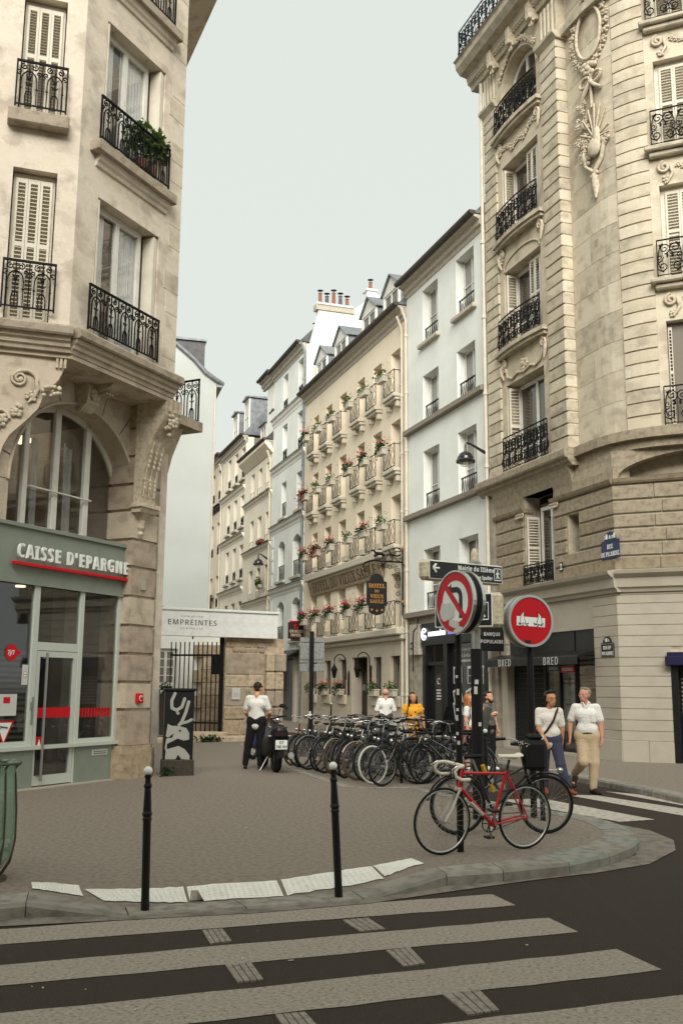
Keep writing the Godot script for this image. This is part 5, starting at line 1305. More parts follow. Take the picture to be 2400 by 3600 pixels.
func street_plate(p, w, l1, l2, l0, label, mat_):
	var t = thing("street_plate", label, "street sign", RF * turned(p, 0), "street name plates on the corner house")
	var h = w * 0.62
	var m = MB.new(); m.bev(-w / 2, w / 2, -h / 2, h / 2, -0.01, 0.02, 0.006); put(m, "plate", mat_, t)
	m = MB.new(); var cr = []
	for k in 9: cr.append(Vector2(w * 0.34 * cos(PI * k / 8), h / 2 + w * 0.3 * sin(PI * k / 8)))
	m.prism(cr, -0.01, 0.018); put(m, "crest", mat_, t)
	m = MB.new()
	for q in [[-w / 2 + 0.012, w / 2 - 0.012, h / 2 - 0.03, h / 2 - 0.018], [-w / 2 + 0.012, w / 2 - 0.012, -h / 2 + 0.018, -h / 2 + 0.03], [-w / 2 + 0.012, -w / 2 + 0.024, -h / 2 + 0.03, h / 2 - 0.03], [w / 2 - 0.024, w / 2 - 0.012, -h / 2 + 0.03, h / 2 - 0.03]]: m.box(q[0], q[1], q[2], q[3], 0.02, 0.0225)
	put(m, "border", "green_dark" if mat_ == "blue_plate" else "steel", t)
	text(l0, h * 0.2, 0.003, "letter_white", t, Transform3D(Basis.IDENTITY, V(0, h * 0.68, 0.02)), true, 700, 0.9)
	text(l1, h * 0.24, 0.003, "letter_white", t, Transform3D(Basis.IDENTITY, V(0, h * 0.16, 0.0225)), true, 700, 0.8)
	text(l2, h * 0.24, 0.003, "letter_white", t, Transform3D(Basis.IDENTITY, V(0, -h * 0.24, 0.0225)), true, 700, 0.75 if mat_ == "blue_plate" else 0.85)
	if mat_ == "black":
		m = MB.new(); m.prism(P2([w * 0.22, h * 0.12, w * 0.34, h * 0.12, w * 0.29, -h * 0.06, w * 0.25, -h * 0.06]), 0.022, 0.026); put(m, "orange_mark", "terracotta", t)
# ---- the row of houses down the street ---------------------------------------------------------------------------
func row_mass(b, u0, u1, y0, y1, mat_ = "room_dark"):
	var m = MB.new(); m.box(-u1 + 0.01, -u0 - 0.01, y0, y1 - 0.02, -9, -0.42); put(m, "wall", mat_, b)

func far_windows(b, cols, y0, y1, opt):
	var m
	for c in cols:
		window(b, -c[1] + 0.02, -c[0] - 0.02, y0, y1, opt.get("z", -0.34), 2, opt.get("bars", [0.36, 0.7]), opt.get("glass", "dark_glass"), "white_paint", 0.075)
		if opt.has("rail"):
			m = MB.new()
			if opt.rail == "bars": rail_bars(m, -c[1] + 0.01, -c[0] - 0.01, y0 + 0.02, y0 + opt.get("rh", 0.7), -0.06)
			elif opt.rail == "lattice": rail_bars(m, -c[1] + 0.01, -c[0] - 0.01, y0 + 0.02, y0 + opt.get("rh", 0.6), -0.12, true, 0.17)
			elif opt.rail == "thin":
				for y in [y0 + 0.45, y0 + 0.1]: m.bar(V(-c[1], y, 0.02), V(-c[0], y, 0.02), 0.012, 4)
				for x in [-c[1], (-c[0] - c[1]) / 2, -c[0]]: m.bar(V(x, y0 + 0.1, 0.02), V(x, y0 + 0.45, 0.02), 0.01, 4)
			else: rail_scroll(m, -c[1] + 0.01, -c[0] - 0.01, y0 + 0.02, y0 + opt.get("rh", 0.65), -0.05, 0.0, 0.8)
			put(m, "railing", "iron", b)
		if opt.get("sill", false):
			m = MB.new(); m.bev(-c[1] - 0.18, -c[0] + 0.18, y0 - 0.16, y0, -0.1, 0.16, 0.02); put(m, "sill", opt.get("sill_mat", "sill"), b)

func band(b, u0, u1, y, mat_ = "sill", h = 0.28, d = 0.18, roofed = true):
	var m = MB.new(); extrude_x(m, P2([-0.1, y - h, 0.02, y - h, 0.04, y - h * 0.7, d * 0.6, y - h * 0.45, d * 0.7, y - h * 0.12, d, y - h * 0.1, d, y - 0.03, -0.1, y]), -u1, -u0); put(m, "cornice", mat_, b)
	if roofed:
		m = MB.new(); m.box(-u1, -u0, y + 0.001, y + 0.02, -0.05, d + 0.02); put(m, "flashing", "zinc_dark", b)

func gutter_eave(b, u0, u1, y, out = 0.35, roof_rise = 2.6, roof_mat = "zinc"):
	var m = MB.new(); extrude_x(m, P2([-0.1, y - 0.55, 0.03, y - 0.55, 0.06, y - 0.42, 0.14, y - 0.36, 0.16, y - 0.2, out - 0.05, y - 0.12, out - 0.05, y - 0.05, -0.1, y - 0.05]), -u1, -u0); put(m, "cornice", "sill", b)
	m = MB.new(); var g = []
	for k in 7: g.append(Vector2(out + 0.02 + 0.11 * cos(PI + PI * k / 6), y + 0.05 + 0.12 * sin(PI + PI * k / 6)))
	g.append(Vector2(out + 0.13, y + 0.07)); g.append(Vector2(out - 0.09, y + 0.07))
	extrude_x(m, g, -u1 - 0.03, -u0 + 0.03); put(m, "gutter", "gutter", b)
	m = MB.new(); extrude_x(m, P2([out - 0.1, y, out - 0.1, y + 0.05, -roof_rise * 0.75, y + roof_rise, -6, y + roof_rise + 0.4, -6, y]), -u1, -u0); put(m, "roof", roof_mat, b)

func dormer(b, u, y, w, h, z0, pitched = true, roof_mat = "zinc"):
	var m = MB.new(); var x = -u
	m.box(x - w / 2, x - w / 2 + 0.1, y, y + h, z0 - 0.1, z0); m.box(x + w / 2 - 0.1, x + w / 2, y, y + h, z0 - 0.1, z0); m.box(x - w / 2 + 0.1, x + w / 2 - 0.1, y + h - 0.1, y + h, z0 - 0.1, z0)
	if pitched: m.prism(P2([x - w / 2, y + h, x + w / 2, y + h, x, y + h + w * 0.36]), z0 - 0.09, z0 - 0.01)
	var d = put(m, "dormer", "white_paint", b)
	m = MB.new(); m.box(x - w / 2 + 0.01, x - w / 2 + 0.06, y, y + h - 0.01, z0 - 2.2, z0 - 0.101); put(m, "cheek", roof_mat, d)
	m = MB.new(); m.box(x + w / 2 - 0.06, x + w / 2 - 0.01, y, y + h - 0.01, z0 - 2.2, z0 - 0.101); put(m, "cheek", roof_mat, d)
	m = MB.new()
	if pitched:
		var e = 0.12; var p = w * 0.36
		for s in [-1, 1]:
			var a = V(x + s * (w / 2 + e), y + h - e * 0.5, z0 + 0.1); var c = V(x, y + h + p + 0.03, z0 + 0.1); var bk = V(0, 0, -2.4)
			var up = V(0, 0.05, 0)
			m.face4([a, c, c + bk, a + bk], V(s, 1, 0)); m.face4([a + up, c + up, c + bk + up, a + bk + up], V(s, 1.0, 0)); m.face4([a, c, c + up, a + up], V(0, 0, 1)); m.face4([a, a + up, a + bk + up, a + bk], V(s, 0, 0))
	else:
		extrude_x(m, P2([z0 + 0.14, y + h + 0.02, z0 + 0.14, y + h + 0.1, z0 - 2.2, y + h + 0.2, z0 - 2.2, y + h]), x - w / 2 - 0.12, x + w / 2 + 0.12)
		m.prism(P2([x - w / 2 - 0.12, y + h + 0.05, x + w / 2 + 0.12, y + h + 0.05, x, y + h + w * 0.22]), z0 - 2.0, z0 + 0.1)
	put(m, "dormer_roof", roof_mat, d)
	window(d, x - w / 2 + 0.11, x + w / 2 - 0.11, y + 0.05, y + h - 0.11, z0 - 0.09, 2, [0.5], "dim_glass", "white_paint", 0.07)

func downpipe(b, x, y0, y1, z = 0.09, mat_ = "pipe", rad = 0.055):
	var m = MB.new(); m.tube([V(x, y0, z), V(x, y1 - 0.5, z), V(x + 0.03, y1 - 0.25, z + 0.12), V(x + 0.03, y1, z + 0.22)], rad, 7)
	var y = y0 + 1.2
	while y < y1 - 1:
		m.lathe([Vector2(rad, y), Vector2(rad + 0.02, y + 0.02), Vector2(rad + 0.02, y + 0.1), Vector2(rad, y + 0.12)], 7, V(x, 0, z)); y += 2.3
	put(m, "drainpipe", mat_, b)

func chimney(b, x, y, z, w, d, h, pots, mat_ = "white_wall"):
	var m = MB.new(); m.box(x - w / 2, x + w / 2, y, y + h, z - d / 2, z + d / 2); m.bev(x - w / 2 - 0.08, x + w / 2 + 0.08, y + h - 0.02, y + h + 0.1, z - d / 2 - 0.08, z + d / 2 + 0.08, 0.02)
	var c = put(m, "chimney", mat_, b)
	for k in pots:
		var pz = z + (k - (pots - 1) / 2.0) * (d / maxf(pots, 1)) ; var tall = 0.45 + 0.12 * ((k * 7) % 3)
		m = MB.new(); m.lathe([Vector2(0.11, y + h + 0.1), Vector2(0.09, y + h + 0.1 + tall), Vector2(0.12, y + h + 0.12 + tall), Vector2(0.07, y + h + 0.12 + tall)], 8, V(x, 0, pz)); put(m, "chimney_pot", "terracotta" if k % 2 == 0 or pots < 3 else "zinc_dark", c)
		m = MB.new(); m.bar(V(x, y + h + 0.1 + tall, pz), V(x, y + h + 0.3 + tall, pz), 0.015, 4); m.lathe([Vector2(0.17, y + h + 0.28 + tall), Vector2(0.0, y + h + 0.34 + tall)], 8, V(x, 0, pz)); put(m, "cowl", "zinc_dark", c)

func build_row():
	var m; var o
	# -- white house with the estate agency
	var b = thing("white_house", "tall plain white house between the stone corner and the cream hotel", "house", RF)
	var u0 = 6.7; var u1 = 13.3; var cols = [[7.45, 8.84], [10.37, 11.76]]
	var rows = [[14.45, 16.57], [11.45, 13.2], [8.12, 10.31], [4.48, 6.65]]
	var ops = []
	for rw in rows:
		for c in cols: ops.append([-c[1], -c[0], rw[0], rw[1]])
	m = MB.new(); wall_sheet(m, -u1, -u0, 4.4, 17.2, ops, 0, 0.42); m.quad(V(-u0, 4, 0), V(-u0, 4, -0.5), V(-u0, 17.2, -0.5), V(-u0, 17.2, 0)); m.quad(V(-u1, 4, -0.5), V(-u1, 4, 0), V(-u1, 17.2, 0), V(-u1, 17.2, -0.5)); put(m, "wall", "white_wall", b)
	row_mass(b, u0, u1, 4.2, 17.2)
	for k in 4:
		far_windows(b, cols, rows[k][0], rows[k][1], {"bars": [0.4] if k else [0.5], "rail": "lattice", "rh": 0.62, "sill": k == 0, "glass": "grey_glass" if k != 3 else "dim_glass"})
	for y in [11.42, 8.1, 4.44]:
		m = MB.new(); m.bev(-u1, -u0, y - 0.2, y, -0.05, 0.2, 0.02); put(m, "string_course", "dirty_sill", b)
	gutter_eave(b, u0, u1, 17.35, 0.4, 1.6, "zinc")
	downpipe(b, -13.15, 0.2, 16.4, 0.1)
	# estate agency front: black, with lit lettering
	m = MB.new(); m.box(-u1, -11.95, -0.05, 4.25, -0.5, -0.05); put(m, "wall", "grey_wall", b)
	m = MB.new(); m.box(-11.95, -u0, 3.95, 4.25, -0.5, -0.03); put(m, "wall", "grey_wall", b)
	m = MB.new(); m.box(-12.9, -12.05, 2.9, 4.0, -0.05, 0.12); put(m, "plaster_box", "sill", b)
	m = MB.new(); m.tube([V(-12.1, 4.2, 0.1), V(-12.1, 3.9, 0.12), V(-12.45, 3.75, 0.13), V(-12.5, 3.4, 0.13), V(-12.5, 2.3, 0.13)], 0.025, 5); put(m, "cable", "black_matt", b)
	m = MB.new(); m.box(-11.95, -7.0, 3.2, 3.98, -0.3, 0.06); m.box(-11.95, -11.7, 0, 3.2, -0.3, 0.0); m.box(-10.2, -9.9, 0, 3.2, -0.3, 0.0); m.box(-7.2, -6.95, 0, 3.2, -0.3, 0.0); m.box(-11.95, -7.0, -0.05, 0.2, -0.3, 0.0); m.box(-11.7, -10.2, 2.5, 2.62, -0.3, -0.05); put(m, "shop_front", "shop_black", b)
	m = MB.new(); m.box(-11.7, -10.2, 0.2, 2.5, -0.2, -0.18); put(m, "door_pane", "dark_glass", b)
	m = MB.new(); m.box(-9.9, -7.2, 0.2, 3.2, -0.16, -0.15); put(m, "pane", "dark_glass", b)
	m = MB.new(); m.box(-11.2, -10.7, 0.5, 2.2, -0.175, -0.17); o = put(m, "frosted_strip", "dim_glass", b)
	m = MB.new(); m.tube(arc_pts(V(-10.95, 1.95, -0.165), 0.1, 0.1, 0.6, 5.6, 10), 0.018, 4); put(m, "logo_ring", "paper", o)
	for k in 4:
		m = MB.new(); m.box(-11.15, -10.76 - 0.04 * (k % 2), 1.62 - k * 0.1, 1.67 - k * 0.1, -0.169, -0.167); put(m, "print_line", "paper", o)
	m = MB.new(); m.box(-u1 + 0.5, -u0, -0.04, 0.14, -0.3, 0.12); put(m, "step", "stone_ground", b)
	var px = [[-9.35, 2.15, 0], [-8.3, 2.15, 0], [-7.5, 2.15, 0], [-9.35, 1.45, 1], [-8.4, 1.45, 1], [-9.35, 1.05, 1]]
	for q in px:
		m = MB.new(); m.box(-0.32, 0.32, -0.28, 0.28, 0, 0.006); o = put(m, "property_card", "paper", b); o.transform = turned(V(q[0], q[1], -0.13), 0, 0, 0.3 if q[2] else 0.0)
		for j in 4:
			m = MB.new(); m.box(-0.26 + 0.29 * (j % 2), -0.03 + 0.29 * (j % 2), -0.02 - 0.24 * (j / 2) * 1.0, 0.2 - 0.24 * (j / 2) * 1.0, 0.006, 0.009); put(m, "photo_print", "cloth_darkgrey", o)
	var sg = thing("shop_sign", "lit white and violet lettering of the estate agency on its black fascia", "sign", RF)
	m = MB.new(); m.tube(arc_pts(V(-11.6, 3.6, 0.1), 0.2, 0.2, 0.5, 5.9, 14), 0.028, 5); m.tube(arc_pts(V(-11.6, 3.6, 0.1), 0.1, 0.1, 0.5, 5.9, 10), 0.024, 5); put(m, "logo", "sign_glow", sg)
	text("connexion", 0.2, 0.03, "sign_glow", sg, Transform3D(Basis.IDENTITY, V(-10.55, 3.6, 0.09)), false, 700, 1.0)
	text("immobilier", 0.2, 0.03, "sign_glow_purple", sg, Transform3D(Basis.IDENTITY, V(-8.9, 3.6, 0.09)), false, 400, 1.05)
	var tx = [["AGENCE - ESTIMATION - LOCATION", 2.98], ["T\u00e9l. 01 44 54 13 13", 2.78], ["connexion-immobilier", 2.62]]
	for q in tx: text(q[0], 0.1, 0.004, "paper", b, Transform3D(Basis.IDENTITY, V(-8.6, q[1], -0.13)), false, 400, 0.9)
	m = MB.new(); m.box(-12.75, -12.55, 3.1, 3.35, 0.12, 0.135); o = put(m, "house_number", "black", b); text("4", 0.14, 0.004, "letter_white", o, Transform3D(Basis.IDENTITY, V(-12.65, 3.22, 0.138)), true, 700)
	# -- hotel
	build_hotel()
	# -- white house with arched lower windows
	b = thing("white_house", "white house with arched lower windows beyond the hotel's grey drainpipe", "house", RF)
	u0 = 26.68; u1 = 33.1; cols = [[27.2, 28.2], [30.2, 31.15]]
	rows = [[16.97, 18.98], [14.1, 16.1], [10.85, 12.84]]
	ops = []
	for rw in rows:
		for c in cols: ops.append([-c[1], -c[0], rw[0], rw[1]])
	var ac = [[27.35, 28.75], [30.3, 31.6]]
	for rw in [[7.4, 9.6], [4.1, 6.3]]:
		for c in ac: ops.append([-c[1], -c[0], rw[0], rw[1]])
	m = MB.new(); wall_sheet(m, -u1, -u0, 3.5, 19.5, ops, 0, 0.42); m.quad(V(-u0, 3, 0), V(-u0, 3, -0.5), V(-u0, 19.5, -0.5), V(-u0, 19.5, 0)); m.quad(V(-u1, 3, -0.5), V(-u1, 3, 0), V(-u1, 19.5, 0), V(-u1, 19.5, -0.5)); put(m, "wall", "white_wall", b)
	row_mass(b, u0, u1, 3.2, 19.5)
	for k in 3: far_windows(b, cols, rows[k][0], rows[k][1], {"bars": [0.36, 0.7], "rail": "scroll" if k < 2 else "bars", "rh": 0.6 if k < 2 else 0.85, "sill": k == 2, "glass": "dim_glass"})
	for rw in [[7.4, 9.6], [4.1, 6.3]]:
		far_windows(b, ac, rw[0], rw[1], {"bars": [0.3, 0.65], "rail": "bars", "rh": 0.85, "sill": true})
		for c in ac:
			# segmental head in each opening
			m = MB.new(); var pl = [Vector2(-c[1], rw[1] + 0.005), Vector2(-c[1], rw[1] - 0.3)]
			for j in 9: pl.append(Vector2(lerpf(-c[1], -c[0], j / 8.0), rw[1] - 0.28 + 0.26 * sin(PI * j / 8.0)))
			pl.append(Vector2(-c[0], rw[1] - 0.3)); pl.append(Vector2(-c[0], rw[1] + 0.005))
			m.prism(pl, -0.3, -0.002); put(m, "arch_head", "white_wall", b)
	for y in [16.85, 13.95, 10.6, 7.05]: band(b, u0, u1, y, "white_wall_b", 0.42, 0.2)
	for k in 9:
		m = MB.new(); m.box(-u1 + 0.05, -u1 + 0.5 - 0.12 * (k % 2), 3.7 + k * 0.72, 4.28 + k * 0.72, 0.0, 0.025); put(m, "quoin", "white_wall", b)
		m = MB.new(); m.box(-u0 - 0.5 + 0.12 * (k % 2), -u0 - 0.05, 3.7 + k * 0.72, 4.28 + k * 0.72, 0.0, 0.025); put(m, "quoin", "white_wall", b)
	gutter_eave(b, 27.12, u1, 19.75, 0.35, 1.5, "zinc_dark")
	m = MB.new(); m.box(-u1, -u0, -0.05, 3.5, -1.2, -0.6); m.box(-u1, -u0 , 3.2, 3.5, -0.6, 0.0); put(m, "shop_front", "shop_black", b)
	m = MB.new(); extrude_x(m, P2([-0.1, 3.62, 0.02, 3.62, 0.7, 3.3, 0.68, 3.26, -0.1, 3.54]), -u1 + 0.2, -u0 - 0.3); put(m, "awning", "slate", b)
	for x in [-28.1, -26.9]:
		m = MB.new(); m.box(x - 0.25, x + 0.15, -0.05, 3.2, -0.6, 0.0); put(m, "pilaster", "hotel_base", b)
	# side gable rising over the hotel, with chimneys
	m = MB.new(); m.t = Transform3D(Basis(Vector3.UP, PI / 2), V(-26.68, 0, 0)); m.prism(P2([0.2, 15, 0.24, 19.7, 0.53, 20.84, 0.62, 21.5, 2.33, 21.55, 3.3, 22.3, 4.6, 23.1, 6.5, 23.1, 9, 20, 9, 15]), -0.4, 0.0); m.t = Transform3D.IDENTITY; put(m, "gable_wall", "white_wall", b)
	m = MB.new(); m.box(-27.1, -26.6, 21.45, 21.75, -2.6, -0.45); put(m, "chimney_cap", "sill", b)
	chimney(b, -26.85, 21.6, -1.5, 0.45, 1.9, 0.15, 5); chimney(b, -26.85, 22.2, -3.6, 0.5, 0.55, 0.7, 1)
	chimney(b, -30.4, 20.5, -1.6, 0.6, 0.6, 0.9, 1, "cream_light"); chimney(b, -28.5, 20.9, -1.6, 0.5, 0.5, 0.7, 1, "cream_light"); chimney(b, -32.3, 20.0, -1.5, 0.7, 0.7, 0.8, 1, "cream_light")
	downpipe(b, -26.75, 0.2, 19.6, 0.12, "zinc", 0.06)
	# its narrow set-back wing above the next roof
	m = MB.new(); wall_sheet(m, -35.0, -33.1, 14.5, 19.75, [[-33.65, -32.82, 17.6, 19.3]], -0.1, 0.3); m.box(-35.0, -33.1, 14.5, 19.75, -7, -0.45); m.quad(V(-35, 14.5, -0.5), V(-35, 14.5, -0.1), V(-35, 19.75, -0.1), V(-35, 19.75, -0.5)); put(m, "wing", "white_wall_b", b)
	window(b, -33.64, -33.12, 17.62, 19.28, -0.36, 1, [0.5], "dim_glass", "white_paint", 0.07)
	gutter_eave(b, 33.1, 35.6, 19.95, 0.35, 1.5, "zinc_dark")
	# -- cream house with dormers
	b = thing("cream_house", "low cream house with two slate dormers and a wide eave", "house", RF)
	u0 = 33.12; u1 = 39.72; cols = [[33.6, 34.5], [35.5, 36.35], [37.35, 38.2]]
	rows = [[13.05, 14.7], [9.98, 11.76], [6.82, 8.68]]
	simple_house(b, u0, u1, 15.6, cols, rows, "cream_light", {"bars": [0.5], "rail": "thin", "glass": "dim_glass"})
	for y in [12.95, 9.92, 6.78]: band(b, u0, u1, y, "cream_light", 0.32, 0.22)
	m = MB.new(); extrude_x(m, P2([-0.1, 15.1, 0.05, 15.1, 0.5, 15.6, 0.5, 15.75, -0.1, 15.75]), -u1, -u0); put(m, "eave", "cream_wall", b)
	gutter_eave(b, u0, u1, 15.85, 0.5, 3.2, "slate")
	dormer(b, 36.3, 16.0, 1.3, 1.5, -0.2, false, "zinc"); dormer(b, 33.9, 16.0, 1.0, 1.7, -0.2, false, "slate")
	downpipe(b, -33.3, 0.2, 15.2, 0.1)
	m = MB.new(); m.bev(-35.6, -34.55, 8.0 + 2.0, 10.22, 0.05, 0.3, 0.02); put(m, "window_box", "planter_brown", b)
	# -- pale house with dormers
	b = thing("cream_house", "tall pale house with two white dormers, three narrow bays of windows", "house", RF)
	u0 = 39.74; u1 = 46.6; cols = [[40.0, 40.95], [41.95, 42.9], [44.0, 44.95]]
	rows = [[14.96, 17.04], [11.85, 13.88], [8.5, 10.66], [5.0, 7.06]]
	simple_house(b, u0, u1, 17.6, cols, rows, "cream_light", {"bars": [0.5], "rail": "scroll", "glass": "dim_glass", "sill": true})
	for y in [14.5, 11.4, 8.0]: band(b, u0, u1, y, "cream_light", 0.4, 0.25)
	gutter_eave(b, u0, u1, 17.75, 0.3, 4.2, "zinc")
	dormer(b, 44.2, 18.0, 1.3, 2.2, -0.25, false, "zinc"); dormer(b, 41.0, 18.0, 1.3, 2.4, -0.25, false, "zinc")
	chimney(b, -40.0, 21.6, -2.5, 0.6, 0.6, 0.6, 1)
	downpipe(b, -46.5, 0.2, 17.2, 0.1)
	# -- last house in view
	b = thing("brown_house", "narrow brownish house at the far end of the row", "house", RF)
	u0 = 46.62; u1 = 51.0; cols = [[47.2, 48.1], [49.2, 50.1]]
	simple_house(b, u0, u1, 17.8, cols, [[14.9, 17.0], [10.9, 13.2], [7.2, 9.4]], "hotel_base", {"bars": [0.5], "rail": "scroll", "glass": "dim_glass"})
	band(b, u0, u1, 14.4, "slate", 0.4, 0.3); gutter_eave(b, u0, u1, 18.0, 0.35, 2.0, "slate")
	var fp = thing("potted_plant", "dark round plant on a far balcony of the brown house", "plant", RF * turned(V(-48.6, 7.5, 0.25), 0))
	var r = RandomNumberGenerator.new(); r.seed = 31
	m = MB.new(); foliage(m, V(0, 0.35, 0), V(0.35, 0.3, 0.25), 120, 0.14, r); put(m, "foliage", "green_dark", fp)
	m = MB.new(); m.lathe([Vector2(0.1, 0), Vector2(0.14, 0.2)], 8); put(m, "pot", "terracotta", fp)
	fp = thing("potted_plant", "trailing green plant between the lowest windows of the cream house", "plant", RF * turned(V(-35.0, 7.5, 0.2), 0))
	m = MB.new(); foliage(m, V(0, 0.2, 0.05), V(0.45, 0.35, 0.2), 160, 0.12, r); put(m, "foliage", "green", fp)
	m = MB.new(); m.bev(-0.35, 0.35, -0.12, 0.08, -0.1, 0.1, 0.02); put(m, "trough", "planter", fp)
	# wall lamps of the street
	street_lamp(RF * turned(V(-6.62, 9.1, 0.1), 0), 0.72, "black bell-shaped street lamp on a curved arm beside the white house's drainpipe")
	street_lamp(RF * turned(V(-33.45, 8.9, 0.1), 0), 0.55, "far black street lamp on a curved arm on the cream house", 1.25)

func simple_house(b, u0, u1, top, cols, rows, wall, opt):
	var ops = []
	for rw in rows:
		for c in cols: ops.append([-c[1], -c[0], rw[0], rw[1]])
	var m = MB.new(); wall_sheet(m, -u1, -u0, -0.1, top, ops, 0, 0.42); m.quad(V(-u0, 0, 0), V(-u0, 0, -0.5), V(-u0, top, -0.5), V(-u0, top, 0)); m.quad(V(-u1, 0, -0.5), V(-u1, 0, 0), V(-u1, top, 0), V(-u1, top, -0.5)); put(m, "wall", wall, b)
	row_mass(b, u0, u1, 0, top)
	for rw in rows: far_windows(b, cols, rw[0], rw[1], opt)

func street_lamp(tr, reach, label, k = 1.0):
	var t = thing("street_lamp", label, "street lamp", tr, "wall-mounted street lamps")
	var m = MB.new(); m.box(-0.05, 0.05, -0.75, 0.15, -0.06, 0.0); put(m, "wall_plate", "lamp_black", t)
	m = MB.new(); m.tube([V(0, 0, 0), V(0, 0.12, reach * 0.35), V(0, 0.26, reach * 0.75), V(0, 0.28, reach * 0.95), V(0, 0.2, reach), V(0, 0.05, reach)], [0.06, 0.045, 0.035, 0.032, 0.04, 0.03], 7); put(m, "arm", "lamp_black", t)
	var c = V(0, 0, reach)
	m = MB.new(); m.lathe([Vector2(0.3, -0.36), Vector2(0.31, -0.3), Vector2(0.27, -0.26), Vector2(0.25, -0.18), Vector2(0.19, -0.08), Vector2(0.1, -0.02), Vector2(0.05, 0.0), Vector2(0.045, 0.08), Vector2(0.0, 0.1)], 16, c); put(m, "lamp_hood", "lamp_black", t)
	m = MB.new(); m.lathe([Vector2(0.0, -0.5), Vector2(0.1, -0.49), Vector2(0.18, -0.44), Vector2(0.235, -0.36)], 14, c); put(m, "lamp_globe", "lamp_glass", t)
	m = MB.new(); m.ball(c + V(0, -0.36, 0), V(0.09, 0.06, 0.09)); put(m, "lamp_bulb", "letter_white", t)

func flower_box(tr, kind, label, r):
	var t = thing("flower_box", label, "flower box", tr * Transform3D(Basis.from_scale(Vector3.ONE * 1.1), Vector3.ZERO), "flower boxes of the hotel")
	var m = MB.new()
	var p = [V(-0.3, 0, 0.1), V(0.3, 0, 0.1)]
	m.prism(P2([-0.34, 0.22, -0.28, 0.0, 0.28, 0.0, 0.34, 0.22]), -0.1, 0.1); m.bev(-0.36, 0.36, 0.2, 0.24, -0.12, 0.12, 0.01); put(m, "trough", "planter", t)
	m = MB.new(); var n = 170 if kind != "sparse" else 80
	foliage(m, V(-0.05, 0.3, 0.04), V(0.42, 0.2, 0.2), n, 0.1, r); foliage(m, V(-0.3, 0.12, 0.06), V(0.16, 0.2, 0.1), n / 3, 0.08, r)
	put(m, "foliage", "green" if kind == "sparse" else "green_dark", t)
	var sets = {"red": [["petal_red", 70]], "pink": [["petal_pink", 46]], "mixed": [["petal_pink", 30], ["petal_red", 18]], "sparse": [["petal_pink", 6]], "blaze": [["petal_red", 150]]}
	for q in sets[kind]:
		m = MB.new()
		for k in q[1]:
			var d = V(r.randfn(0, 0.24), 0.42 + absf(r.randfn(0, 0.1)), 0.05 + r.randfn(0, 0.12))
			if kind == "blaze": d = V(r.randfn(-0.12, 0.28), 0.25 + r.randfn(0, 0.2), 0.08 + r.randfn(0, 0.12))
			var hub = d
			for j in 5:
				var b = Basis.from_euler(V(r.randf_range(-1, 1), r.randf_range(0, TAU), r.randf_range(-1, 1))); var s = 0.035
				m.tri(hub, hub + b * V(-s * 0.6, 0, s), hub + b * V(s * 0.6, 0, s))
		put(m, "blossom", q[0], t)

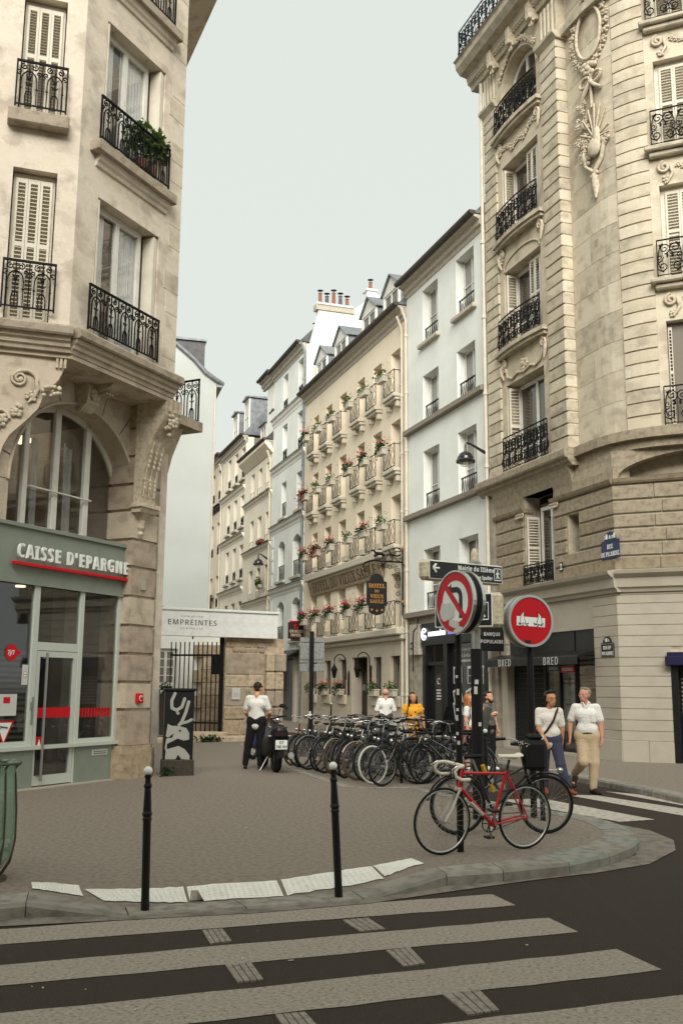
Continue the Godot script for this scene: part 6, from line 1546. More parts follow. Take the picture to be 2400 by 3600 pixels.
func build_hotel():
	var m; var o
	var r = RandomNumberGenerator.new(); r.seed = 404
	var b = thing("hotel", "cream hotel with rows of flower boxes under grey zinc dormers", "hotel", RF)
	var u0 = 13.32; var u1 = 26.66
	var cols = [[13.92, 14.92], [15.97, 16.95], [17.98, 18.9], [20.34, 21.32], [22.43, 23.34], [24.5, 25.32]]
	var rows = [[13.12, 15.08], [10.12, 12.16], [7.1, 9.16], [3.97, 6.1]]
	var ops = []
	for rw in rows:
		for c in cols: ops.append([-c[1], -c[0], rw[0], rw[1]])
	m = MB.new(); wall_sheet(m, -u1, -u0, 3.7, 16.5, ops, 0, 0.42); put(m, "wall", "cream_wall", b)
	m = MB.new(); m.box(-u1 + 0.01, -u0 - 0.01, 3.5, 16.45, -9, -0.43); put(m, "wall", "room_dark", b)
	# fine stone joints between the storeys: shallow courses
	for k in 4:
		var rw = rows[k]
		var prev = -u1 + 0.05
		for ci in range(5, -2, -1):
			var nxt = -cols[ci][1] - 0.02 if ci >= 0 else -u0 - 0.05
			var n = 4
			if k == 0: n = 0
			for j in n:
				var y0 = rw[0] + 0.05 + j * 0.5
				m = MB.new(); m.box(prev, nxt, y0 + 0.006, y0 + 0.494, 0.0, 0.006); put(m, "stone_course", "cream_wall", b)
			if ci >= 0: prev = -cols[ci][0] + 0.02
	for k in 4:
		far_windows(b, cols, rows[k][0], rows[k][1], {"bars": [0.33, 0.66], "glass": "dim_glass", "z": -0.36})
		for ci in 6:
			var c = cols[ci]; var y = rows[k][0]
			m = MB.new(); rail_cross(m, -c[1] - 0.08, -c[0] + 0.08, y + 0.1, y + 1.0, 0.3); put(m, "railing", "iron", b)
			if k < 2 or (k == 2 and ci == 0):
				m = MB.new(); m.bev(-c[1] - 0.14, -c[0] + 0.14, y - 0.12, y + 0.02, -0.02, 0.36, 0.02); m.bev(-c[1] - 0.1, -c[0] + 0.1, y - 0.24, y - 0.121, -0.02, 0.28, 0.02)
				for x in [-c[1] + 0.06, -c[0] - 0.06]: m.bev(x - 0.1, x + 0.1, y - 0.5, y - 0.2401, -0.02, 0.2, 0.03)
				put(m, "sill", "planter", b)
	# joined sills with scroll brackets over the name board, and the ledge over the ground floor
	m = MB.new(); m.bev(-25.5, -15.3, 6.78, 7.08, -0.02, 0.34, 0.04); m.bev(-25.4, -15.4, 6.62, 6.779, -0.02, 0.2, 0.03); put(m, "ledge", "planter", b)
	m = MB.new(); m.bev(-u1 + 0.1, -u0 - 0.1, 3.68, 3.95, -0.05, 0.4, 0.04); m.bev(-u1 + 0.1, -u0 - 0.1, 3.5, 3.679, -0.05, 0.22, 0.04); put(m, "ledge", "planter", b)
	for k in [2, 3]:
		for ci in 5:
			var x = -(cols[ci][1] + cols[ci + 1][0]) / 2; var y = 7.1 if k == 2 else 3.96
			m = MB.new(); m.prism(P2([x - 0.3, y + 0.25, x - 0.24, y + 0.05, x + 0.24, y + 0.05, x + 0.3, y + 0.25]), 0.08, 0.36); m.tube(spiral_pts(V(x + 0.42, y + 0.1, 0.2), 0.14, 1.2, 0, 1), 0.05, 5); put(m, "scroll_bracket", "planter", b)
	gutter_eave(b, u0, u1, 16.62, 0.42, 2.2, "zinc")
	for u in [15.84, 18.5, 22.35, 25.35]: dormer(b, u, 16.75, 1.75, 1.55, -0.35, true, "zinc")
	downpipe(b, -13.62, 0.2, 16.2, 0.08)
	# pale chimney gable at the near end
	m = MB.new(); m.box(-13.6, -13.35, 15.5, 17.5, -3.5, -0.1); put(m, "parapet", "cream_wall", b)
	# ground floor
	var gops = [[-15.0, -14.05, 1.42, 2.93], [-16.86, -15.97, 1.42, 2.93], [-19.4, -17.53, -0.05, 2.97], [-21.02, -20.2, 1.42, 2.93], [-23.17, -22.25, 1.42, 2.93], [-25.3, -24.4, 1.42, 2.93]]
	m = MB.new(); wall_sheet(m, -u1, -u0, -0.1, 3.7, gops, 0, 0.5); put(m, "wall", "hotel_base", b)
	m = MB.new(); m.box(-u1, -u0, -0.1, 3.6, -9, -0.55); put(m, "wall", "room_dark", b)
	var edges = [-u1, -25.3, -24.4, -23.17, -22.25, -21.02, -20.2, -19.4, -17.53, -16.86, -15.97, -15.0, -14.05, -u0]
	for j in 6:
		var y0 = 0.72 + j * 0.38
		for e in range(0, edges.size(), 2):
			m = MB.new(); m.box(edges[e] + 0.02, edges[e + 1] - 0.02, y0 + 0.008, y0 + 0.372, 0.0, 0.012); put(m, "stone_course", "hotel_base", b)
	for q in [[2.99, 3.34], [3.36, 3.66]]:
		m = MB.new(); m.box(-u1 + 0.02, -u0 - 0.02, q[0], q[1], 0.0, 0.012); put(m, "stone_course", "hotel_base", b)
	for g in gops:
		if g[2] > 0:
			m = MB.new(); m.box(g[0], g[1], g[2], g[3], -0.45, -0.42); o = put(m, "window", "dark_glass", b)
			for j in 5:
				m = MB.new(); m.bar(V(lerpf(g[0], g[1], (j + 0.5) / 5), g[2], -0.12), V(lerpf(g[0], g[1], (j + 0.5) / 5), g[3], -0.12), 0.016, 5); put(m, "window_bar", "iron", o)
			m = MB.new(); m.bev(g[0] - 0.12, g[1] + 0.12, 1.0, 1.4, -0.02, 0.1, 0.03); put(m, "sill", "hotel_base", b)
	m = MB.new(); m.box(-19.4, -17.53, -0.05, 2.95, -0.52, -0.45); m.box(-19.4, -18.9, 2.4, 2.95, -0.44, -0.1); o = put(m, "door", "dark_brown", b)
	m = MB.new(); m.box(-17.2, -17.0, 1.9, 2.6, 0.01, 0.05); put(m, "menu_board", "leather", b)
	m = MB.new(); m.prism(P2([-19.85, 1.4, -19.65, 1.4, -19.65, 2.3, -19.75, 2.45, -19.85, 2.3]), 0.01, 0.05); put(m, "notice_board", "dark_brown", b)
	m = MB.new(); m.box(-18.9, -18.6, 1.6, 1.85, -0.44, -0.3); put(m, "letter_box", "steel", b)
	# name board under the joined sills, leaning out at the top
	var nb = thing("name_board", "long tan name board across the hotel front below the second-floor sills", "sign", RF * turned(V(-20.4, 6.42, 0.16), 0, deg_to_rad(14)))
	m = MB.new(); m.bev(-4.8, 4.8, -0.36, 0.36, -0.03, 0.03, 0.01); put(m, "board", "board_tan", nb)
	text("\u00b7 HOTEL DU VIEUX SAULE \u00b7", 0.46, 0.01, "dark_brown", nb, Transform3D(Basis.IDENTITY, V(0.1, 0.0, 0.036)), true, 400, 1.12)
	# wrought-iron bracket with a horse and carriage, and the hanging board
	var hb = thing("sign_bracket", "black wrought-iron bracket with horse and carriage on the hotel front", "bracket", RF * turned(V(-13.5, 0, 0), -PI / 2))
	m = MB.new(); m.bar(V(0.12, 4.4, 0), V(0.12, 6.9, 0), 0.03, 6); m.bar(V(0.0, 6.3, 0), V(0.12, 6.3, 0), 0.02, 5); m.bar(V(0.0, 4.75, 0), V(0.12, 4.75, 0), 0.02, 5)
	m.bar(V(0.12, 6.4, 0), V(1.15, 6.4, 0), 0.035, 6); m.tube(arc_pts(V(1.15, 6.2, 0), 0.55, 0.22, PI / 2, -0.3, 8), 0.03, 5); m.tube(spiral_pts(V(1.6, 6.05, 0), 0.1, 1.4, 0, -1), 0.018, 5)
	put(m, "arm", "iron", hb)
	m = MB.new()
	for k in 5:
		m.tube(spiral_pts(V(0.32 + 0.0 * k, 6.1 - k * 0.3, 0), 0.14 - 0.01 * k, 1.7, PI / 2, 1 if k % 2 else -1), 0.014, 4); m.tube(spiral_pts(V(0.5 + k * 0.14, 6.22, 0), 0.11, 1.5, PI, 1 if k % 2 else -1), 0.014, 4)
	put(m, "scrollwork", "iron", hb)
	m = MB.new()
	m.tube([V(1.25, 6.56, 0), V(1.15, 6.68, 0), V(0.95, 6.68, 0), V(0.85, 6.6, 0)], [0.05, 0.07, 0.07, 0.04], 6); m.tube([V(1.18, 6.68, 0), V(1.3, 6.8, 0), V(1.38, 6.76, 0)], [0.05, 0.04, 0.02], 5)
	for x in [1.2, 1.12, 0.92, 0.86]: m.tube([V(x, 6.63, 0), V(x + 0.03, 6.52, 0), V(x, 6.43, 0)], 0.015, 4)
	put(m, "horse", "iron", hb)
	m = MB.new()
	for x in [0.62, 0.3]: m.tube(arc_pts(V(x, 6.56, 0), 0.12, 0.12, 0, TAU, 12), 0.014, 4)
	m.tube([V(0.2, 6.7, 0), V(0.3, 6.62, 0), V(0.6, 6.66, 0), V(0.66, 6.82, 0)], 0.03, 5); m.tube(arc_pts(V(0.35, 6.8, 0), 0.16, 0.14, 0.2, PI, 8), 0.025, 5); m.bar(V(0.7, 6.62, 0), V(1.1, 6.66, 0), 0.012, 4)
	put(m, "carriage", "iron", hb)
	m = MB.new(); m.ball(V(0.12, 6.95, 0), V(0.05, 0.08, 0.05)); put(m, "finial", "gold", hb)
	m = MB.new(); m.ball(V(0.12, 4.9, 0), V(0.06, 0.06, 0.06)); put(m, "finial", "gold", hb)
	for x in [0.85, 1.48]:
		m = MB.new(); m.bar(V(x, 5.9, 0), V(x, 6.36, 0), 0.01, 4); put(m, "chain", "iron", hb)
	var hg = thing("hanging_sign", "black arched hanging board with gold letters and three stars at the hotel", "sign", RF * turned(V(-13.5, 0, 1.165), PI / 2))
	m = MB.new(); var pl = [Vector2(-0.4, 4.72), Vector2(0.4, 4.72), Vector2(0.4, 5.62), Vector2(0.3, 5.64)]
	for k in 9: pl.append(Vector2(0.28 * cos(PI * k / 8), 5.66 + 0.26 * sin(PI * k / 8)))
	pl.append(Vector2(-0.3, 5.64)); pl.append(Vector2(-0.4, 5.62))
	m.prism(pl, -0.03, 0.03); put(m, "board", "shop_black", hg)
	m = MB.new(); m.prism(P2([-0.32, 4.72, 0.32, 4.72, 0.3, 4.5, 0.15, 4.4, 0, 4.36, -0.15, 4.4, -0.3, 4.5]), -0.028, 0.028); put(m, "star_board", "shop_black", hg)
	for q in [["HOTEL", 5.46, 0.15], ["DU", 5.26, 0.1], ["VIEUX", 5.07, 0.13], ["SAULE", 4.88, 0.13]]: text(q[0], q[2], 0.006, "gold", hg, Transform3D(Basis.IDENTITY, V(0, q[1], 0.032)), true, 700, 0.9)
	for k in 3:
		m = MB.new(); var st = []
		for j in 10:
			var rr = 0.06 if j % 2 == 0 else 0.026
			st.append(Vector2(-0.2 + k * 0.2 + rr * sin(TAU * j / 10), 4.57 - (0.03 if k == 1 else 0.0) + rr * cos(TAU * j / 10)))
		m.prism(st, 0.028, 0.034); put(m, "star", "gold", hg)
	var qs = thing("hanging_sign", "dark maroon square hotel sign with red clover beside the arched windows", "sign", RF * turned(V(-25.9, 0, 0.6), PI / 2))
	m = MB.new(); m.bev(-0.4, 0.4, 4.05, 4.85, -0.06, 0.06, 0.02); m.bev(-0.25, 0.25, 3.95, 4.049, -0.06, 0.06, 0.01); put(m, "box", "maroon", qs)
	m = MB.new(); m.bev(-0.3, 0.3, 4.851, 4.93, -0.055, 0.055, 0.01); put(m, "top_band", "red_paint", qs)
	m = MB.new()
	for k in 5: m.ball(V(0.09 * sin(TAU * k / 5), 4.66 + 0.09 * cos(TAU * k / 5), 0.06), V(0.045, 0.045, 0.012), 4, 6)
	put(m, "clover", "red_paint", qs)
	text("QUALYS", 0.13, 0.006, "cream_case", qs, Transform3D(Basis.IDENTITY, V(0, 4.42, 0.063)), true, 700, 0.9); text("HOTEL", 0.12, 0.006, "cream_case", qs, Transform3D(Basis.IDENTITY, V(0, 4.23, 0.063)), true, 700, 0.9)
	m = MB.new(); m.bar(V(0.4, 4.5, 0), V(0.6, 4.5, 0), 0.02, 5); put(m, "bracket", "iron", qs)
	# two swan-neck lanterns beside the door
	for q in [[-20.1, "swan-neck wall lantern left of the hotel door, over the notice board"], [-17.2, "swan-neck wall lantern right of the hotel door, over the menu board"]]:
		var t = thing("wall_lantern", q[1], "lantern", RF * turned(V(q[0], 2.35, 0.03), -PI / 2), "lanterns of the hotel door")
		m = MB.new(); m.tube([V(0, -0.3, 0), V(0.02, 0.5, 0)] + arc_pts(V(0.28, 0.5, 0), 0.26, 0.28, PI, 0.1, 9) + [V(0.54, 0.36, 0)], 0.022, 5); m.tube(spiral_pts(V(0.28, 0.55, 0), 0.1, 1.3, -PI / 2, 1), 0.014, 4); put(m, "arm", "iron", t)
		m = MB.new(); m.lathe([Vector2(0.06, -0.25), Vector2(0.13, 0.08), Vector2(0.16, 0.1), Vector2(0.05, 0.28), Vector2(0.03, 0.34)], 6, V(0.54, 0.02, 0)); put(m, "lantern", "iron", t)
	# flower boxes
	var ord = ["first", "second", "third", "fourth", "fifth", "last"]
	var kinds = [["sparse", "sparse", "sparse", "sparse", "sparse", "pink"], ["pink", "pink", "pink", "sparse", "sparse", "blaze"], ["sparse", "pink", "sparse", "pink", "blaze", "mixed"], ["red", "red", "red", "red", "red", "red"]]
	var named = {"sparse": "mostly leaves", "pink": "pink geraniums", "blaze": "a blaze of red flowers", "mixed": "pink and red flowers", "red": "red geraniums"}
	var rown = ["top", "second", "third", "lowest"]
	for k in 4:
		for ci in 6:
			var c = cols[ci]
			if k == 3 and ci == 0: continue
			flower_box(RF * turned(V(-c[1] + 0.02, rows[k][0] + 0.72, 0.42), r.randf_range(-0.08, 0.08)), kinds[k][ci], "white trough of %s, %s row, %s window from the near drainpipe" % [named[kinds[k][ci]], rown[k], ord[ci]], r)
	for q in [[-14.5, "stone tub of ivy under the nearest ground-floor hotel window", "sparse"], [-16.4, "stone tub of ivy under the second ground-floor hotel window", "sparse"], [-20.6, "window trough of pale flowers left of the hotel door", "pink"], [-22.7, "window trough of magenta flowers under the fourth ground-floor hotel window", "pink"], [-24.8, "window trough of white flowers beside the traffic pole", "sparse"]]:
		flower_box(RF * turned(V(q[0], 1.4, 0.16), 0), q[2], q[1], r)
# ---- the court behind the gate ----------------------------------------------------------------------------------
func build_gate():
	var m; var o
	var r = RandomNumberGenerator.new(); r.seed = 909
	var GF = frame(-2.15, -33.7, 0.883, -0.469)
	# old stone wall, laid stone by stone
	var w = thing("stone_wall", "old rubble and ashlar stone wall with a pilaster beside the gate", "wall", GF)
	m = MB.new(); m.box(-1.8, 0.3, -0.1, 3.3, -0.5, -0.03); put(m, "mortar", "stone_rubble_b", w)
	var y = 0.15
	var hs = [0.5, 0.42, 0.62, 0.4, 0.72, 0.16, 0.2, 0.15, 0.18]
	for k in hs.size():
		var x = -1.8
		while x < -0.42:
			var ww = r.randf_range(0.45, 0.95) if k < 5 else r.randf_range(0.12, 0.34)
			var x1 = minf(x + ww, -0.4)
			if x1 - x > 0.06:
				m = MB.new(); m.bev(x + 0.01, x1 - 0.01, y + 0.01, y + hs[k] - 0.01, -0.1, r.randf_range(-0.02, 0.03), 0.03); put(m, "stone", ["stone_rubble", "stone_rubble_b", "stone_pier"][r.randi() % 3], w)
			x = x1
			if x > -0.45: break
		y += hs[k]
	y = 0.0
	for h in [0.55, 0.5, 0.55, 0.6, 0.62]:
		for q in [[-0.4, -0.1], [-0.09, 0.22]]:
			m = MB.new(); m.bev(q[0], q[1] + (0.1 if y > 2.1 and q[1] > 0 else 0.0), y + 0.01, y + h - 0.01, -0.2, 0.2 + r.randf_range(-0.02, 0.02), 0.04); put(m, "stone", ["stone_rubble_b", "stone_pier"][r.randi() % 2], w)
		y += h
	m = MB.new(); m.box(-1.57, -1.28, 1.3, 1.67, 0.035, 0.05); o = put(m, "plaque", "paper", w)
	for k in 5:
		m = MB.new(); m.box(-1.52, -1.34 + 0.02 * (k % 3), 1.5 - k * 0.03, 1.508 - k * 0.03, 0.05, 0.052); put(m, "print_line", "board_tan", o)
	# steps of pale stone
	var s = thing("stone_step", "worn stone steps in front of the iron gate", "step", GF)
	for q in [[-3.4, -1.25, 0.0, 0.16, 0.0, 0.75], [-4.6, -3.41, 0.0, 0.14, 0.0, 0.7], [-3.6, -1.8, 0.16, 0.28, -0.6, 0.35]]:
		m = MB.new(); m.bev(q[0], q[1], q[2] - 0.1, q[3], q[4], q[5], 0.03); put(m, "step_stone", "stone_rubble_b", s)
	# shop sign box across the entrance
	var sg = thing("shop_sign", "long white box sign with black lettering over the gate", "sign", GF)
	m = MB.new(); m.bev(-5.2, -0.1, 3.29, 4.1, 0.0, 0.3, 0.005); put(m, "box", "sign_white", sg)
	m = MB.new(); m.bev(-5.25, -0.04, 4.1, 4.18, -0.04, 0.36, 0.01); put(m, "cap", "letter_white", sg)
	text("EMPREINTES", 0.165, 0.008, "black", sg, Transform3D(Basis.IDENTITY, V(-3.08, 3.72, 0.304)), false, 400, 1.1, "lettering", 6)
	text("LE CONCEPT STORE", 0.05, 0.006, "sign_grey", sg, Transform3D(Basis.IDENTITY, V(-3.1, 3.91, 0.303)), false, 400, 1.0, "lettering", 10)
	text("DES METIERS D'ART", 0.05, 0.006, "sign_grey", sg, Transform3D(Basis.IDENTITY, V(-3.1, 3.53, 0.303)), false, 400, 1.0, "lettering", 10)
	m = MB.new(); m.bar(V(-3.0, 3.2, 0.15), V(-3.0, 3.29, 0.15), 0.025, 6); put(m, "spotlight", "black", sg)
	# gate leaf standing open
	var g = thing("iron_gate", "black iron gate leaf of upright bars standing open beside the stone wall", "gate", GF * turned(V(-1.9, 0, -0.1), deg_to_rad(-38)))
	m = MB.new(); m.bev(-0.06, 0.06, 0.1, 3.3, -0.06, 0.06, 0.01); put(m, "post", "iron", g)
	for yy in [0.55, 2.72]:
		m = MB.new(); m.box(-1.75, -0.06, yy - 0.03, yy + 0.03, -0.02, 0.02); put(m, "rail", "iron", g)
	for k in 11:
		m = MB.new(); m.bar(V(-0.18 - k * 0.155, 0.2, 0), V(-0.18 - k * 0.155, 3.15, 0), 0.02, 6); put(m, "bar", "iron", g)
	m = MB.new(); m.box(-0.34, -0.06, 2.1, 2.75, -0.03, 0.03); put(m, "lock_plate", "iron", g)
	# white courtyard building behind, with a small-paned window
	var WF = frame(-2.15, -38.0, 0.883, -0.469)
	var c = thing("courtyard_house", "low white courtyard building with a small-paned window behind the gate", "house", WF)
	m = MB.new(); wall_sheet(m, -9, -2.3, -0.1, 4.3, [[-4.95, -4.15, 1.7, 3.04]], 0, 0.25); m.box(-9, -2.3, -0.1, 4.28, -4, -0.3); put(m, "wall", "white_wall", c)
	var wn = window(c, -4.93, -4.17, 1.72, 3.02, -0.2, 2, [0.25, 0.5, 0.75], "grey_glass", "white_paint", 0.08)
	m = MB.new(); m.prism(P2([-9, 4.3, -5.6, 4.3, -3.8, 4.3, -5.6, 4.9, -9, 5.4]), -4, -0.4); put(m, "roof", "zinc", c)
	# toothed stone pier in the passage
	var p = thing("gate_pier", "pale pier of alternating stone blocks seen between the gate bars", "pier", WF)
	for k in 7:
		m = MB.new(); m.bev(-3.55 + 0.2 * (k % 2), -2.4, 0.05 + k * 0.45, 0.49 + k * 0.45, 0.0, 0.4, 0.02); put(m, "stone", ["stone_rubble", "stone_rubble_b"][k % 2], p)
	var pl = thing("potted_plant", "small dark shrub at the foot of the courtyard window", "plant", WF * turned(V(-4.75, 1.35, 0.5), 0))
	m = MB.new(); foliage(m, V(0, 0.25, 0), V(0.3, 0.25, 0.2), 130, 0.12, r); put(m, "foliage", "green_dark", pl)
	m = MB.new(); m.lathe([Vector2(0.16, -1.3), Vector2(0.2, 0.1)], 8); put(m, "pot", "concrete", pl)
	pl = thing("weeds", "tuft of weeds growing at the foot of the stone steps", "weeds", GF * turned(V(-2.6, 0.0, 0.8), 0))
	pl.set_meta("kind", "thing")
	m = MB.new(); foliage(m, V(0, 0.1, 0), V(0.5, 0.12, 0.12), 160, 0.09, r); put(m, "leaves", "green_dark", pl)
	pl = thing("weeds", "tuft of weeds between the bank's corner pier and the cabinet", "weeds", LF * turned(V(0.75, 0, -0.35), 0))
	pl.set_meta("kind", "thing")
	m = MB.new(); foliage(m, V(0, 0.08, 0), V(0.3, 0.1, 0.15), 110, 0.06, r); put(m, "leaves", "green_dark", pl)
	# tall white gable beyond
	var HF = frame(-5.0, -44.0, 0.966, -0.259)
	var h = thing("gable_house", "tall blank white gable with a curved zinc roof edge behind the bank", "house", HF)
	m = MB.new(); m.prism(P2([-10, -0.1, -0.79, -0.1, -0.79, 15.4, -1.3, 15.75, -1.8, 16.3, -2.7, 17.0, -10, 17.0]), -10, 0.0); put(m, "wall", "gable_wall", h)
	m = MB.new(); m.tube([V(-0.45, 15.35, -0.1), V(-0.8, 15.5, 0.03), V(-1.3, 15.83, 0.03), V(-1.8, 16.38, 0.03), V(-2.7, 17.1, 0.03)], 0.12, 6); m.box(-0.8, -0.5, 15.2, 15.45, -10, 0.0); put(m, "roof_edge", "zinc", h)
	m = MB.new(); m.box(-3.6, -1.32, 15.9, 17.4, -3, -0.3); put(m, "roof_box", "zinc_dark", h)
	m = MB.new(); m.box(-3.65, -1.25, 17.4, 17.5, -3.1, -0.2); put(m, "roof_cap", "zinc", h)
	m = MB.new(); m.bar(V(-0.82, 0, 0.08), V(-0.82, 15.2, 0.08), 0.04, 5); put(m, "drainpipe", "pipe", h)
# ---- street furniture --------------------------------------------------------------------------------------------
func disc(m, rad, z0, z1, segs = 32):
	var p = []
	for k in segs: p.append(Vector2(rad * cos(TAU * k / segs), rad * sin(TAU * k / segs)))
	m.prism(p, z0, z1)
	return m
func ring_poly(m, r0, r1, z0, z1, segs = 40):
	for k in segs:
		var a = TAU * k / segs; var b = TAU * (k + 1) / segs
		var p = [V(r0 * cos(a), r0 * sin(a), z1), V(r1 * cos(a), r1 * sin(a), z1), V(r1 * cos(b), r1 * sin(b), z1), V(r0 * cos(b), r0 * sin(b), z1)]
		m.quad(p[0], p[1], p[2], p[3]); var d = V(0, 0, z0 - z1)
		m.quad(p[1], p[1] + d, p[2] + d, p[2]); m.quad(p[0] + d, p[0], p[3], p[3] + d); m.quad(p[3] + d, p[2] + d, p[1] + d, p[0] + d)
	return m

func bollard(p, lean_x, lean_z, label):
	var t = thing("bollard", label, "bollard", Transform3D(Basis.from_euler(Vector3(lean_x, 0.3, lean_z)), p), "black bollards with white ball tops")
	var m = MB.new()
	m.lathe([Vector2(0.035, -0.05), Vector2(0.035, 0.02), Vector2(0.033, 0.05), Vector2(0.033, 0.66), Vector2(0.038, 0.665), Vector2(0.038, 0.68), Vector2(0.032, 0.69), Vector2(0.037, 0.7), Vector2(0.042, 0.715), Vector2(0.037, 0.73), Vector2(0.034, 0.735), Vector2(0.034, 0.75), Vector2(0.026, 0.92), Vector2(0.031, 0.925), Vector2(0.034, 0.94), Vector2(0.029, 0.955), Vector2(0.023, 0.96), Vector2(0.023, 1.0), Vector2(0.030, 1.01), Vector2(0.030, 1.02), Vector2(0.014, 1.03)], 18); put(m, "shaft", "post_black", t)
	m = MB.new(); m.ball(V(0, 1.058, 0), V(0.037, 0.036, 0.037), 10, 16); put(m, "ball_top", "letter_white", t)
	return t

func stroke(m, pts, w):
	# a flat painted stroke with round ends
	for k in pts.size() - 1:
		var a = pts[k]; var b = pts[k + 1]; var d = (b - a).normalized(); var n = Vector2(-d.y, d.x) * w
		m.prism([a + n, a - n, b - n, b + n], 0, 0.002 + 0.0002 * k)
	for p in pts:
		var c = []
		for j in 10: c.append(p + Vector2(cos(TAU * j / 10), sin(TAU * j / 10)) * w)
		m.prism(c, 0, 0.0015)

func walker(parent, x, y, z, s):
	var m = MB.new()
	for q in [[-0.5, -0.5, 0.5, -0.44], [-0.5, 0.44, 0.5, 0.5], [-0.5, -0.44, -0.44, 0.44], [0.44, -0.44, 0.5, 0.44]]: m.box(x + q[0] * s * 0.72, x + q[2] * s * 0.72, y + q[1] * s, y + q[3] * s, z, z + 0.003)
	put(m, "pictogram_border", "letter_white", parent)
	m = MB.new()
	var L = func(a, b, w):
		var d = (b - a).normalized(); var n = Vector2(-d.y, d.x) * w
		m.prism([Vector2(x, y) + (a + n) * s, Vector2(x, y) + (a - n) * s, Vector2(x, y) + (b - n) * s, Vector2(x, y) + (b + n) * s], z, z + 0.003)
	L.call(Vector2(0, 0.2), Vector2(-0.02, -0.06), 0.075); L.call(Vector2(-0.02, -0.04), Vector2(-0.12, -0.36), 0.045); L.call(Vector2(0.0, -0.04), Vector2(0.14, -0.34), 0.045); L.call(Vector2(-0.03, 0.18), Vector2(-0.17, -0.02), 0.035); L.call(Vector2(0.03, 0.18), Vector2(0.16, 0.02), 0.035)
	var c = []
	for j in 12: c.append(Vector2(x, y + 0.3 * s) + Vector2(cos(TAU * j / 12), sin(TAU * j / 12)) * 0.065 * s)
	m.prism(c, z, z + 0.003)
	put(m, "walking_figure", "letter_white", parent)

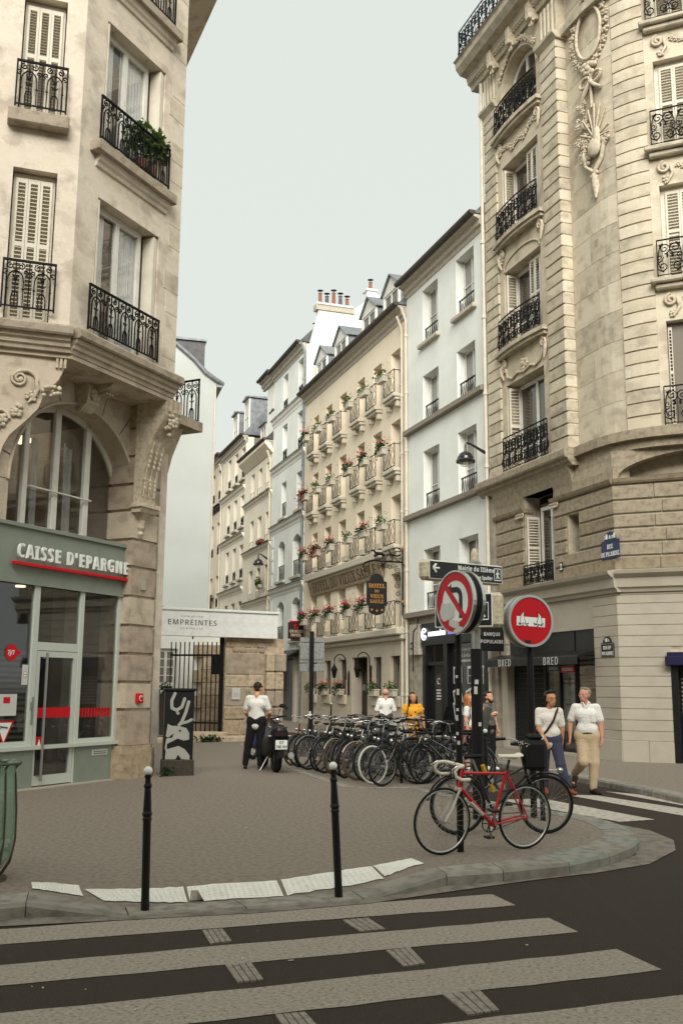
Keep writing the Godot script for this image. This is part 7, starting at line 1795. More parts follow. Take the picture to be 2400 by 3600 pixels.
func build_street():
	var m; var o
	# bollards
	bollard(V(-1.56, -0.06, -8.48), 0.0, deg_to_rad(1.0), "upright black bollard with white ball nearest the bank's side of the crossing")
	bollard(V(0.0, -0.05, -9.06), 0.0, deg_to_rad(3.2), "leaning black bollard with a stickered white ball in the middle foreground")
	bollard(V(2.66, 0, -13.5), 0, 0, "black bollard hidden behind the black bicycle's basket, only its ball showing")
	bollard(V(2.28, -0.02, -16.0), 0, 0, "black bollard right of the thick signpost with a printed sticker on its shaft")
	bollard(RF * V(-8.3, 0, 1.6), 0, 0, "short black bollard on the far pavement behind the black bicycle's handlebar")
	bollard(RF * V(-18.6, 0, 1.2), 0, 0, "distant black bollard before the hotel door")
	# -- no-left-turn sign on the thin post
	var t = thing("sign_post", "thin black post behind the red bicycle carrying the no-left-turn sign", "post", turned(V(1.276, 0, -10.912), 0))
	m = MB.new(); m.lathe([Vector2(0.036, -0.05), Vector2(0.036, 2.95), Vector2(0.0, 2.96)], 14); put(m, "pole", "post_black", t)
	var rr = RandomNumberGenerator.new(); rr.seed = 12
	for k in 6:
		m = MB.new(); var sy = [1.62, 1.45, 1.35, 1.2, 1.8, 1.1][k]; m.box(-0.012, 0.016, 0, rr.randf_range(0.03, 0.07), 0.034, 0.0375); o = put(m, "sticker", "paper", t); o.transform = turned(V(0, sy, 0), rr.randf_range(-0.9, 0.4), 0, 0.0)
	t = thing("traffic_sign", "round no-left-turn sign with torn sticker, turned away to the left", "traffic sign", turned(V(1.235, 2.612, -10.77), deg_to_rad(-60)))
	var R = 0.33
	m = MB.new(); disc(m, R, -0.13, -0.02, 40); put(m, "case", "black_matt", t)
	m = MB.new(); ring_poly(m, R - 0.005, R + 0.012, -0.03, 0.012); o = put(m, "front_rim", "alu", t)
	m = MB.new(); ring_poly(m, R - 0.005, R + 0.012, -0.15, -0.11); put(m, "rear_rim", "alu", t)
	m = MB.new(); disc(m, R - 0.004, -0.02, 0.0, 40); put(m, "face", "sign_white", t)
	m = MB.new(); ring_poly(m, R * 0.7, R - 0.006, 0.0, 0.003); m.t = turned(V(0, 0, 0), 0, 0, deg_to_rad(-47)); m.box(-R * 0.75, R * 0.75, -0.032, 0.032, 0.003, 0.005); m.t = Transform3D.IDENTITY; put(m, "red_ring", "sign_red", t)
	m = MB.new(); m.box(0.07, 0.13, -0.18, 0.05, 0.0, 0.002)
	var bend = arc_pts(V(0.02, 0.05, 0), 0.08, 0.08, 0, PI / 2, 6)
	for k in bend.size() - 1:
		var a = bend[k] - V(0.02, 0.05); var b = bend[k + 1] - V(0.02, 0.05); var c = V(0.02, 0.05)
		m.quad(c + a * 0.62 + V(0, 0, 0.002), c + a * 1.38 + V(0, 0, 0.002), c + b * 1.38 + V(0, 0, 0.002), c + b * 0.62 + V(0, 0, 0.002))
	m.box(-0.07, 0.02, 0.1, 0.16, 0.0, 0.002); m.prism(P2([-0.07, 0.2, -0.07, 0.06, -0.16, 0.13]), 0, 0.002); put(m, "turn_arrow", "black", t)
	for q in [[-0.16, -0.1, 0.17, 0.14, 0.2], [-0.02, -0.24, 0.1, 0.06, -0.1], [0.06, -0.31, 0.1, 0.05, 0.15]]:
		m = MB.new(); var pp = []
		for k in 9:
			var a = TAU * k / 9; pp.append(Vector2(cos(a) * q[2] * rr.randf_range(0.6, 1.0), sin(a) * q[3] * rr.randf_range(0.6, 1.0)))
		m.prism(pp, 0.006, 0.0065); o = put(m, "torn_sticker", "paper", t); o.transform = turned(V(q[0], q[1], 0), 0, 0, q[4])
	# -- no-entry sign with horns
	t = thing("sign_post", "black post carrying the no-entry sign beside the crossing", "post", turned(V(2.6, 0, -13.8), 0))
	m = MB.new(); m.lathe([Vector2(0.045, -0.05), Vector2(0.045, 2.95), Vector2(0.0, 2.96)], 14); put(m, "pole", "post_black", t)
	t = thing("traffic_sign", "round red no-entry sign with painted horns on its white bar", "traffic sign", turned(V(2.6, 2.612, -13.68), deg_to_rad(22)))
	R = 0.345
	m = MB.new(); disc(m, R, -0.16, -0.02, 40); put(m, "case", "sign_grey", t)
	m = MB.new(); ring_poly(m, R - 0.022, R + 0.012, -0.03, 0.012); put(m, "front_rim", "alu", t)
	m = MB.new(); ring_poly(m, R - 0.005, R + 0.012, -0.18, -0.13); put(m, "rear_rim", "alu", t)
	m = MB.new(); disc(m, R - 0.004, -0.02, 0.0, 40); put(m, "face", "sign_red", t)
	m = MB.new(); m.t = turned(V(0, 0, 0), 0, 0, -0.04); m.box(-0.225, 0.225, -0.075, 0.05, 0, 0.003); m.t = Transform3D.IDENTITY; put(m, "white_bar", "sign_white", t)
	for s in [-1, 1]:
		var cx = -0.12 if s < 0 else 0.12
		var horn = P2([cx - 0.045, -0.045, cx - 0.05, 0.02, cx - 0.035, 0.08, cx + 0.012, 0.128, cx + 0.004, 0.08, cx + 0.012, 0.03, cx + 0.04, -0.05, cx + 0.01, -0.03]) if s < 0 else P2([cx + 0.045, -0.06, cx + 0.05, 0.01, cx + 0.04, 0.07, cx - 0.01, 0.122, cx - 0.0, 0.07, cx - 0.012, 0.02, cx - 0.04, -0.055, cx - 0.01, -0.04])
		m = MB.new(); m.prism(horn, 0.003, 0.006); put(m, "horn", "letter_white", t)
		m = MB.new()
		for k in horn.size(): m.bar(V(horn[k].x, horn[k].y, 0.006), V(horn[(k + 1) % horn.size()].x, horn[(k + 1) % horn.size()].y, 0.006), 0.0035, 4)
		for q in [[-0.07, -0.05, -0.04, -0.05], [0.03, -0.05, 0.08, -0.03], [-0.08, -0.03, -0.05, -0.04], [0.04, -0.06, 0.07, -0.065], [-0.03, -0.075, 0.0, -0.055]]: m.bar(V(cx + q[0], q[1], 0.005), V(cx + q[2], q[3], 0.005), 0.006, 4)
		put(m, "horn_outline", "black", t)
	m = MB.new(); m.box(-0.1, -0.01, -0.31, -0.265, 0.0, 0.003); o = put(m, "sticker", "black", t)
	# -- thick post with the two direction boxes
	t = thing("sign_post", "thick black signpost with stickers, silver sleeve and a clear dome on top", "post", turned(V(1.836, 0, -13.6), 0))
	m = MB.new(); m.lathe([Vector2(0.078, -0.05), Vector2(0.078, 2.22), Vector2(0.0, 2.23)], 18); put(m, "pole", "post_black", t)
	m = MB.new(); m.lathe([Vector2(0.05, 2.1), Vector2(0.06, 2.1), Vector2(0.06, 3.36), Vector2(0.085, 3.37), Vector2(0.085, 3.4), Vector2(0.06, 3.42)], 16); m.lathe([Vector2(0.06, 2.3), Vector2(0.066, 2.3), Vector2(0.066, 2.36), Vector2(0.06, 2.36)], 16); m.lathe([Vector2(0.06, 2.42), Vector2(0.066, 2.42), Vector2(0.066, 2.48), Vector2(0.06, 2.48)], 16); put(m, "sleeve", "steel", t)
	m = MB.new(); m.lathe([Vector2(0.056, 3.42), Vector2(0.056, 3.5), Vector2(0.045, 3.56), Vector2(0.02, 3.595), Vector2(0.0, 3.6)], 14); put(m, "dome", "cream_case", t)
	for q in [[1.62, 0.045, 0.1, -0.3], [1.75, 0.05, 0.06, -0.15], [1.2, 0.04, 0.05, 0.3]]:
		m = MB.new(); m.box(-q[1] / 2, q[1] / 2, 0, q[2], 0.079, 0.081); o = put(m, "sticker", "paper", t); o.transform = turned(V(0, q[0], 0), q[3])
	var AF = frame(1.836, -13.48, 0.848, -0.53)
	t = thing("direction_sign", "long black direction box with white arrow pointing left, on the thick post", "direction sign", AF)
	m = MB.new(); m.bev(-0.88, 0.48, 3.1, 3.375, -0.16, 0.0, 0.045); put(m, "case", "cream_case", t)
	m = MB.new(); m.bev(-0.8, 0.46, 3.115, 3.36, 0.0, 0.006, 0.003); put(m, "border", "letter_white", t)
	m = MB.new(); m.bev(-0.79, 0.45, 3.125, 3.35, 0.006, 0.009, 0.001); put(m, "panel", "shop_black", t)
	m = MB.new(); m.bar(V(-0.74, 3.26, 0.011), V(-0.64, 3.26, 0.011), 0.016, 6); m.bar(V(-0.74, 3.26, 0.011), V(-0.69, 3.315, 0.011), 0.016, 6); m.bar(V(-0.74, 3.26, 0.011), V(-0.69, 3.205, 0.011), 0.016, 6); put(m, "arrow", "letter_white", t)
	text("Mairie du III\u00e8me", 0.062, 0.003, "letter_white", t, Transform3D(Basis.IDENTITY, V(0.0, 3.29, 0.011)), false, 700, 0.85, "lettering", 3)
	text("Rue Eug\u00e8ne Spuller", 0.05, 0.003, "letter_white", t, Transform3D(Basis.IDENTITY, V(0.02, 3.18, 0.011)), false, 700, 0.8)
	walker(t, 0.37, 3.24, 0.01, 0.17)
	var BF = frame(1.836, -13.45, 0.883, 0.469)
	t = thing("direction_sign", "lower black direction box angled the other way on the thick post", "direction sign", BF)
	m = MB.new(); m.bev(-0.62, 0.34, 2.5, 2.97, -0.14, 0.0, 0.045); put(m, "case", "cream_case", t)
	m = MB.new(); m.bev(-0.61, 0.22, 2.51, 2.96, 0.0, 0.006, 0.003); put(m, "border", "letter_white", t)
	m = MB.new(); m.bev(-0.595, 0.205, 2.525, 2.945, 0.006, 0.009, 0.001); put(m, "panel", "shop_black", t)
	walker(t, 0.08, 2.72, 0.01, 0.24)
	m = MB.new(); m.bar(V(-0.56, 2.72, 0.011), V(-0.46, 2.72, 0.011), 0.016, 6); m.bar(V(-0.56, 2.72, 0.011), V(-0.51, 2.775, 0.011), 0.016, 6); m.bar(V(-0.56, 2.72, 0.011), V(-0.51, 2.665, 0.011), 0.016, 6); put(m, "arrow", "letter_white", t)
	# -- pole with the backs of two plates
	t = thing("traffic_pole", "black pole showing the grey backs of two traffic plates before the hotel", "pole", turned(V(-0.74, -0.12, -26.0), 0.05))
	m = MB.new(); m.lathe([Vector2(0.055, 0), Vector2(0.055, 3.25), Vector2(0.0, 3.26)], 12); put(m, "pole", "post_black", t)
	for q in [[-0.31, -0.05, 2.45, 3.1], [0.05, 0.33, 2.45, 3.1], [-0.31, -0.05, 2.22, 2.42], [0.05, 0.33, 2.22, 2.42]]:
		m = MB.new(); m.bev(q[0], q[1], q[2], q[3], -0.08, -0.06, 0.008); put(m, "plate", "sign_grey", t)
	for y in [2.55, 3.0]:
		m = MB.new(); m.box(-0.28, 0.3, y - 0.02, y + 0.02, -0.06, -0.04); put(m, "stiffener", "steel", t)
	m = MB.new(); m.box(-0.05, 0.0, 1.1, 1.22, 0.05, 0.056); put(m, "sticker", "paper", t)
	# -- cabinet with silver graffiti
	t = thing("utility_cabinet", "black utility cabinet with silver graffiti beside the bank's corner", "cabinet", turned(V(-3.16, 0, -19.95), deg_to_rad(14)))
	m = MB.new(); m.bev(-0.31, 0.31, -0.05, 0.3, -0.2, 0.2, 0.02); put(m, "plinth", "concrete", t)
	m = MB.new(); m.bev(-0.28, 0.28, 0.3, 1.6, -0.18, 0.18, 0.01); put(m, "body", "cabinet", t)
	m = MB.new(); m.bev(-0.31, 0.31, 1.6, 1.66, -0.21, 0.21, 0.02); put(m, "lid", "cabinet", t)
	m = MB.new(); m.box(-0.272, 0.272, 0.62, 0.628, 0.18, 0.183); m.bar(V(0.02, 0.85, 0.18), V(0.02, 0.85, 0.195), 0.02, 8); put(m, "door_seam", "black_matt", t)
	var gr = MB.new(); gr.t = Transform3D(Basis.IDENTITY, V(0, 0, 0.1805))
	stroke(gr, P2([-0.1, 1.56, -0.16, 1.42, -0.15, 1.28, -0.06, 1.24, 0.04, 1.3, 0.09, 1.46]), 0.03)
	stroke(gr, P2([0.17, 1.4, 0.12, 1.2, 0.05, 1.02, 0.0, 0.96]), 0.03); stroke(gr, P2([0.02, 0.98, 0.16, 1.02, 0.24, 1.06]), 0.026)
	gr.t = Transform3D(Basis.IDENTITY, V(0, 0, 0.1812)); stroke(gr, P2([-0.04, 1.19, -0.03, 1.18]), 0.03)
	gr.t = Transform3D(Basis.IDENTITY, V(0, 0, 0.183))
	gr.prism(P2([-0.22, 0.98, -0.14, 0.94, -0.02, 0.94, 0.14, 0.9, 0.2, 0.8, 0.2, 0.68, 0.1, 0.66, -0.02, 0.7, -0.14, 0.64, -0.22, 0.6, -0.22, 0.5, 0.0, 0.56, 0.12, 0.5, 0.22, 0.38, 0.22, 0.3, 0.06, 0.31, 0.0, 0.4, -0.05, 0.31, -0.25, 0.31, -0.24, 0.46, -0.26, 0.52, -0.24, 0.7, -0.12, 0.72, -0.1, 0.8, -0.2, 0.72, -0.25, 0.74]), 0, 0.002)
	gr.t = Transform3D.IDENTITY
	put(gr, "graffiti", "spray", t)
	# -- bag on a hoop for litter
	t = thing("litter_bin", "green see-through rubbish bag on a wire hoop stand at the kerb", "litter bin", turned(V(-3.11, 0, -9.15), 0))
	m = MB.new(); m.lathe([Vector2(0.0, 0.09), Vector2(0.15, 0.1), Vector2(0.22, 0.2), Vector2(0.245, 0.4), Vector2(0.24, 0.7), Vector2(0.225, 0.9), Vector2(0.235, 0.98), Vector2(0.2, 1.0)], 20); put(m, "bag", "bin_bag", t)
	for k in 10:
		m = MB.new(); var a = TAU * k / 10.0; var pts = []
		for q in [[0.26, 1.0], [0.22, 0.95], [0.235, 0.85], [0.255, 0.6], [0.26, 0.35], [0.225, 0.16], [0.16, 0.06], [0.05, 0.03]]: pts.append(V(cos(a) * q[0], q[1], sin(a) * q[0]))
		m.tube(pts, 0.009, 5); put(m, "wire_rib", "bin_wire", t)
	m = MB.new(); m.tube(arc_pts(V(0, 0, 0), 0.26, 0.26, 0, TAU * 0.999, 24), 0.012, 6); m.t = Transform3D.IDENTITY; o = put(m, "hoop", "bin_wire", t); o.transform = turned(V(0, 1.0, 0), 0, PI / 2)
	m = MB.new(); m.lathe([Vector2(0.2, 0.0), Vector2(0.2, 0.03), Vector2(0.03, 0.04)], 16); put(m, "foot", "bin_wire", t)
	for k in 9:
		m = MB.new(); var rb = Basis.from_euler(V(rr.randf() * 3, rr.randf() * 3, rr.randf() * 3)); m.t = Transform3D(rb, V(rr.randf_range(-0.12, 0.16), 0.18 + rr.randf() * 0.16, rr.randf_range(-0.1, 0.14))); m.bev(-0.06, 0.06, -0.03, 0.03, -0.04, 0.04, 0.012); put(m, "rubbish", ["paper", "planter", "green_dark", "board_tan"][k % 4], t)
	m = MB.new()
	for k in 14:
		var a = TAU * k / 14.0; m.ball(V(cos(a) * 0.235, 1.0 + 0.012 * sin(k * 2.3), sin(a) * 0.235), V(0.035, 0.022, 0.035), 4, 6)
	put(m, "bag_rim", "bin_bag", t)
# ---- bicycles and the scooter -------------------------------------------------------------------------------------
var wheel_cache := {}
func wheel(parent, called, p, r, tyre_mat, rim_mat, tyre_r, steer = 0.0):
	# a wheel in the xy plane: tyre as the part's own mesh; rim, spokes and hub below it
	var key = [r, tyre_r]
	if not wheel_cache.has(key):
		var a = MB.new(); a.tube(arc_pts(V(0, 0, 0), r - tyre_r, r - tyre_r, 0, TAU * 31 / 32.0, 31), tyre_r, 7, true, false, Vector3.BACK)
		var b = MB.new(); b.tube(arc_pts(V(0, 0, 0), r - tyre_r * 2.3, r - tyre_r * 2.3, 0, TAU * 31 / 32.0, 31), 0.011, 5, true, false, Vector3.BACK)
		var c = MB.new()
		for k in 28:
			var an = TAU * k / 28.0; var side = 0.03 if k % 2 else -0.03; var tw = 0.5 * (1 if (k / 2) % 2 else -1)
			c.bar(V(cos(an + tw) * 0.02, sin(an + tw) * 0.02, side), V(cos(an) * (r - tyre_r * 2.2), sin(an) * (r - tyre_r * 2.2), 0), 0.0016, 3)
		var d = MB.new(); d.bar(V(0, 0, -0.05), V(0, 0, 0.05), 0.017, 8)
		wheel_cache[key] = [a.mesh(), b.mesh(), c.mesh(), d.mesh()]
	var q = wheel_cache[key]
	var o = put(q[0], called, tyre_mat, parent); o.transform = turned(p, steer)
	put(q[1], "rim", rim_mat, o); put(q[2], "spokes", "steel", o); put(q[3], "hub", "steel", o)
	return o

func bicycle(label, kind, group, tr):
	# x forwards, the rear axle above the origin
	var t = thing("bicycle", label, "bicycle", tr, group)
	var m; var o
	var r = 0.34
	var K = {"racer": ["bike_red", "rubber", "steel"], "city": ["bike_black", "rubber", "steel"], "city_tan": ["bike_black", "tan_tyre", "steel"], "white": ["bike_black", "bike_white", "steel"], "grey": ["bike_grey", "rubber", "steel"], "orange": ["bike_orange", "tan_tyre", "steel"], "black": ["bike_black", "rubber", "bike_black"]}[kind]
	var racer = kind == "racer"
	var tr_ = 0.013 if racer else 0.019
	wheel(t, "rear_wheel", V(0, r, 0), r, K[1], "alu" if racer else "rim_dark", tr_)
	var steer = 0.0 if racer else 0.25
	var fx = 1.03 if racer else 1.08
	var bb = V(0.42, 0.28, 0); var st = V(0.25, 0.83, 0) if racer else V(0.24, 0.72, 0); var hb = V(0.845, 0.66, 0); var ht = V(0.80, 0.85, 0) if racer else V(0.79, 0.9, 0)
	var fr = 0.017 if racer else 0.016
	m = MB.new()
	m.bar(st, bb, fr, 8); m.bar(hb + V(-0.005, 0.03, 0), bb, fr * 1.25, 8)
	if racer: m.bar(st - V(-0.008, 0.03, 0), ht - V(-0.004, 0.03, 0), fr * 0.95, 8)
	else: m.bar(st.lerp(bb, 0.45 if kind != "grey" else 0.1), ht.lerp(hb, 0.5), fr, 8)
	m.bar(ht, hb, fr * 1.2, 8)
	for s in [-1, 1]: m.tube([bb + V(0, 0, 0.03 * s), V(0.1, 0.33, 0.05 * s), V(0, r, 0.055 * s)], fr * 0.6, 6)
	for s in [-1, 1]: m.bar(st - V(0, 0.03, 0) + V(0, 0, 0.02 * s), V(0, r, 0.055 * s), fr * 0.5, 6)
	m.bar(bb - V(0, 0, 0.04), bb + V(0, 0, 0.04), 0.024, 8)
	o = put(m, "frame", K[0], t)
	if racer:
		m = MB.new(); var a0 = hb.lerp(bb, 0.36); var a1 = hb.lerp(bb, 0.72); m.bar(a0, a1, fr * 1.32, 8); put(m, "white_band", "bike_white", o)
	# fork
	m = MB.new()
	for s in [-1, 1]: m.tube([hb + V(0.0, 0, 0.03 * s), hb.lerp(V(fx, r, 0), 0.55) + V(-0.015, 0, 0.048 * s), V(fx, r, 0.05 * s)], [0.014, 0.012, 0.008], 6)
	m.bar(hb + V(0, 0, -0.04), hb + V(0, 0, 0.04), 0.02, 6)
	put(m, "fork", "bike_white" if racer else K[0], t)
	wheel(t, "front_wheel", V(fx, r, 0), r, K[1], "alu" if racer else "rim_dark", tr_, 0.0)
	# cranks and pedals
	m = MB.new(); m.tube(arc_pts(bb + V(0, 0, 0.05), 0.09, 0.09, 0, TAU * 19 / 20.0, 19), 0.007, 4, true, false, Vector3.BACK)
	for k in 5: m.bar(bb + V(0, 0, 0.05), bb + V(cos(TAU * k / 5) * 0.09, sin(TAU * k / 5) * 0.09, 0.05), 0.006, 4)
	put(m, "chainring", "black" if racer else "steel", t)
	var ang = -1.9 if racer else 0.5
	for s in [-1, 1]:
		m = MB.new(); var d = V(cos(ang), sin(ang), 0) * 0.17 * s
		m.bar(bb + V(0, 0, 0.07 * s), bb + d + V(0, 0, 0.085 * s), 0.012, 5); o = put(m, "crank", "steel", t)
		m = MB.new(); m.cbox(bb + d + V(0, 0, 0.13 * s), V(0.09, 0.022, 0.08)); put(m, "pedal", "black", o)
	m = MB.new(); m.tube([bb + V(0, 0.09, 0.05), V(0, r + 0.035, 0.05), V(-0.035, r, 0.05), V(0, r - 0.035, 0.05), bb + V(0, -0.09, 0.05)], 0.005, 4, true, false); put(m, "chain", "black", t)
	# saddle
	var sp = st + (st - bb).normalized() * (0.12 if racer else 0.16)
	m = MB.new(); m.bar(st, sp, 0.013, 6); put(m, "seat_post", "black" if racer else "steel", t)
	m = MB.new(); var rows = []
	for k in 7:
		var f = k / 6.0; var w = lerpf(0.075 if racer else 0.1, 0.018, pow(f, 0.6)); var row = []
		for j in 7:
			var a = PI * j / 6.0; row.append(sp + V(lerpf(-0.13, 0.15, f), 0.03 + 0.028 * sin(a) + (0.014 if k == 0 else 0.0), -cos(a) * w))
		rows.append(row)
	m.grid(rows, true); m.box(sp.x - 0.1, sp.x + 0.1, sp.y + 0.005, sp.y + 0.03, -0.02, 0.02); put(m, "saddle", "tape_white" if racer else ("leather" if kind == "orange" else "black_matt"), t)
	# handlebar
	if racer:
		m = MB.new(); m.bar(ht, ht + V(-0.02, 0.05, 0), 0.014, 6); m.bar(ht + V(-0.02, 0.05, 0), ht + V(0.09, 0.065, 0), 0.014, 6); put(m, "stem", "bike_red", t)
		for s in [-1, 1]:
			m = MB.new(); var c = ht + V(0.09, 0.065, 0)
			m.tube([c + V(0, 0, 0.02 * s), c + V(0.0, 0, 0.15 * s), c + V(0.03, 0, 0.19 * s), c + V(0.09, -0.005, 0.2 * s), c + V(0.125, -0.045, 0.2 * s), c + V(0.11, -0.1, 0.205 * s), c + V(0.05, -0.13, 0.21 * s), c + V(-0.05, -0.13, 0.21 * s)], 0.0175, 8); put(m, "drop_handlebar", "tape_white", t)
			m = MB.new(); m.tube([c + V(0.1, 0.005, 0.2 * s), c + V(0.16, -0.03, 0.2 * s), c + V(0.15, -0.1, 0.2 * s)], [0.012, 0.009, 0.005], 5); put(m, "brake_lever", "chrome", t)
		m = MB.new(); m.tube([ht + V(0.08, 0.03, 0.03), ht + V(0.14, -0.08, 0.03), hb + V(0.07, 0.04, 0)], 0.004, 4); put(m, "brake_cable", "black", t)
	else:
		m = MB.new(); var c = ht + V(-0.03, 0.14, 0)
		m.bar(ht, c, 0.012, 6)
		m.tube([c + V(-0.12, 0.04, -0.29), c + V(-0.02, 0.05, -0.2), c + V(0.05, 0.0, -0.06), c + V(0.05, 0.0, 0.06), c + V(-0.02, 0.05, 0.2), c + V(-0.12, 0.04, 0.29)], 0.0125, 7); put(m, "handlebar", "chrome" if kind != "black" else "bike_black", t)
		for s in [-1, 1]:
			m = MB.new(); m.bar(c + V(-0.09, 0.042, 0.265 * s), c + V(-0.2, 0.03, 0.31 * s), 0.018, 7); put(m, "grip", "black_matt", t)
			m = MB.new(); m.tube([c + V(0.0, 0.03, 0.2 * s), c + V(0.05, 0.02, 0.24 * s), c + V(-0.02, 0.0, 0.3 * s)], 0.006, 4); put(m, "brake_lever", "chrome", t)
		for q in [[V(0, r, 0), 0.1, 3.0, "rear_mudguard"], [V(fx, r, 0), 0.5, 2.5, "front_mudguard"]]:
			m = MB.new(); m.tube(arc_pts(q[0], r + 0.025, r + 0.025, q[1], q[2], 12), 0.016, 4); put(m, q[3], K[0] if kind != "city_tan" else "steel", t)
		m = MB.new()
		for s in [-1, 1]: m.bar(V(0.1, 0.75, 0.05 * s), V(-0.25, 0.75, 0.05 * s), 0.006, 4); m.bar(V(-0.18, 0.75, 0.05 * s), V(0, r, 0.06 * s), 0.005, 4)
		for k in 4: m.bar(V(0.08 - k * 0.1, 0.75, -0.05), V(0.08 - k * 0.1, 0.75, 0.05), 0.005, 4)
		put(m, "luggage_rack", "steel" if kind == "city_tan" else "bike_black", t)
		m = MB.new(); m.ball(hb + V(0.07, 0.12, 0), V(0.03, 0.035, 0.035)); put(m, "headlamp", "chrome", t)
		m = MB.new(); m.bar(bb, V(0.36, 0.02, 0.14), 0.009, 5); put(m, "kickstand", "steel", t)
	return t

func add_child_seat(t, mat_ = "seat_grey"):
	var m = MB.new(); var rows = []
	for k in 8:
		var f = k / 7.0; var row = []
		for j in 7:
			var u = j / 6.0 * 2 - 1
			var p
			if f < 0.4: p = V(0.12 - f * 0.7, 0.84 - 0.05 * (1 - u * u), u * 0.15)
			else: p = V(-0.16 - (f - 0.4) * 0.22 + 0.07 * u * u, 0.84 + (f - 0.4) * 0.85, u * lerpf(0.15, 0.11, f))
			row.append(p)
		rows.append(row)
	m.grid(rows); m.grid(rows, true)
	var o = put(m, "child_seat", mat_, t)
	m = MB.new(); m.tube([V(0.12, 0.82, 0.14), V(0.12, 0.6, 0.15), V(0.2, 0.45, 0.15)], 0.025, 5); put(m, "foot_rest", "black_matt", o)
	m = MB.new(); m.tube([V(0.12, 0.82, -0.14), V(0.12, 0.6, -0.15), V(0.2, 0.45, -0.15)], 0.025, 5); put(m, "foot_rest", "black_matt", o)

func bike_at(fx, fz, heading, lean = 0.0, y = 0.0):
	# placed by the contact point of its front wheel; heading turns x (forwards) about y
	var b = Basis(Vector3.UP, heading) * Basis(Vector3.RIGHT, lean)
	return Transform3D(b, V(fx, y, fz) - b * V(1.08, 0, 0))

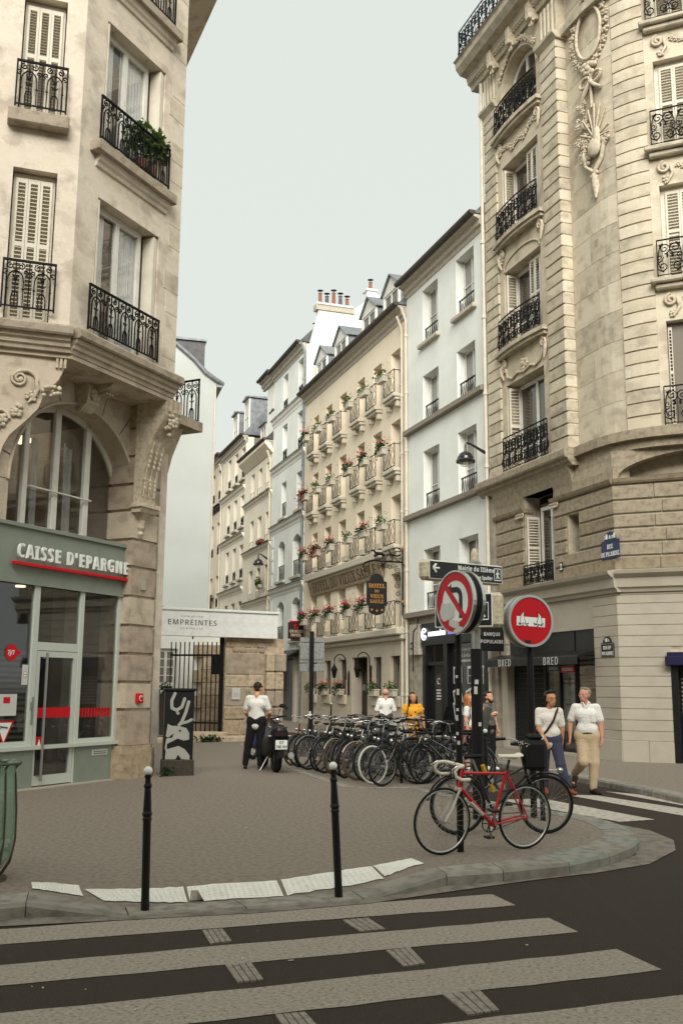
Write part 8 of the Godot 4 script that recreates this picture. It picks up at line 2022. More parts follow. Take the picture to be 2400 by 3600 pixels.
func build_bikes():
	var m; var o
	var r = RandomNumberGenerator.new(); r.seed = 66
	# red racer leaning on the thin post
	var b
	var head = atan2(-(-10.66 + 11.14), 0.97 - 1.99)
	b = Basis(Vector3.UP, head) * Basis(Vector3.RIGHT, deg_to_rad(-4))
	var red = bicycle("red racing bicycle with white drop handlebars leaning on the thin post", "racer", "", Transform3D(b, V(1.985, 0, -11.13)))
	# black bicycle behind it, facing away to the right
	var blk = bicycle("black bicycle with a large front basket behind the red racing bicycle", "city", "", bike_at(2.46, -12.3, deg_to_rad(8), 0.04))
	m = MB.new(); m.bev(0.82, 1.06, 0.74, 1.1, -0.15, 0.15, 0.05); m.bev(0.86, 1.02, 1.101, 1.16, -0.11, 0.11, 0.03); put(m, "basket", "black_matt", blk)
	m = MB.new(); m.ball(V(1.24, 0.74, 0.05), V(0.04, 0.035, 0.035)); m.bar(V(1.1, 0.74, 0.05), V(1.22, 0.74, 0.05), 0.01, 5); put(m, "lamp", "chrome", blk)
	m = MB.new()
	for k in 2: m.tube(arc_pts(V(0.55, 0.62, 0.03 * k), 0.1, 0.12, 0.5, TAU + 0.2, 14), 0.014, 6)
	put(m, "cable_lock", "cloth_darkgrey", blk)
	var lock = thing("bicycle_lock", "yellow and black lock hanging on the red bicycle's top tube", "lock", turned(V(1.52, 0.83, -10.9), head))
	m = MB.new(); m.bar(V(0, 0.06, 0.0), V(-0.03, -0.02, 0.0), 0.024, 8); m.bar(V(-0.1, -0.14, 0), V(-0.13, -0.22, 0), 0.018, 8); put(m, "body", "yellow", lock)
	m = MB.new(); m.tube([V(0, 0.04, 0), V(-0.05, -0.06, 0.01), V(-0.1, -0.14, 0.0)], 0.012, 6); put(m, "shackle", "black", lock)
	# the stand: front row along the pale kerb
	var kinds = ["city", "white", "black", "city_tan", "city", "black", "city_tan", "black", "city", "grey", "city", "black", "orange"]
	var words = {"city": "black city bicycle", "white": "black bicycle with white-walled tyres", "black": "all-black bicycle", "city_tan": "black bicycle with tan tyres", "grey": "grey-framed bicycle", "orange": "rust-orange bicycle"}
	var ord = ["first", "second", "third", "fourth", "fifth", "sixth", "seventh", "eighth", "ninth", "tenth", "eleventh", "twelfth", "last"]
	var proto = {}
	var a = V(0.72, 0, -17.95); var c = V(-1.02, 0, -22.5)
	for k in 13:
		var f = k / 12.0; var p = a.lerp(c, f) + V(r.randf_range(-0.05, 0.08), 0, r.randf_range(-0.05, 0.05))
		var hd = atan2(-0.74, -0.66) + deg_to_rad(r.randf_range(-17, 17))
		place_bike(proto, kinds[k], bike_at(p.x, p.z, hd, r.randf_range(-0.1, 0.1), 0.0), "%s, %s in the front row of the stand from the crossing" % [words[kinds[k]], ord[k]])
	# bicycles pushed in between from the other side
	var mk = ["city", "black", "black", "city", "city_tan", "black", "city", "black"]
	for k in 8:
		var f = (k + 0.4) / 8.0; var p = a.lerp(c, f) + V(1.75, 0, -1.15) + V(r.randf_range(-0.2, 0.2), 0, r.randf_range(-0.15, 0.15))
		place_bike(proto, mk[k], bike_at(p.x, p.z, atan2(0.6, 0.8) + deg_to_rad(r.randf_range(-14, 14)), r.randf_range(-0.1, 0.1), 0.0), "%s facing away, %s in the middle row of the stand" % [words[mk[k]], ord[k]])
	var seats = [["city", 2.15, -18.3, 170, 1], ["black", 2.3, -19.4, 190, 1], ["city", 1.6, -20.0, 165, 1], ["grey", 1.9, -21.2, 150, 0], ["city_tan", 1.0, -21.6, 160, 0], ["city", 0.6, -22.9, 150, 0]]
	var sl = ["black city bicycle with a grey child seat, nearest in the back row", "all-black bicycle with a grey child seat, second in the back row", "black city bicycle with a dark child seat, third in the back row", "grey-framed bicycle behind the child seats, fourth in the back row", "black bicycle with tan tyres, fifth in the back row", "black city bicycle, last in the back row nearest the hotel"]
	for k in seats.size():
		var s = seats[k]
		var t = bicycle(sl[k], s[0], "bicycles in the stand", Transform3D(Basis(Vector3.UP, deg_to_rad(s[3])) * Basis(Vector3.RIGHT, r.randf_range(-0.08, 0.08)), V(s[1] + 0.3, 0.0, s[2])))
		if s[4]: add_child_seat(t, "seat_grey" if k < 2 else "black_matt")
	# hoops of the stand
	for k in 6:
		var f = (k + 0.5) / 6.0; var p = a.lerp(c, f) + V(0.75, 0, -0.55)
		var t = thing("cycle_hoop", "low black steel hoop among the bicycles, %s from the crossing" % ord[k], "cycle stand", turned(V(p.x, 0.0, p.z), atan2(-0.74, -0.66)), "hoops of the cycle stand")
		m = MB.new(); m.tube([V(-0.3, 0, 0), V(-0.3, 0.6, 0), V(-0.24, 0.72, 0), V(-0.12, 0.78, 0), V(0.12, 0.78, 0), V(0.24, 0.72, 0), V(0.3, 0.6, 0), V(0.3, 0, 0)], 0.025, 8); put(m, "tube", "post_black", t)
	build_scooter()

func place_bike(proto, kind, tr, label):
	if proto.has(kind): return copy(proto[kind], tr, label)
	proto[kind] = bicycle(label, kind, "bicycles in the stand", tr)
	return proto[kind]

func build_scooter():
	var m; var o
	# x forwards; rear axle above the origin; seen from behind
	var t = thing("motor_scooter", "large black motor scooter seen from behind at the end of the bicycles", "scooter", turned(V(-1.28, 0, -20.75), deg_to_rad(104)))
	m = MB.new(); m.tube(arc_pts(V(0, 0.27, 0), 0.19, 0.19, 0, TAU * 23 / 24.0, 23), 0.085, 8, true, false, Vector3.BACK); o = put(m, "rear_wheel", "rubber", t)
	m = MB.new(); m.t = turned(V(0, 0.27, 0), 0, PI / 2); m.lathe([Vector2(0.0, -0.05), Vector2(0.13, -0.04), Vector2(0.13, 0.04), Vector2(0.0, 0.05)], 14); m.t = Transform3D.IDENTITY; put(m, "rim", "steel", o)
	m = MB.new(); m.tube(arc_pts(V(1.45, 0.27, 0), 0.2, 0.2, 0, TAU * 23 / 24.0, 23), 0.07, 8, true, false, Vector3.BACK); o = put(m, "front_wheel", "rubber", t)
	m = MB.new(); m.t = turned(V(1.45, 0.27, 0), 0, PI / 2); m.lathe([Vector2(0.0, -0.04), Vector2(0.14, -0.03), Vector2(0.14, 0.03), Vector2(0.0, 0.04)], 14); m.t = Transform3D.IDENTITY; put(m, "rim", "steel", o)
	# body: lofted sections from tail to nose
	var sec = [[-0.38, 0.84, 0.05, 0.06], [-0.33, 0.78, 0.16, 0.14], [-0.15, 0.7, 0.22, 0.22], [0.15, 0.62, 0.24, 0.26], [0.45, 0.52, 0.22, 0.26], [0.62, 0.36, 0.2, 0.12], [0.9, 0.32, 0.2, 0.09], [1.05, 0.45, 0.22, 0.2], [1.15, 0.65, 0.23, 0.3], [1.22, 0.85, 0.2, 0.18], [1.28, 0.95, 0.06, 0.05]]
	m = MB.new(); var rows = []
	for s in sec:
		var row = []
		for j in 17:
			var a = TAU * j / 16.0; var cx = cos(a); var sy = sin(a)
			row.append(V(s[0], s[1] + s[3] * signf(sy) * pow(absf(sy), 0.8), s[2] * signf(cx) * pow(absf(cx), 0.7)))
		rows.append(row)
	m.grid(rows); m.ball(V(-0.36, 0.82, 0), V(0.05, 0.09, 0.1), 6, 10); put(m, "body", "black", t)
	m = MB.new(); rows = []
	for k in 8:
		var f = k / 7.0; var row = []
		for j in 9:
			var a = PI * j / 8.0; row.append(V(lerpf(-0.28, 0.58, f), 0.86 - 0.1 * f + 0.07 * sin(a) + 0.06 * sin(PI * minf(f * 2.2, 1.0)) * sin(a), -cos(a) * lerpf(0.15, 0.12, f)))
		rows.append(row)
	m.grid(rows, true); put(m, "seat", "black_matt", t)
	m = MB.new(); m.bev(-0.52, -0.36, 0.3, 0.6, -0.05, 0.05, 0.02); m.bev(-0.36, -0.2, 0.45, 0.62, -0.08, 0.08, 0.02); put(m, "rear_mudguard", "black_matt", t)
	m = MB.new(); m.bev(-0.535, -0.523, 0.48, 0.66, -0.12, 0.12, 0.004); o = put(m, "number_plate", "letter_white", t)
	text("DT", 0.06, 0.003, "black", o, Transform3D(Basis(Vector3.UP, -PI / 2), V(-0.537, 0.61, 0.0)), false, 700, 0.95); text("740 HH", 0.06, 0.003, "black", o, Transform3D(Basis(Vector3.UP, -PI / 2), V(-0.537, 0.53, 0.0)), false, 700, 0.8)
	m = MB.new(); m.bev(-0.41, -0.37, 0.72, 0.8, -0.12, 0.12, 0.01); put(m, "tail_lamp", "maroon", t)
	for s in [-1, 1]:
		m = MB.new(); m.ball(V(-0.34, 0.73, 0.2 * s), V(0.04, 0.025, 0.05), 5, 8); put(m, "indicator", "steel", t)
		m = MB.new(); m.tube([V(-0.3, 0.9, 0.17 * s), V(-0.1, 0.92, 0.2 * s), V(0.1, 0.86, 0.2 * s)], 0.016, 6); put(m, "grab_rail", "chrome", t)
		m = MB.new(); m.bar(V(1.16, 1.02, 0.05 * s), V(1.0, 1.08, 0.33 * s), 0.016, 7); put(m, "handlebar", "black_matt", t)
		m = MB.new(); m.bar(V(1.08, 1.06, 0.2 * s), V(1.16, 1.28, 0.3 * s), 0.007, 5); m.ball(V(1.16, 1.3, 0.33 * s), V(0.02, 0.045, 0.08), 6, 10); put(m, "mirror", "black_matt", t)
	m = MB.new(); m.tube([V(0.1, 0.28, 0.2), V(-0.1, 0.3, 0.21), V(-0.42, 0.36, 0.22)], [0.03, 0.06, 0.065], 10); put(m, "exhaust", "steel", t)
	m = MB.new(); rows = []
	for k in 5:
		var row = []
		for j in 7: row.append(V(1.24 - k * 0.06, 0.95 + k * 0.11, (j / 6.0 - 0.5) * lerpf(0.34, 0.2, k / 4.0)))
		rows.append(row)
	m.grid(rows); put(m, "windscreen", "glass", t)
	m = MB.new(); m.bar(V(0.3, 0.3, -0.12), V(0.2, 0.02, -0.3), 0.014, 6); put(m, "side_stand", "steel", t)
	# small second scooter half hidden behind the rider
	var s2 = thing("motor_scooter", "blue and dark moped half hidden behind the man in the white T-shirt", "scooter", turned(V(-2.05, 0, -24.2), deg_to_rad(60)))
	m = MB.new(); m.tube(arc_pts(V(0, 0.28, 0), 0.22, 0.22, 0, TAU * 23 / 24.0, 23), 0.05, 7, true, false, Vector3.BACK); put(m, "rear_wheel", "rubber", s2)
	m = MB.new(); m.tube(arc_pts(V(1.15, 0.28, 0), 0.22, 0.22, 0, TAU * 23 / 24.0, 23), 0.05, 7, true, false, Vector3.BACK); put(m, "front_wheel", "rubber", s2)
	m = MB.new(); m.tube([V(0, 0.3, 0), V(0.1, 0.62, 0), V(0.4, 0.6, 0), V(0.55, 0.4, 0), V(0.85, 0.45, 0), V(1.0, 0.85, 0)], [0.08, 0.13, 0.12, 0.08, 0.08, 0.05], 10); put(m, "body", "navy", s2)
	m = MB.new(); m.tube([V(-0.15, 0.78, 0), V(0.1, 0.8, 0), V(0.5, 0.76, 0)], [0.07, 0.1, 0.07], 8); put(m, "seat", "black_matt", s2)
	m = MB.new(); m.tube([V(1.15, 0.28, 0), V(1.05, 0.7, 0), V(1.0, 0.95, 0)], 0.03, 6); m.bar(V(0.98, 1.0, -0.3), V(0.98, 1.0, 0.3), 0.014, 6); put(m, "fork", "black", s2)
	m = MB.new(); m.ball(V(1.02, 0.9, 0), V(0.07, 0.08, 0.08)); put(m, "headlamp", "chrome", s2)
	for s in [-1, 1]:
		m = MB.new(); m.bar(V(0.98, 1.0, 0.2 * s), V(1.0, 1.18, 0.26 * s), 0.006, 4); m.ball(V(1.0, 1.2, 0.28 * s), V(0.015, 0.04, 0.055), 5, 8); put(m, "mirror", "black", s2)
# ---- people ---------------------------------------------------------------------------------------------------------
func sdf(m, bones, cell, k):
	# bones: [from, to, radius, radius]; a smooth union of tapered capsules, meshed as surface nets into m
	var lo = Vector3.INF; var hi = -Vector3.INF
	for b in bones:
		var r = maxf(b[2], b[3]) + cell * 2
		for p in [b[0], b[1]]:
			lo = lo.min(p - Vector3.ONE * r); hi = hi.max(p + Vector3.ONE * r)
	lo -= Vector3.ONE * cell * 2; hi += Vector3.ONE * cell * 2
	var nx = int((hi.x - lo.x) / cell) + 2; var ny = int((hi.y - lo.y) / cell) + 2; var nz = int((hi.z - lo.z) / cell) + 2
	var f = PackedFloat32Array(); f.resize(nx * ny * nz); f.fill(1.0)
	var pad = k + cell * 2
	for b in bones:
		var a: Vector3 = b[0]; var e: Vector3 = b[1]; var ra: float = b[2]; var rb: float = b[3]
		var q = maxf(ra, rb) + pad
		var mn = ((a.min(e) - Vector3.ONE * q) - lo) / cell; var mx = ((a.max(e) + Vector3.ONE * q) - lo) / cell
		var x0 = maxi(0, int(mn.x)); var x1 = mini(nx - 1, int(mx.x) + 1); var y0 = maxi(0, int(mn.y)); var y1 = mini(ny - 1, int(mx.y) + 1); var z0 = maxi(0, int(mn.z)); var z1 = mini(nz - 1, int(mx.z) + 1)
		var d = e - a; var dd = maxf(d.length_squared(), 1e-9)
		for z in range(z0, z1 + 1):
			var pz = lo.z + z * cell - a.z
			for y in range(y0, y1 + 1):
				var py = lo.y + y * cell - a.y
				var base = (z * ny + y) * nx
				var dyz = py * d.y + pz * d.z
				for x in range(x0, x1 + 1):
					var px = lo.x + x * cell - a.x
					var t = clampf((px * d.x + dyz) / dd, 0.0, 1.0)
					var ex = px - d.x * t; var ey = py - d.y * t; var ez = pz - d.z * t
					var s = sqrt(ex * ex + ey * ey + ez * ez) - lerpf(ra, rb, t)
					var o = f[base + x]
					var h = maxf(k - absf(o - s), 0.0)
					f[base + x] = minf(o, s) - h * h * 0.25 / k
	var cellv = PackedInt32Array(); cellv.resize(nx * ny * nz); cellv.fill(-1)
	var pts = PackedVector3Array()
	var off = [0, 1, nx, nx + 1, nx * ny, nx * ny + 1, nx * ny + nx, nx * ny + nx + 1]
	var ed = [[0, 1], [2, 3], [4, 5], [6, 7], [0, 2], [1, 3], [4, 6], [5, 7], [0, 4], [1, 5], [2, 6], [3, 7]]
	for z in nz - 1:
		for y in ny - 1:
			var base = (z * ny + y) * nx
			for x in nx - 1:
				var i = base + x
				var f0 = f[i]
				if f0 > cell * 2.5 or f0 < -cell * 2.5: continue
				var neg = 0
				for q in 8:
					if f[i + off[q]] < 0: neg += 1
				if neg == 0 or neg == 8: continue
				var acc = Vector3.ZERO; var c = 0
				for e in ed:
					var va = f[i + off[e[0]]]; var vb = f[i + off[e[1]]]
					if (va < 0) == (vb < 0): continue
					var t = va / (va - vb)
					var pa = Vector3(e[0] & 1, (e[0] >> 1) & 1, e[0] >> 2); var pb = Vector3(e[1] & 1, (e[1] >> 1) & 1, e[1] >> 2)
					acc += pa.lerp(pb, t); c += 1
				cellv[i] = pts.size(); pts.append(lo + (Vector3(x, y, z) + acc / c) * cell)
	var nrm = PackedVector3Array(); nrm.resize(pts.size())
	var idx = PackedInt32Array()
	var strides = [1, nx, nx * ny]
	for z in range(1, nz - 1):
		for y in range(1, ny - 1):
			var base = (z * ny + y) * nx
			for x in range(1, nx - 1):
				var i = base + x
				var a = f[i]
				if a > cell * 2.5 or a < -cell * 2.5: continue
				for ax in 3:
					var b = f[i + strides[ax]]
					if (a < 0) == (b < 0): continue
					var u = strides[(ax + 1) % 3]; var w = strides[(ax + 2) % 3]
					var q = [cellv[i - u - w], cellv[i - w], cellv[i], cellv[i - u]]
					if q[0] < 0 or q[1] < 0 or q[2] < 0 or q[3] < 0: continue
					if a > 0: q = [q[3], q[2], q[1], q[0]]
					var nn = (pts[q[2]] - pts[q[0]]).cross(pts[q[3]] - pts[q[1]])
					for j in 4: nrm[q[j]] += nn
					for j in [0, 2, 1, 0, 3, 2]: idx.append(q[j])
	var start = m.v.size()
	for i in pts.size():
		m.v.append(m.t * pts[i]); m.n.append((m.t.basis * nrm[i]).normalized() if nrm[i] != Vector3.ZERO else Vector3.UP)
	for i in idx: m.ix.append(start + i)
	return m

func hand(m, w: Vector3, d: Vector3, s: Vector3, curl = 0.5):
	# wrist, direction of the fingers, side on which the thumb sits
	d = d.normalized(); s = (s - d * s.dot(d)).normalized(); var n = d.cross(s)
	var b = []
	for q in [-0.026, 0.0, 0.026]: b.append([w, w + d * 0.085 + s * q, 0.02, 0.014])
	var L = [0.062, 0.074, 0.07, 0.056]
	for k in 4:
		var p = w + d * 0.085 + s * (0.03 - k * 0.02)
		var e1 = p + (d * cos(curl * 0.7) + n * sin(curl * 0.7)).normalized() * L[k] * 0.5
		var e2 = e1 + (d * cos(curl * 1.8) + n * sin(curl * 1.8)).normalized() * L[k] * 0.5
		b.append([p, e1, 0.0095, 0.009]); b.append([e1, e2, 0.009, 0.0075])
	var t0 = w + d * 0.025 + s * 0.03; var t1 = t0 + (d * 0.75 + s * 0.6 + n * 0.2).normalized() * 0.04; var t2 = t1 + (d * 0.95 + s * 0.1 + n * 0.35).normalized() * 0.032
	b.append([t0, t1, 0.012, 0.0105]); b.append([t1, t2, 0.0105, 0.008])
	sdf(m, b, 0.0065, 0.006)

func person(label, tr, J, W):
	# J: joints; W: what is worn. Faces +z; +x is the person's left hand side
	var t = thing("person", label, "person", tr)
	var m = MB.new()
	var hd: Vector3 = J.head; var fw = Basis(Vector3.UP, J.get("look", 0.0)) * Basis(Vector3.RIGHT, J.get("nod", 0.0))
	var slim = J.get("slim", 1.0)
	var pel = (J.hip_r + J.hip_l) / 2; var sh = (J.sh_r + J.sh_l) / 2
	var chest = pel.lerp(sh, 0.72)
	# body: torso, neck, arms, legs
	var b = [[pel, chest, 0.105 * slim, 0.115 * slim], [J.hip_r, J.hip_l, 0.1 * slim, 0.1 * slim], [chest + V(-0.06, 0.02, 0), chest + V(0.06, 0.02, 0), 0.11 * slim, 0.11 * slim], [J.sh_r, J.sh_l, 0.05, 0.05], [sh + V(0, 0.0, -0.01), hd + V(0, -0.08, -0.015), 0.058, 0.05]]
	for s in ["r", "l"]:
		b.append([J["sh_" + s], J["el_" + s], 0.05 * slim, 0.04 * slim]); b.append([J["el_" + s], J["wr_" + s], 0.042 * slim, 0.026])
		b.append([J["hip_" + s], J["kn_" + s], 0.085 * slim, 0.056 * slim]); b.append([J["kn_" + s], J["kn_" + s].lerp(J["an_" + s], 0.35) + V(0, 0, -0.015), 0.055 * slim, 0.056 * slim]); b.append([J["kn_" + s].lerp(J["an_" + s], 0.35) + V(0, 0, -0.015), J["an_" + s], 0.056 * slim, 0.036])
		b.append([J["an_" + s], J["toe_" + s], 0.036, 0.026])
	sdf(m, b, 0.016, 0.022)
	for s in ["r", "l"]:
		var el = J["el_" + s]; var wr = J["wr_" + s]
		hand(m, wr, J.get("hd_" + s, wr - el), J.get("th_" + s, V(0, 0, 1)), J.get("curl", 0.5))
	# head with face
	m.t = Transform3D(fw, hd)
	var hb = [[V(0, 0.03, -0.02), V(0, 0.035, 0.0), 0.088, 0.088], [V(0, -0.02, 0.03), V(0, -0.06, 0.045), 0.066, 0.05], [V(-0.02, -0.085, 0.055), V(0.02, -0.085, 0.055), 0.026, 0.026], [V(0, 0.015, 0.088), V(0, -0.025, 0.105), 0.01, 0.016], [V(-0.03, 0.025, 0.078), V(0.03, 0.025, 0.078), 0.014, 0.014], [V(-0.014, -0.057, 0.09), V(0.014, -0.057, 0.09), 0.011, 0.011], [V(0, -0.1, -0.01), V(0, -0.16, -0.03), 0.05, 0.052]]
	for s in [-1, 1]:
		hb.append([V(0.084 * s, 0.015, -0.012), V(0.087 * s, -0.02, -0.008), 0.017, 0.012]); hb.append([V(0.038 * s, -0.02, 0.06), V(0.045 * s, -0.03, 0.045), 0.03, 0.03])
	sdf(m, hb, 0.0085, 0.018)
	m.t = Transform3D.IDENTITY
	put(m, "body", W.skin, t)
	var F = Transform3D(fw, hd)
	for s in [-1, 1]:
		m = MB.new(); m.ball(V(0.033 * s, 0.008, 0.083), V(0.014, 0.007, 0.006), 5, 8); var o = put(m, "eye", "hair_black", t); o.transform = F
		m = MB.new(); m.bar(V(0.016 * s, 0.03, 0.092), V(0.05 * s, 0.032, 0.08), 0.005, 4); o = put(m, "eyebrow", W.hair, t); o.transform = F
	m = MB.new(); m.ball(V(0, -0.055, 0.098), V(0.024, 0.006, 0.006), 4, 8); put(m, "mouth", "lip", t).transform = F
	# hair
	m = MB.new(); m.t = F
	match W.get("cut", "short"):
		"short":
			sdf(m, [[V(0, 0.055, -0.04), V(0, 0.07, -0.015), 0.086, 0.074], [V(0, 0.02, -0.05), V(0, -0.03, -0.055), 0.08, 0.05], [V(-0.075, 0.04, -0.01), V(-0.08, 0.0, -0.015), 0.03, 0.016], [V(0.075, 0.04, -0.01), V(0.08, 0.0, -0.015), 0.03, 0.016], [V(-0.045, 0.11, 0.03), V(0.045, 0.108, 0.03), 0.026, 0.026]], 0.011, 0.02)
		"quiff":
			sdf(m, [[V(0, 0.06, -0.04), V(0, 0.075, -0.01), 0.088, 0.078], [V(0, 0.02, -0.05), V(0, -0.04, -0.055), 0.085, 0.055], [V(-0.082, 0.05, -0.01), V(-0.085, -0.03, -0.02), 0.034, 0.02], [V(0.082, 0.05, -0.01), V(0.085, -0.03, -0.02), 0.034, 0.02], [V(-0.045, 0.12, 0.035), V(0.05, 0.125, 0.04), 0.03, 0.03]], 0.011, 0.02)
		"long":
			sdf(m, [[V(0, 0.055, -0.035), V(0, 0.065, -0.01), 0.09, 0.078], [V(0, 0.02, -0.05), V(0, -0.22, -0.07), 0.09, 0.07], [V(-0.085, 0.02, 0.0), V(-0.1, -0.2, 0.01), 0.035, 0.03], [V(0.085, 0.02, 0.0), V(0.1, -0.2, 0.01), 0.035, 0.03]], 0.012, 0.03)
		"bald":
			sdf(m, [[V(-0.08, 0.0, -0.03), V(0.0, -0.01, -0.075), 0.02, 0.035], [V(0.08, 0.0, -0.03), V(0.0, -0.01, -0.075), 0.02, 0.035]], 0.011, 0.02)
	m.t = Transform3D.IDENTITY
	put(m, "hair", W.hair, t)
	if W.get("beard", false):
		m = MB.new(); m.t = F; sdf(m, [[V(-0.06, -0.03, 0.03), V(-0.03, -0.085, 0.06), 0.024, 0.03], [V(0.06, -0.03, 0.03), V(0.03, -0.085, 0.06), 0.024, 0.03], [V(-0.03, -0.09, 0.06), V(0.03, -0.09, 0.06), 0.034, 0.034]], 0.01, 0.015); m.t = Transform3D.IDENTITY; put(m, "beard", W.hair, t)
	if W.has("glasses"):
		m = MB.new()
		for s in [-1, 1]: m.tube(arc_pts(V(0.034 * s, 0.006, 0.1), 0.024, 0.018, 0, TAU * 15 / 16.0, 15), 0.003, 4, true, false, Vector3.BACK); m.bar(V(0.058 * s, 0.012, 0.1), V(0.086 * s, 0.012, -0.01), 0.0025, 4)
		m.bar(V(-0.012, 0.01, 0.1), V(0.012, 0.01, 0.1), 0.0025, 4)
		put(m, "glasses", W.glasses, t).transform = F
	# shirt: torso and sleeves, a little looser than the body
	if W.has("shirt"):
		m = MB.new(); var g = 0.008; var hem = pel + V(0, W.get("hem", -0.03), 0)
		b = [[hem, chest, 0.118 * slim + g, 0.122 * slim + g], [hem + V(-0.055, 0, 0), hem + V(0.055, 0, 0), 0.1 * slim + g, 0.1 * slim + g], [chest + V(-0.07, 0.02, 0), chest + V(0.07, 0.02, 0), 0.112 * slim + g, 0.112 * slim + g], [J.sh_r + V(0.03, 0.0, 0), J.sh_l - V(0.03, 0.0, 0), 0.062, 0.062], [pel.lerp(chest, 0.4) + V(-0.05, 0, 0.02), pel.lerp(chest, 0.4) + V(0.06, 0, 0.02), 0.11 * slim + g, 0.11 * slim + g]]
		var sl = W.get("sleeve", 0.75)
		for s in ["r", "l"]:
			b.append([J["sh_" + s], J["sh_" + s].lerp(J["el_" + s], minf(sl, 1.0)), 0.063, 0.058 * slim + g])
			if sl > 1.0: b.append([J["el_" + s], J["wr_" + s], 0.05 * slim + g * 0.4, 0.034 + g * 0.3])
		sdf(m, b, 0.014, 0.022); put(m, "shirt", W.shirt, t)
		if W.get("collar", false):
			m = MB.new(); m.tube([sh + V(-0.07, 0.07, -0.02), sh + V(-0.05, 0.09, 0.05), sh + V(-0.015, 0.01, 0.13)], [0.02, 0.018, 0.008], 6); m.tube([sh + V(0.07, 0.07, -0.02), sh + V(0.05, 0.09, 0.05), sh + V(0.015, 0.01, 0.13)], [0.02, 0.018, 0.008], 6); put(m, "collar", W.shirt, t)
	if W.has("trousers"):
		m = MB.new(); var g = 0.014
		b = [[J.hip_r + V(0, 0.04, 0), J.hip_l + V(0, 0.04, 0), 0.112 * slim + g, 0.112 * slim + g], [pel + V(0, 0.08, 0), pel, 0.105 * slim + g, 0.11 * slim + g]]
		for s in ["r", "l"]:
			var k0 = J["kn_" + s]; var a0 = J["an_" + s]
			b.append([J["hip_" + s], k0, 0.096 * slim + g, 0.068 * slim + g]); b.append([k0, a0 + V(0, 0.03, 0), 0.068 * slim + g, 0.05 + g])
			b.append([k0.lerp(a0, 0.45) + V(0, 0, -0.012), k0.lerp(a0, 0.5), 0.066, 0.066])
		sdf(m, b, 0.016, 0.03); put(m, "trousers", W.trousers, t)
	if W.get("belt", false):
		m = MB.new(); var c = pel + V(0, 0.085, 0.0); var ring = []
		for k in 20: ring.append(c + V(cos(TAU * k / 20) * 0.172, 0, sin(TAU * k / 20) * 0.135))
		m.tube(ring, 0.019, 5, true, false); put(m, "belt", "black", t)
	if W.has("skirt"):
		m = MB.new(); var rows = []
		var y0 = pel.y + 0.1; var y1 = W.get("skirt_y", 0.55)
		for k in 9:
			var f = k / 8.0; var row = []
			for j in 25:
				var a = TAU * j / 24.0; var w = lerpf(0.145, W.get("flare", 0.22), pow(f, 0.7)) + 0.012 * sin(j * 1.57) * f
				row.append(V(pel.x + cos(a) * w, lerpf(y0, y1, f), pel.z + sin(a) * w * 0.82))
			rows.append(row)
		m.grid(rows, true); m.grid(rows); var sk = put(m, "skirt", W.skirt, t)
		if W.has("stripe"):
			for k in 12:
				m = MB.new(); var pts = []
				for j in 9:
					var f = j / 8.0; var a = TAU * (k / 12.0) + f * 1.6; var w = lerpf(0.145, W.get("flare", 0.22), pow(f, 0.7)) + 0.004 + 0.012 * sin(a * 24.0 / TAU * 1.57) * f
					pts.append(V(pel.x + cos(a) * w, lerpf(y0, y1, f), pel.z + sin(a) * w * 0.82))
				m.tube(pts, 0.007, 4); put(m, "stripe", W.stripe, sk)
	for s in ["r", "l"]:
		m = MB.new(); var an = J["an_" + s]; var toe = J["toe_" + s]; var d = (toe - an); d.y = 0; d = d.normalized() if d.length() > 0.02 else V(0, 0, 1)
		var heel = an - d * 0.05 + V(0, -0.045, 0)
		sdf(m, [[heel, toe, 0.036, 0.034], [an + V(0, 0.0, 0), an.lerp(toe, 0.5), 0.04, 0.04], [toe - d * 0.05, toe + d * 0.03, 0.038, 0.028]], 0.011, 0.02); put(m, "shoe", W.shoe, t)
	return t

func pose(h, o = {}):
	# a standing figure of height h with arms at its sides; o overrides joints
	var k = h / 1.75
	var J = {"head": V(0, 1.635, 0.015) * k, "sh_r": V(-0.175, 1.43, 0) * k, "sh_l": V(0.175, 1.43, 0) * k, "el_r": V(-0.235, 1.14, -0.02) * k, "el_l": V(0.235, 1.14, -0.02) * k, "wr_r": V(-0.245, 0.9, 0.05) * k, "wr_l": V(0.245, 0.9, 0.05) * k, "hip_r": V(-0.085, 0.93, 0) * k, "hip_l": V(0.085, 0.93, 0) * k, "kn_r": V(-0.095, 0.5, 0.02) * k, "kn_l": V(0.095, 0.5, 0.02) * k, "an_r": V(-0.1, 0.085, -0.02) * k, "an_l": V(0.1, 0.085, -0.02) * k, "toe_r": V(-0.12, 0.035, 0.13) * k, "toe_l": V(0.12, 0.035, 0.13) * k}
	for q in o: J[q] = o[q]
	return J

func facing(x, y, z, yaw): return turned(V(x, y, z), yaw)

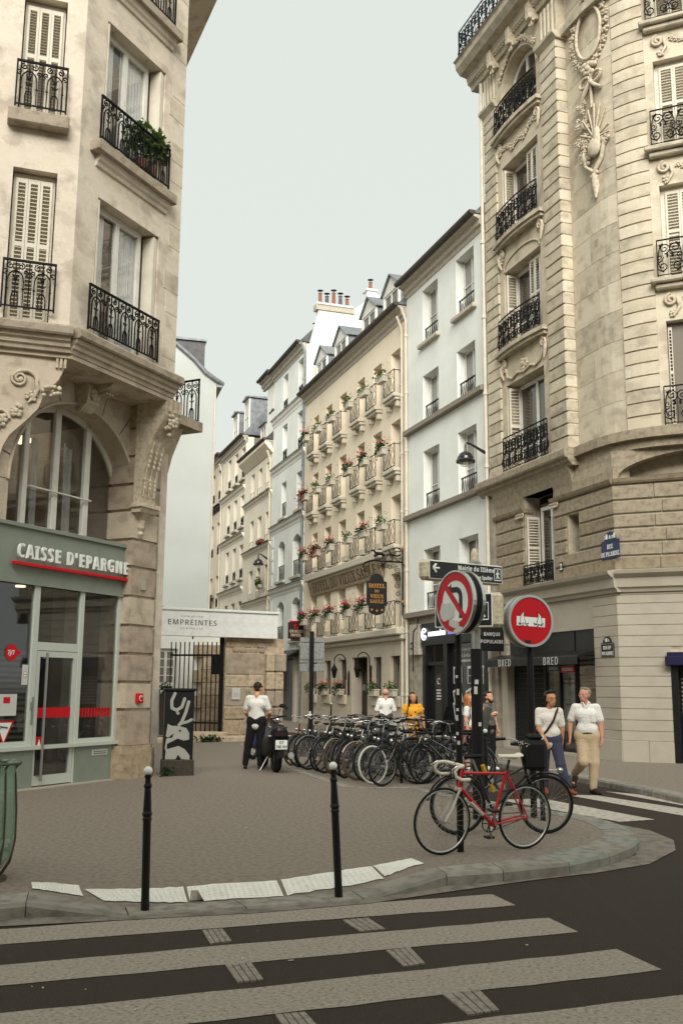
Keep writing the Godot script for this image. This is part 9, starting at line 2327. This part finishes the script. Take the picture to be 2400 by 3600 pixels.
func build_people():
	var m; var t; var o
	# two men walking over the crossing
	t = person("grey-haired man in white short-sleeved shirt and khaki trousers walking over the crossing", facing(4.4, -0.12, -18.1, deg_to_rad(-13)) * Transform3D(Basis.from_scale(Vector3.ONE * 1.03), Vector3.ZERO), {"head": V(-0.03, 1.665, 0.02), "look": deg_to_rad(-38), "sh_r": V(-0.205, 1.46, 0), "sh_l": V(0.165, 1.46, 0), "el_r": V(-0.29, 1.18, -0.04), "el_l": V(0.225, 1.18, 0.0), "wr_r": V(-0.3, 0.94, 0.03), "wr_l": V(0.235, 0.93, 0.06), "hip_r": V(-0.1, 0.94, 0), "hip_l": V(0.08, 0.94, 0), "kn_r": V(-0.09, 0.55, 0.14), "kn_l": V(0.09, 0.53, 0.06), "an_r": V(-0.24, 0.3, -0.2), "an_l": V(0.06, 0.095, 0.05), "toe_r": V(-0.275, 0.12, -0.13), "toe_l": V(0.15, 0.04, 0.17), "slim": 1.12, "curl": 0.7},
		{"skin": "skin_pink", "hair": "hair_grey", "cut": "short", "shirt": "cloth_white", "collar": true, "sleeve": 0.72, "trousers": "cloth_khaki", "belt": true, "shoe": "shoe_dark", "glasses": "steel", "hem": 0.12})
	m = MB.new(); m.tube(arc_pts(V(0.233, 0.965, 0.055), 0.03, 0.03, 0, TAU * 11 / 12.0, 11), 0.008, 4, true, false, Vector3.BACK); o = put(m, "wristwatch", "black", t)
	m = MB.new(); m.box(0.06, 0.15, 1.22, 1.33, 0.142, 0.15); put(m, "breast_pocket", "cloth_white", t)
	t = person("dark-haired man with glasses, white collarless shirt, navy trousers and a brown shoulder strap", facing(3.7, -0.12, -17.9, deg_to_rad(-12)) * Transform3D(Basis.from_scale(Vector3.ONE * 1.06), Vector3.ZERO), {"head": V(0.01, 1.55, 0.02), "look": deg_to_rad(34), "sh_r": V(-0.185, 1.35, 0), "sh_l": V(0.15, 1.35, 0), "el_r": V(-0.195, 1.07, 0.05), "el_l": V(0.19, 1.06, -0.04), "wr_r": V(-0.07, 0.87, 0.2), "wr_l": V(0.18, 0.84, -0.04), "hip_r": V(-0.1, 0.87, 0), "hip_l": V(0.075, 0.87, 0), "kn_r": V(-0.12, 0.48, -0.02), "kn_l": V(0.15, 0.49, 0.14), "an_r": V(-0.13, 0.1, -0.16), "an_l": V(0.25, 0.12, 0.18), "toe_r": V(-0.09, 0.035, 0.0), "toe_l": V(0.35, 0.07, 0.31), "slim": 0.96, "curl": 0.6},
		{"skin": "skin_tan", "hair": "hair_black", "cut": "quiff", "shirt": "cloth_offwhite", "sleeve": 0.72, "trousers": "cloth_navy", "shoe": "shoe_brown", "glasses": "black", "hem": -0.02})
	m = MB.new(); m.tube([V(0.13, 1.4, 0.02), V(0.11, 1.36, 0.1), V(0.05, 1.2, 0.145), V(-0.06, 1.04, 0.145), V(-0.14, 0.95, 0.1), V(-0.2, 0.9, 0.0)], 0.019, 5); put(m, "shoulder_strap", "leather", t)
	m = MB.new(); m.bev(-0.3, -0.18, 0.62, 0.92, -0.16, 0.1, 0.03); put(m, "shoulder_bag", "black_matt", t)
	# man at the scooter, seen from behind
	t = person("man in white T-shirt and black trousers with his back turned, standing astride the scooter", facing(-1.76, 0, -21.5, deg_to_rad(172)), pose(1.79, {"nod": 0.35, "head": V(0.0, 1.66, 0.06), "el_r": V(-0.27, 1.17, 0.06), "el_l": V(0.26, 1.17, 0.06), "wr_r": V(-0.2, 1.0, 0.26), "wr_l": V(0.2, 1.02, 0.26), "an_l": V(0.22, 0.09, 0.0), "kn_l": V(0.17, 0.5, 0.03), "toe_l": V(0.25, 0.035, 0.15), "slim": 1.03}), {"skin": "skin_light", "hair": "hair_brown", "cut": "short", "shirt": "cloth_white", "sleeve": 0.7, "trousers": "cloth_black", "shoe": "black"})
	# bald man with his back turned
	t = person("bald man in pale long-sleeved top and grey trousers, back turned, by the hotel windows", facing(1.3, -0.05, -28.9, deg_to_rad(186)), pose(1.72, {"el_r": V(-0.25, 1.14, 0.02), "el_l": V(0.25, 1.14, 0.02), "wr_r": V(-0.05, 1.12, 0.2), "wr_l": V(0.06, 1.1, 0.2), "slim": 1.06}), {"skin": "skin_pink", "hair": "hair_grey", "cut": "bald", "shirt": "cloth_white", "sleeve": 1.5, "trousers": "cloth_darkgrey", "shoe": "black"})
	# woman in yellow
	t = person("woman with dark hair in a yellow puff-sleeved dress looking up from her phone", facing(1.76, -0.12, -24.6, deg_to_rad(4)), pose(1.7, {"el_r": V(-0.25, 1.12, 0.0), "wr_r": V(-0.06, 1.06, 0.2), "el_l": V(0.25, 1.14, -0.02), "wr_l": V(0.27, 0.92, 0.03), "look": deg_to_rad(10), "slim": 0.95, "hd_r": V(0.5, 0.05, 0.3), "th_r": V(0, 1, 0)}), {"skin": "skin_tan", "hair": "hair_black", "cut": "long", "shirt": "cloth_yellow", "sleeve": 0.5, "skirt": "cloth_yellow", "skirt_y": 0.45, "flare": 0.3, "shoe": "shoe_dark"})
	m = MB.new()
	for s in [-1, 1]:
		m = MB.new(); m.ball(V(0.195 * s, 1.31, 0), V(0.075, 0.1, 0.08), 6, 10); put(m, "puff_sleeve", "cloth_yellow", t)
	m = MB.new(); m.box(0.0, 0.08, 1.05, 1.06, 0.26, 0.38); put(m, "phone", "black", t)
	var r = RandomNumberGenerator.new(); r.seed = 8
	for k in 16:
		m = MB.new(); var y = r.randf_range(0.55, 1.3); var a = r.randf_range(0.3, 2.8); var w = 0.16 if y > 1.0 else lerpf(0.3, 0.165, (y - 0.45) / 0.6)
		m.ball(V(cos(a) * w, y, sin(a) * w * 0.85), V(0.022, 0.018, 0.012), 4, 6); put(m, "dress_flower", "maroon", t)
	m = MB.new(); m.tube([V(-0.12, 1.4, 0.1), V(-0.16, 1.2, 0.14), V(-0.22, 0.95, 0.1)], 0.012, 5); put(m, "bag_strap", "black", t)
	var bag = thing("carrier_bag", "white carrier bag hanging from the arm of the woman in yellow", "bag", facing(1.5, 0.42, -24.45, 0.0))
	m = MB.new(); var rows = []
	for k in 7:
		var f = k / 6.0; var row = []
		for j in 17:
			var a = TAU * j / 16.0; var w = lerpf(0.17, 0.03, pow(f, 1.4)) * (1 + 0.08 * sin(j * 2.1 + k))
			row.append(V(cos(a) * w, f * 0.62, sin(a) * w * 0.7))
		rows.append(row)
	m.grid(rows); m.grid(rows, true); put(m, "sack", "bag_white", bag)
	m = MB.new(); m.tube([V(-0.02, 0.6, 0), V(-0.01, 0.75, 0.05), V(0.02, 0.6, 0.02)], 0.008, 4); put(m, "handle", "bag_white", bag)
	# young woman in the striped skirt
	t = person("young woman with ginger hair, white top and coral striped skirt behind the signposts", facing(2.9, -0.12, -22.8, deg_to_rad(62)), pose(1.68, {"el_r": V(-0.22, 1.13, 0.0), "wr_r": V(-0.23, 0.88, 0.05), "el_l": V(0.2, 1.16, 0.04), "wr_l": V(0.1, 1.3, 0.22), "slim": 0.92, "kn_l": V(0.09, 0.5, 0.08), "an_l": V(0.1, 0.1, 0.05)}), {"skin": "skin_light", "hair": "hair_ginger", "cut": "long", "shirt": "cloth_white", "sleeve": 0.55, "skirt": "cloth_coral", "stripe": "petal_pink", "skirt_y": 0.56, "flare": 0.2, "shoe": "cloth_white"})
	m = MB.new(); m.tube([V(-0.12, 1.44, 0.06), V(-0.2, 1.2, 0.1), V(-0.24, 0.95, 0.02)], 0.012, 5); put(m, "bag_strap", "black", t)
	# bearded man beside her
	t = person("dark-bearded man in a grey-brown polo shirt half hidden by the thick signpost", facing(3.4, -0.12, -23.3, deg_to_rad(40)), pose(1.74, {"look": 0.2, "slim": 1.0, "el_r": V(-0.24, 1.15, 0.05), "wr_r": V(-0.14, 1.25, 0.22)}), {"skin": "skin_light", "hair": "hair_brown", "cut": "short", "beard": true, "shirt": "cloth_grey", "collar": true, "sleeve": 0.6, "trousers": "cloth_black", "shoe": "cloth_white"})
# ---- unseen houses added behind the camera to shade the foot of the street and stand in the window reflections
func build_behind():
	var b; var m
	for q in [["unseen stone apartment house added across the road to shade the street", -26.0, 6.0, 20.5, "stone_right"], ["unseen pale apartment house added beside the stone one to shade the street", 6.2, 34.0, 19.0, "cream_light"]]:
		b = thing("added_shade_house", q[0], "house", frame(0, 11.5, -1, 0), "unseen houses added across the road")
		var x0 = -q[2]; var x1 = -q[1]; var ops = []
		var n = int((x1 - x0) / 3.0)
		for f in 6:
			for k in n: ops.append([x0 + 0.9 + k * 3.0, x0 + 2.1 + k * 3.0, 4.2 + f * 2.7, 6.2 + f * 2.7])
		m = MB.new(); wall_sheet(m, x0, x1, -0.1, q[3], ops, 0, 0.3); put(m, "wall", q[4], b)
		m = MB.new(); m.box(x0, x1, -0.1, q[3] - 0.02, -10, -0.32); put(m, "wall", "room_dark", b)
		m = MB.new(); m.box(x0, x1, q[3], q[3] + 0.3, -10, 0.4); put(m, "cornice", "sill", b)
		m = MB.new(); extrude_x(m, P2([0.0, q[3] + 0.3, -2.0, q[3] + 2.6, -9, q[3] + 2.8, -10, q[3] + 0.3]), x0, x1); put(m, "roof", "zinc", b)
		for o in ops:
			m = MB.new(); m.box(o[0], o[1], o[2], o[3], -0.28, -0.24); put(m, "window", "dim_glass", b)
func _ready():
	rng.seed = 20240611
	RF = frame(6.84, -24.708, 0.3264, 0.9452); LF = frame(-3.316, -18.818, 0.4393, -0.8983)
	make_materials()
	build_light()
	build_ground()
	build_bank()
	build_corner_house()
	build_row()
	build_gate()
	build_street()
	build_bikes()
	build_people()
	build_behind()
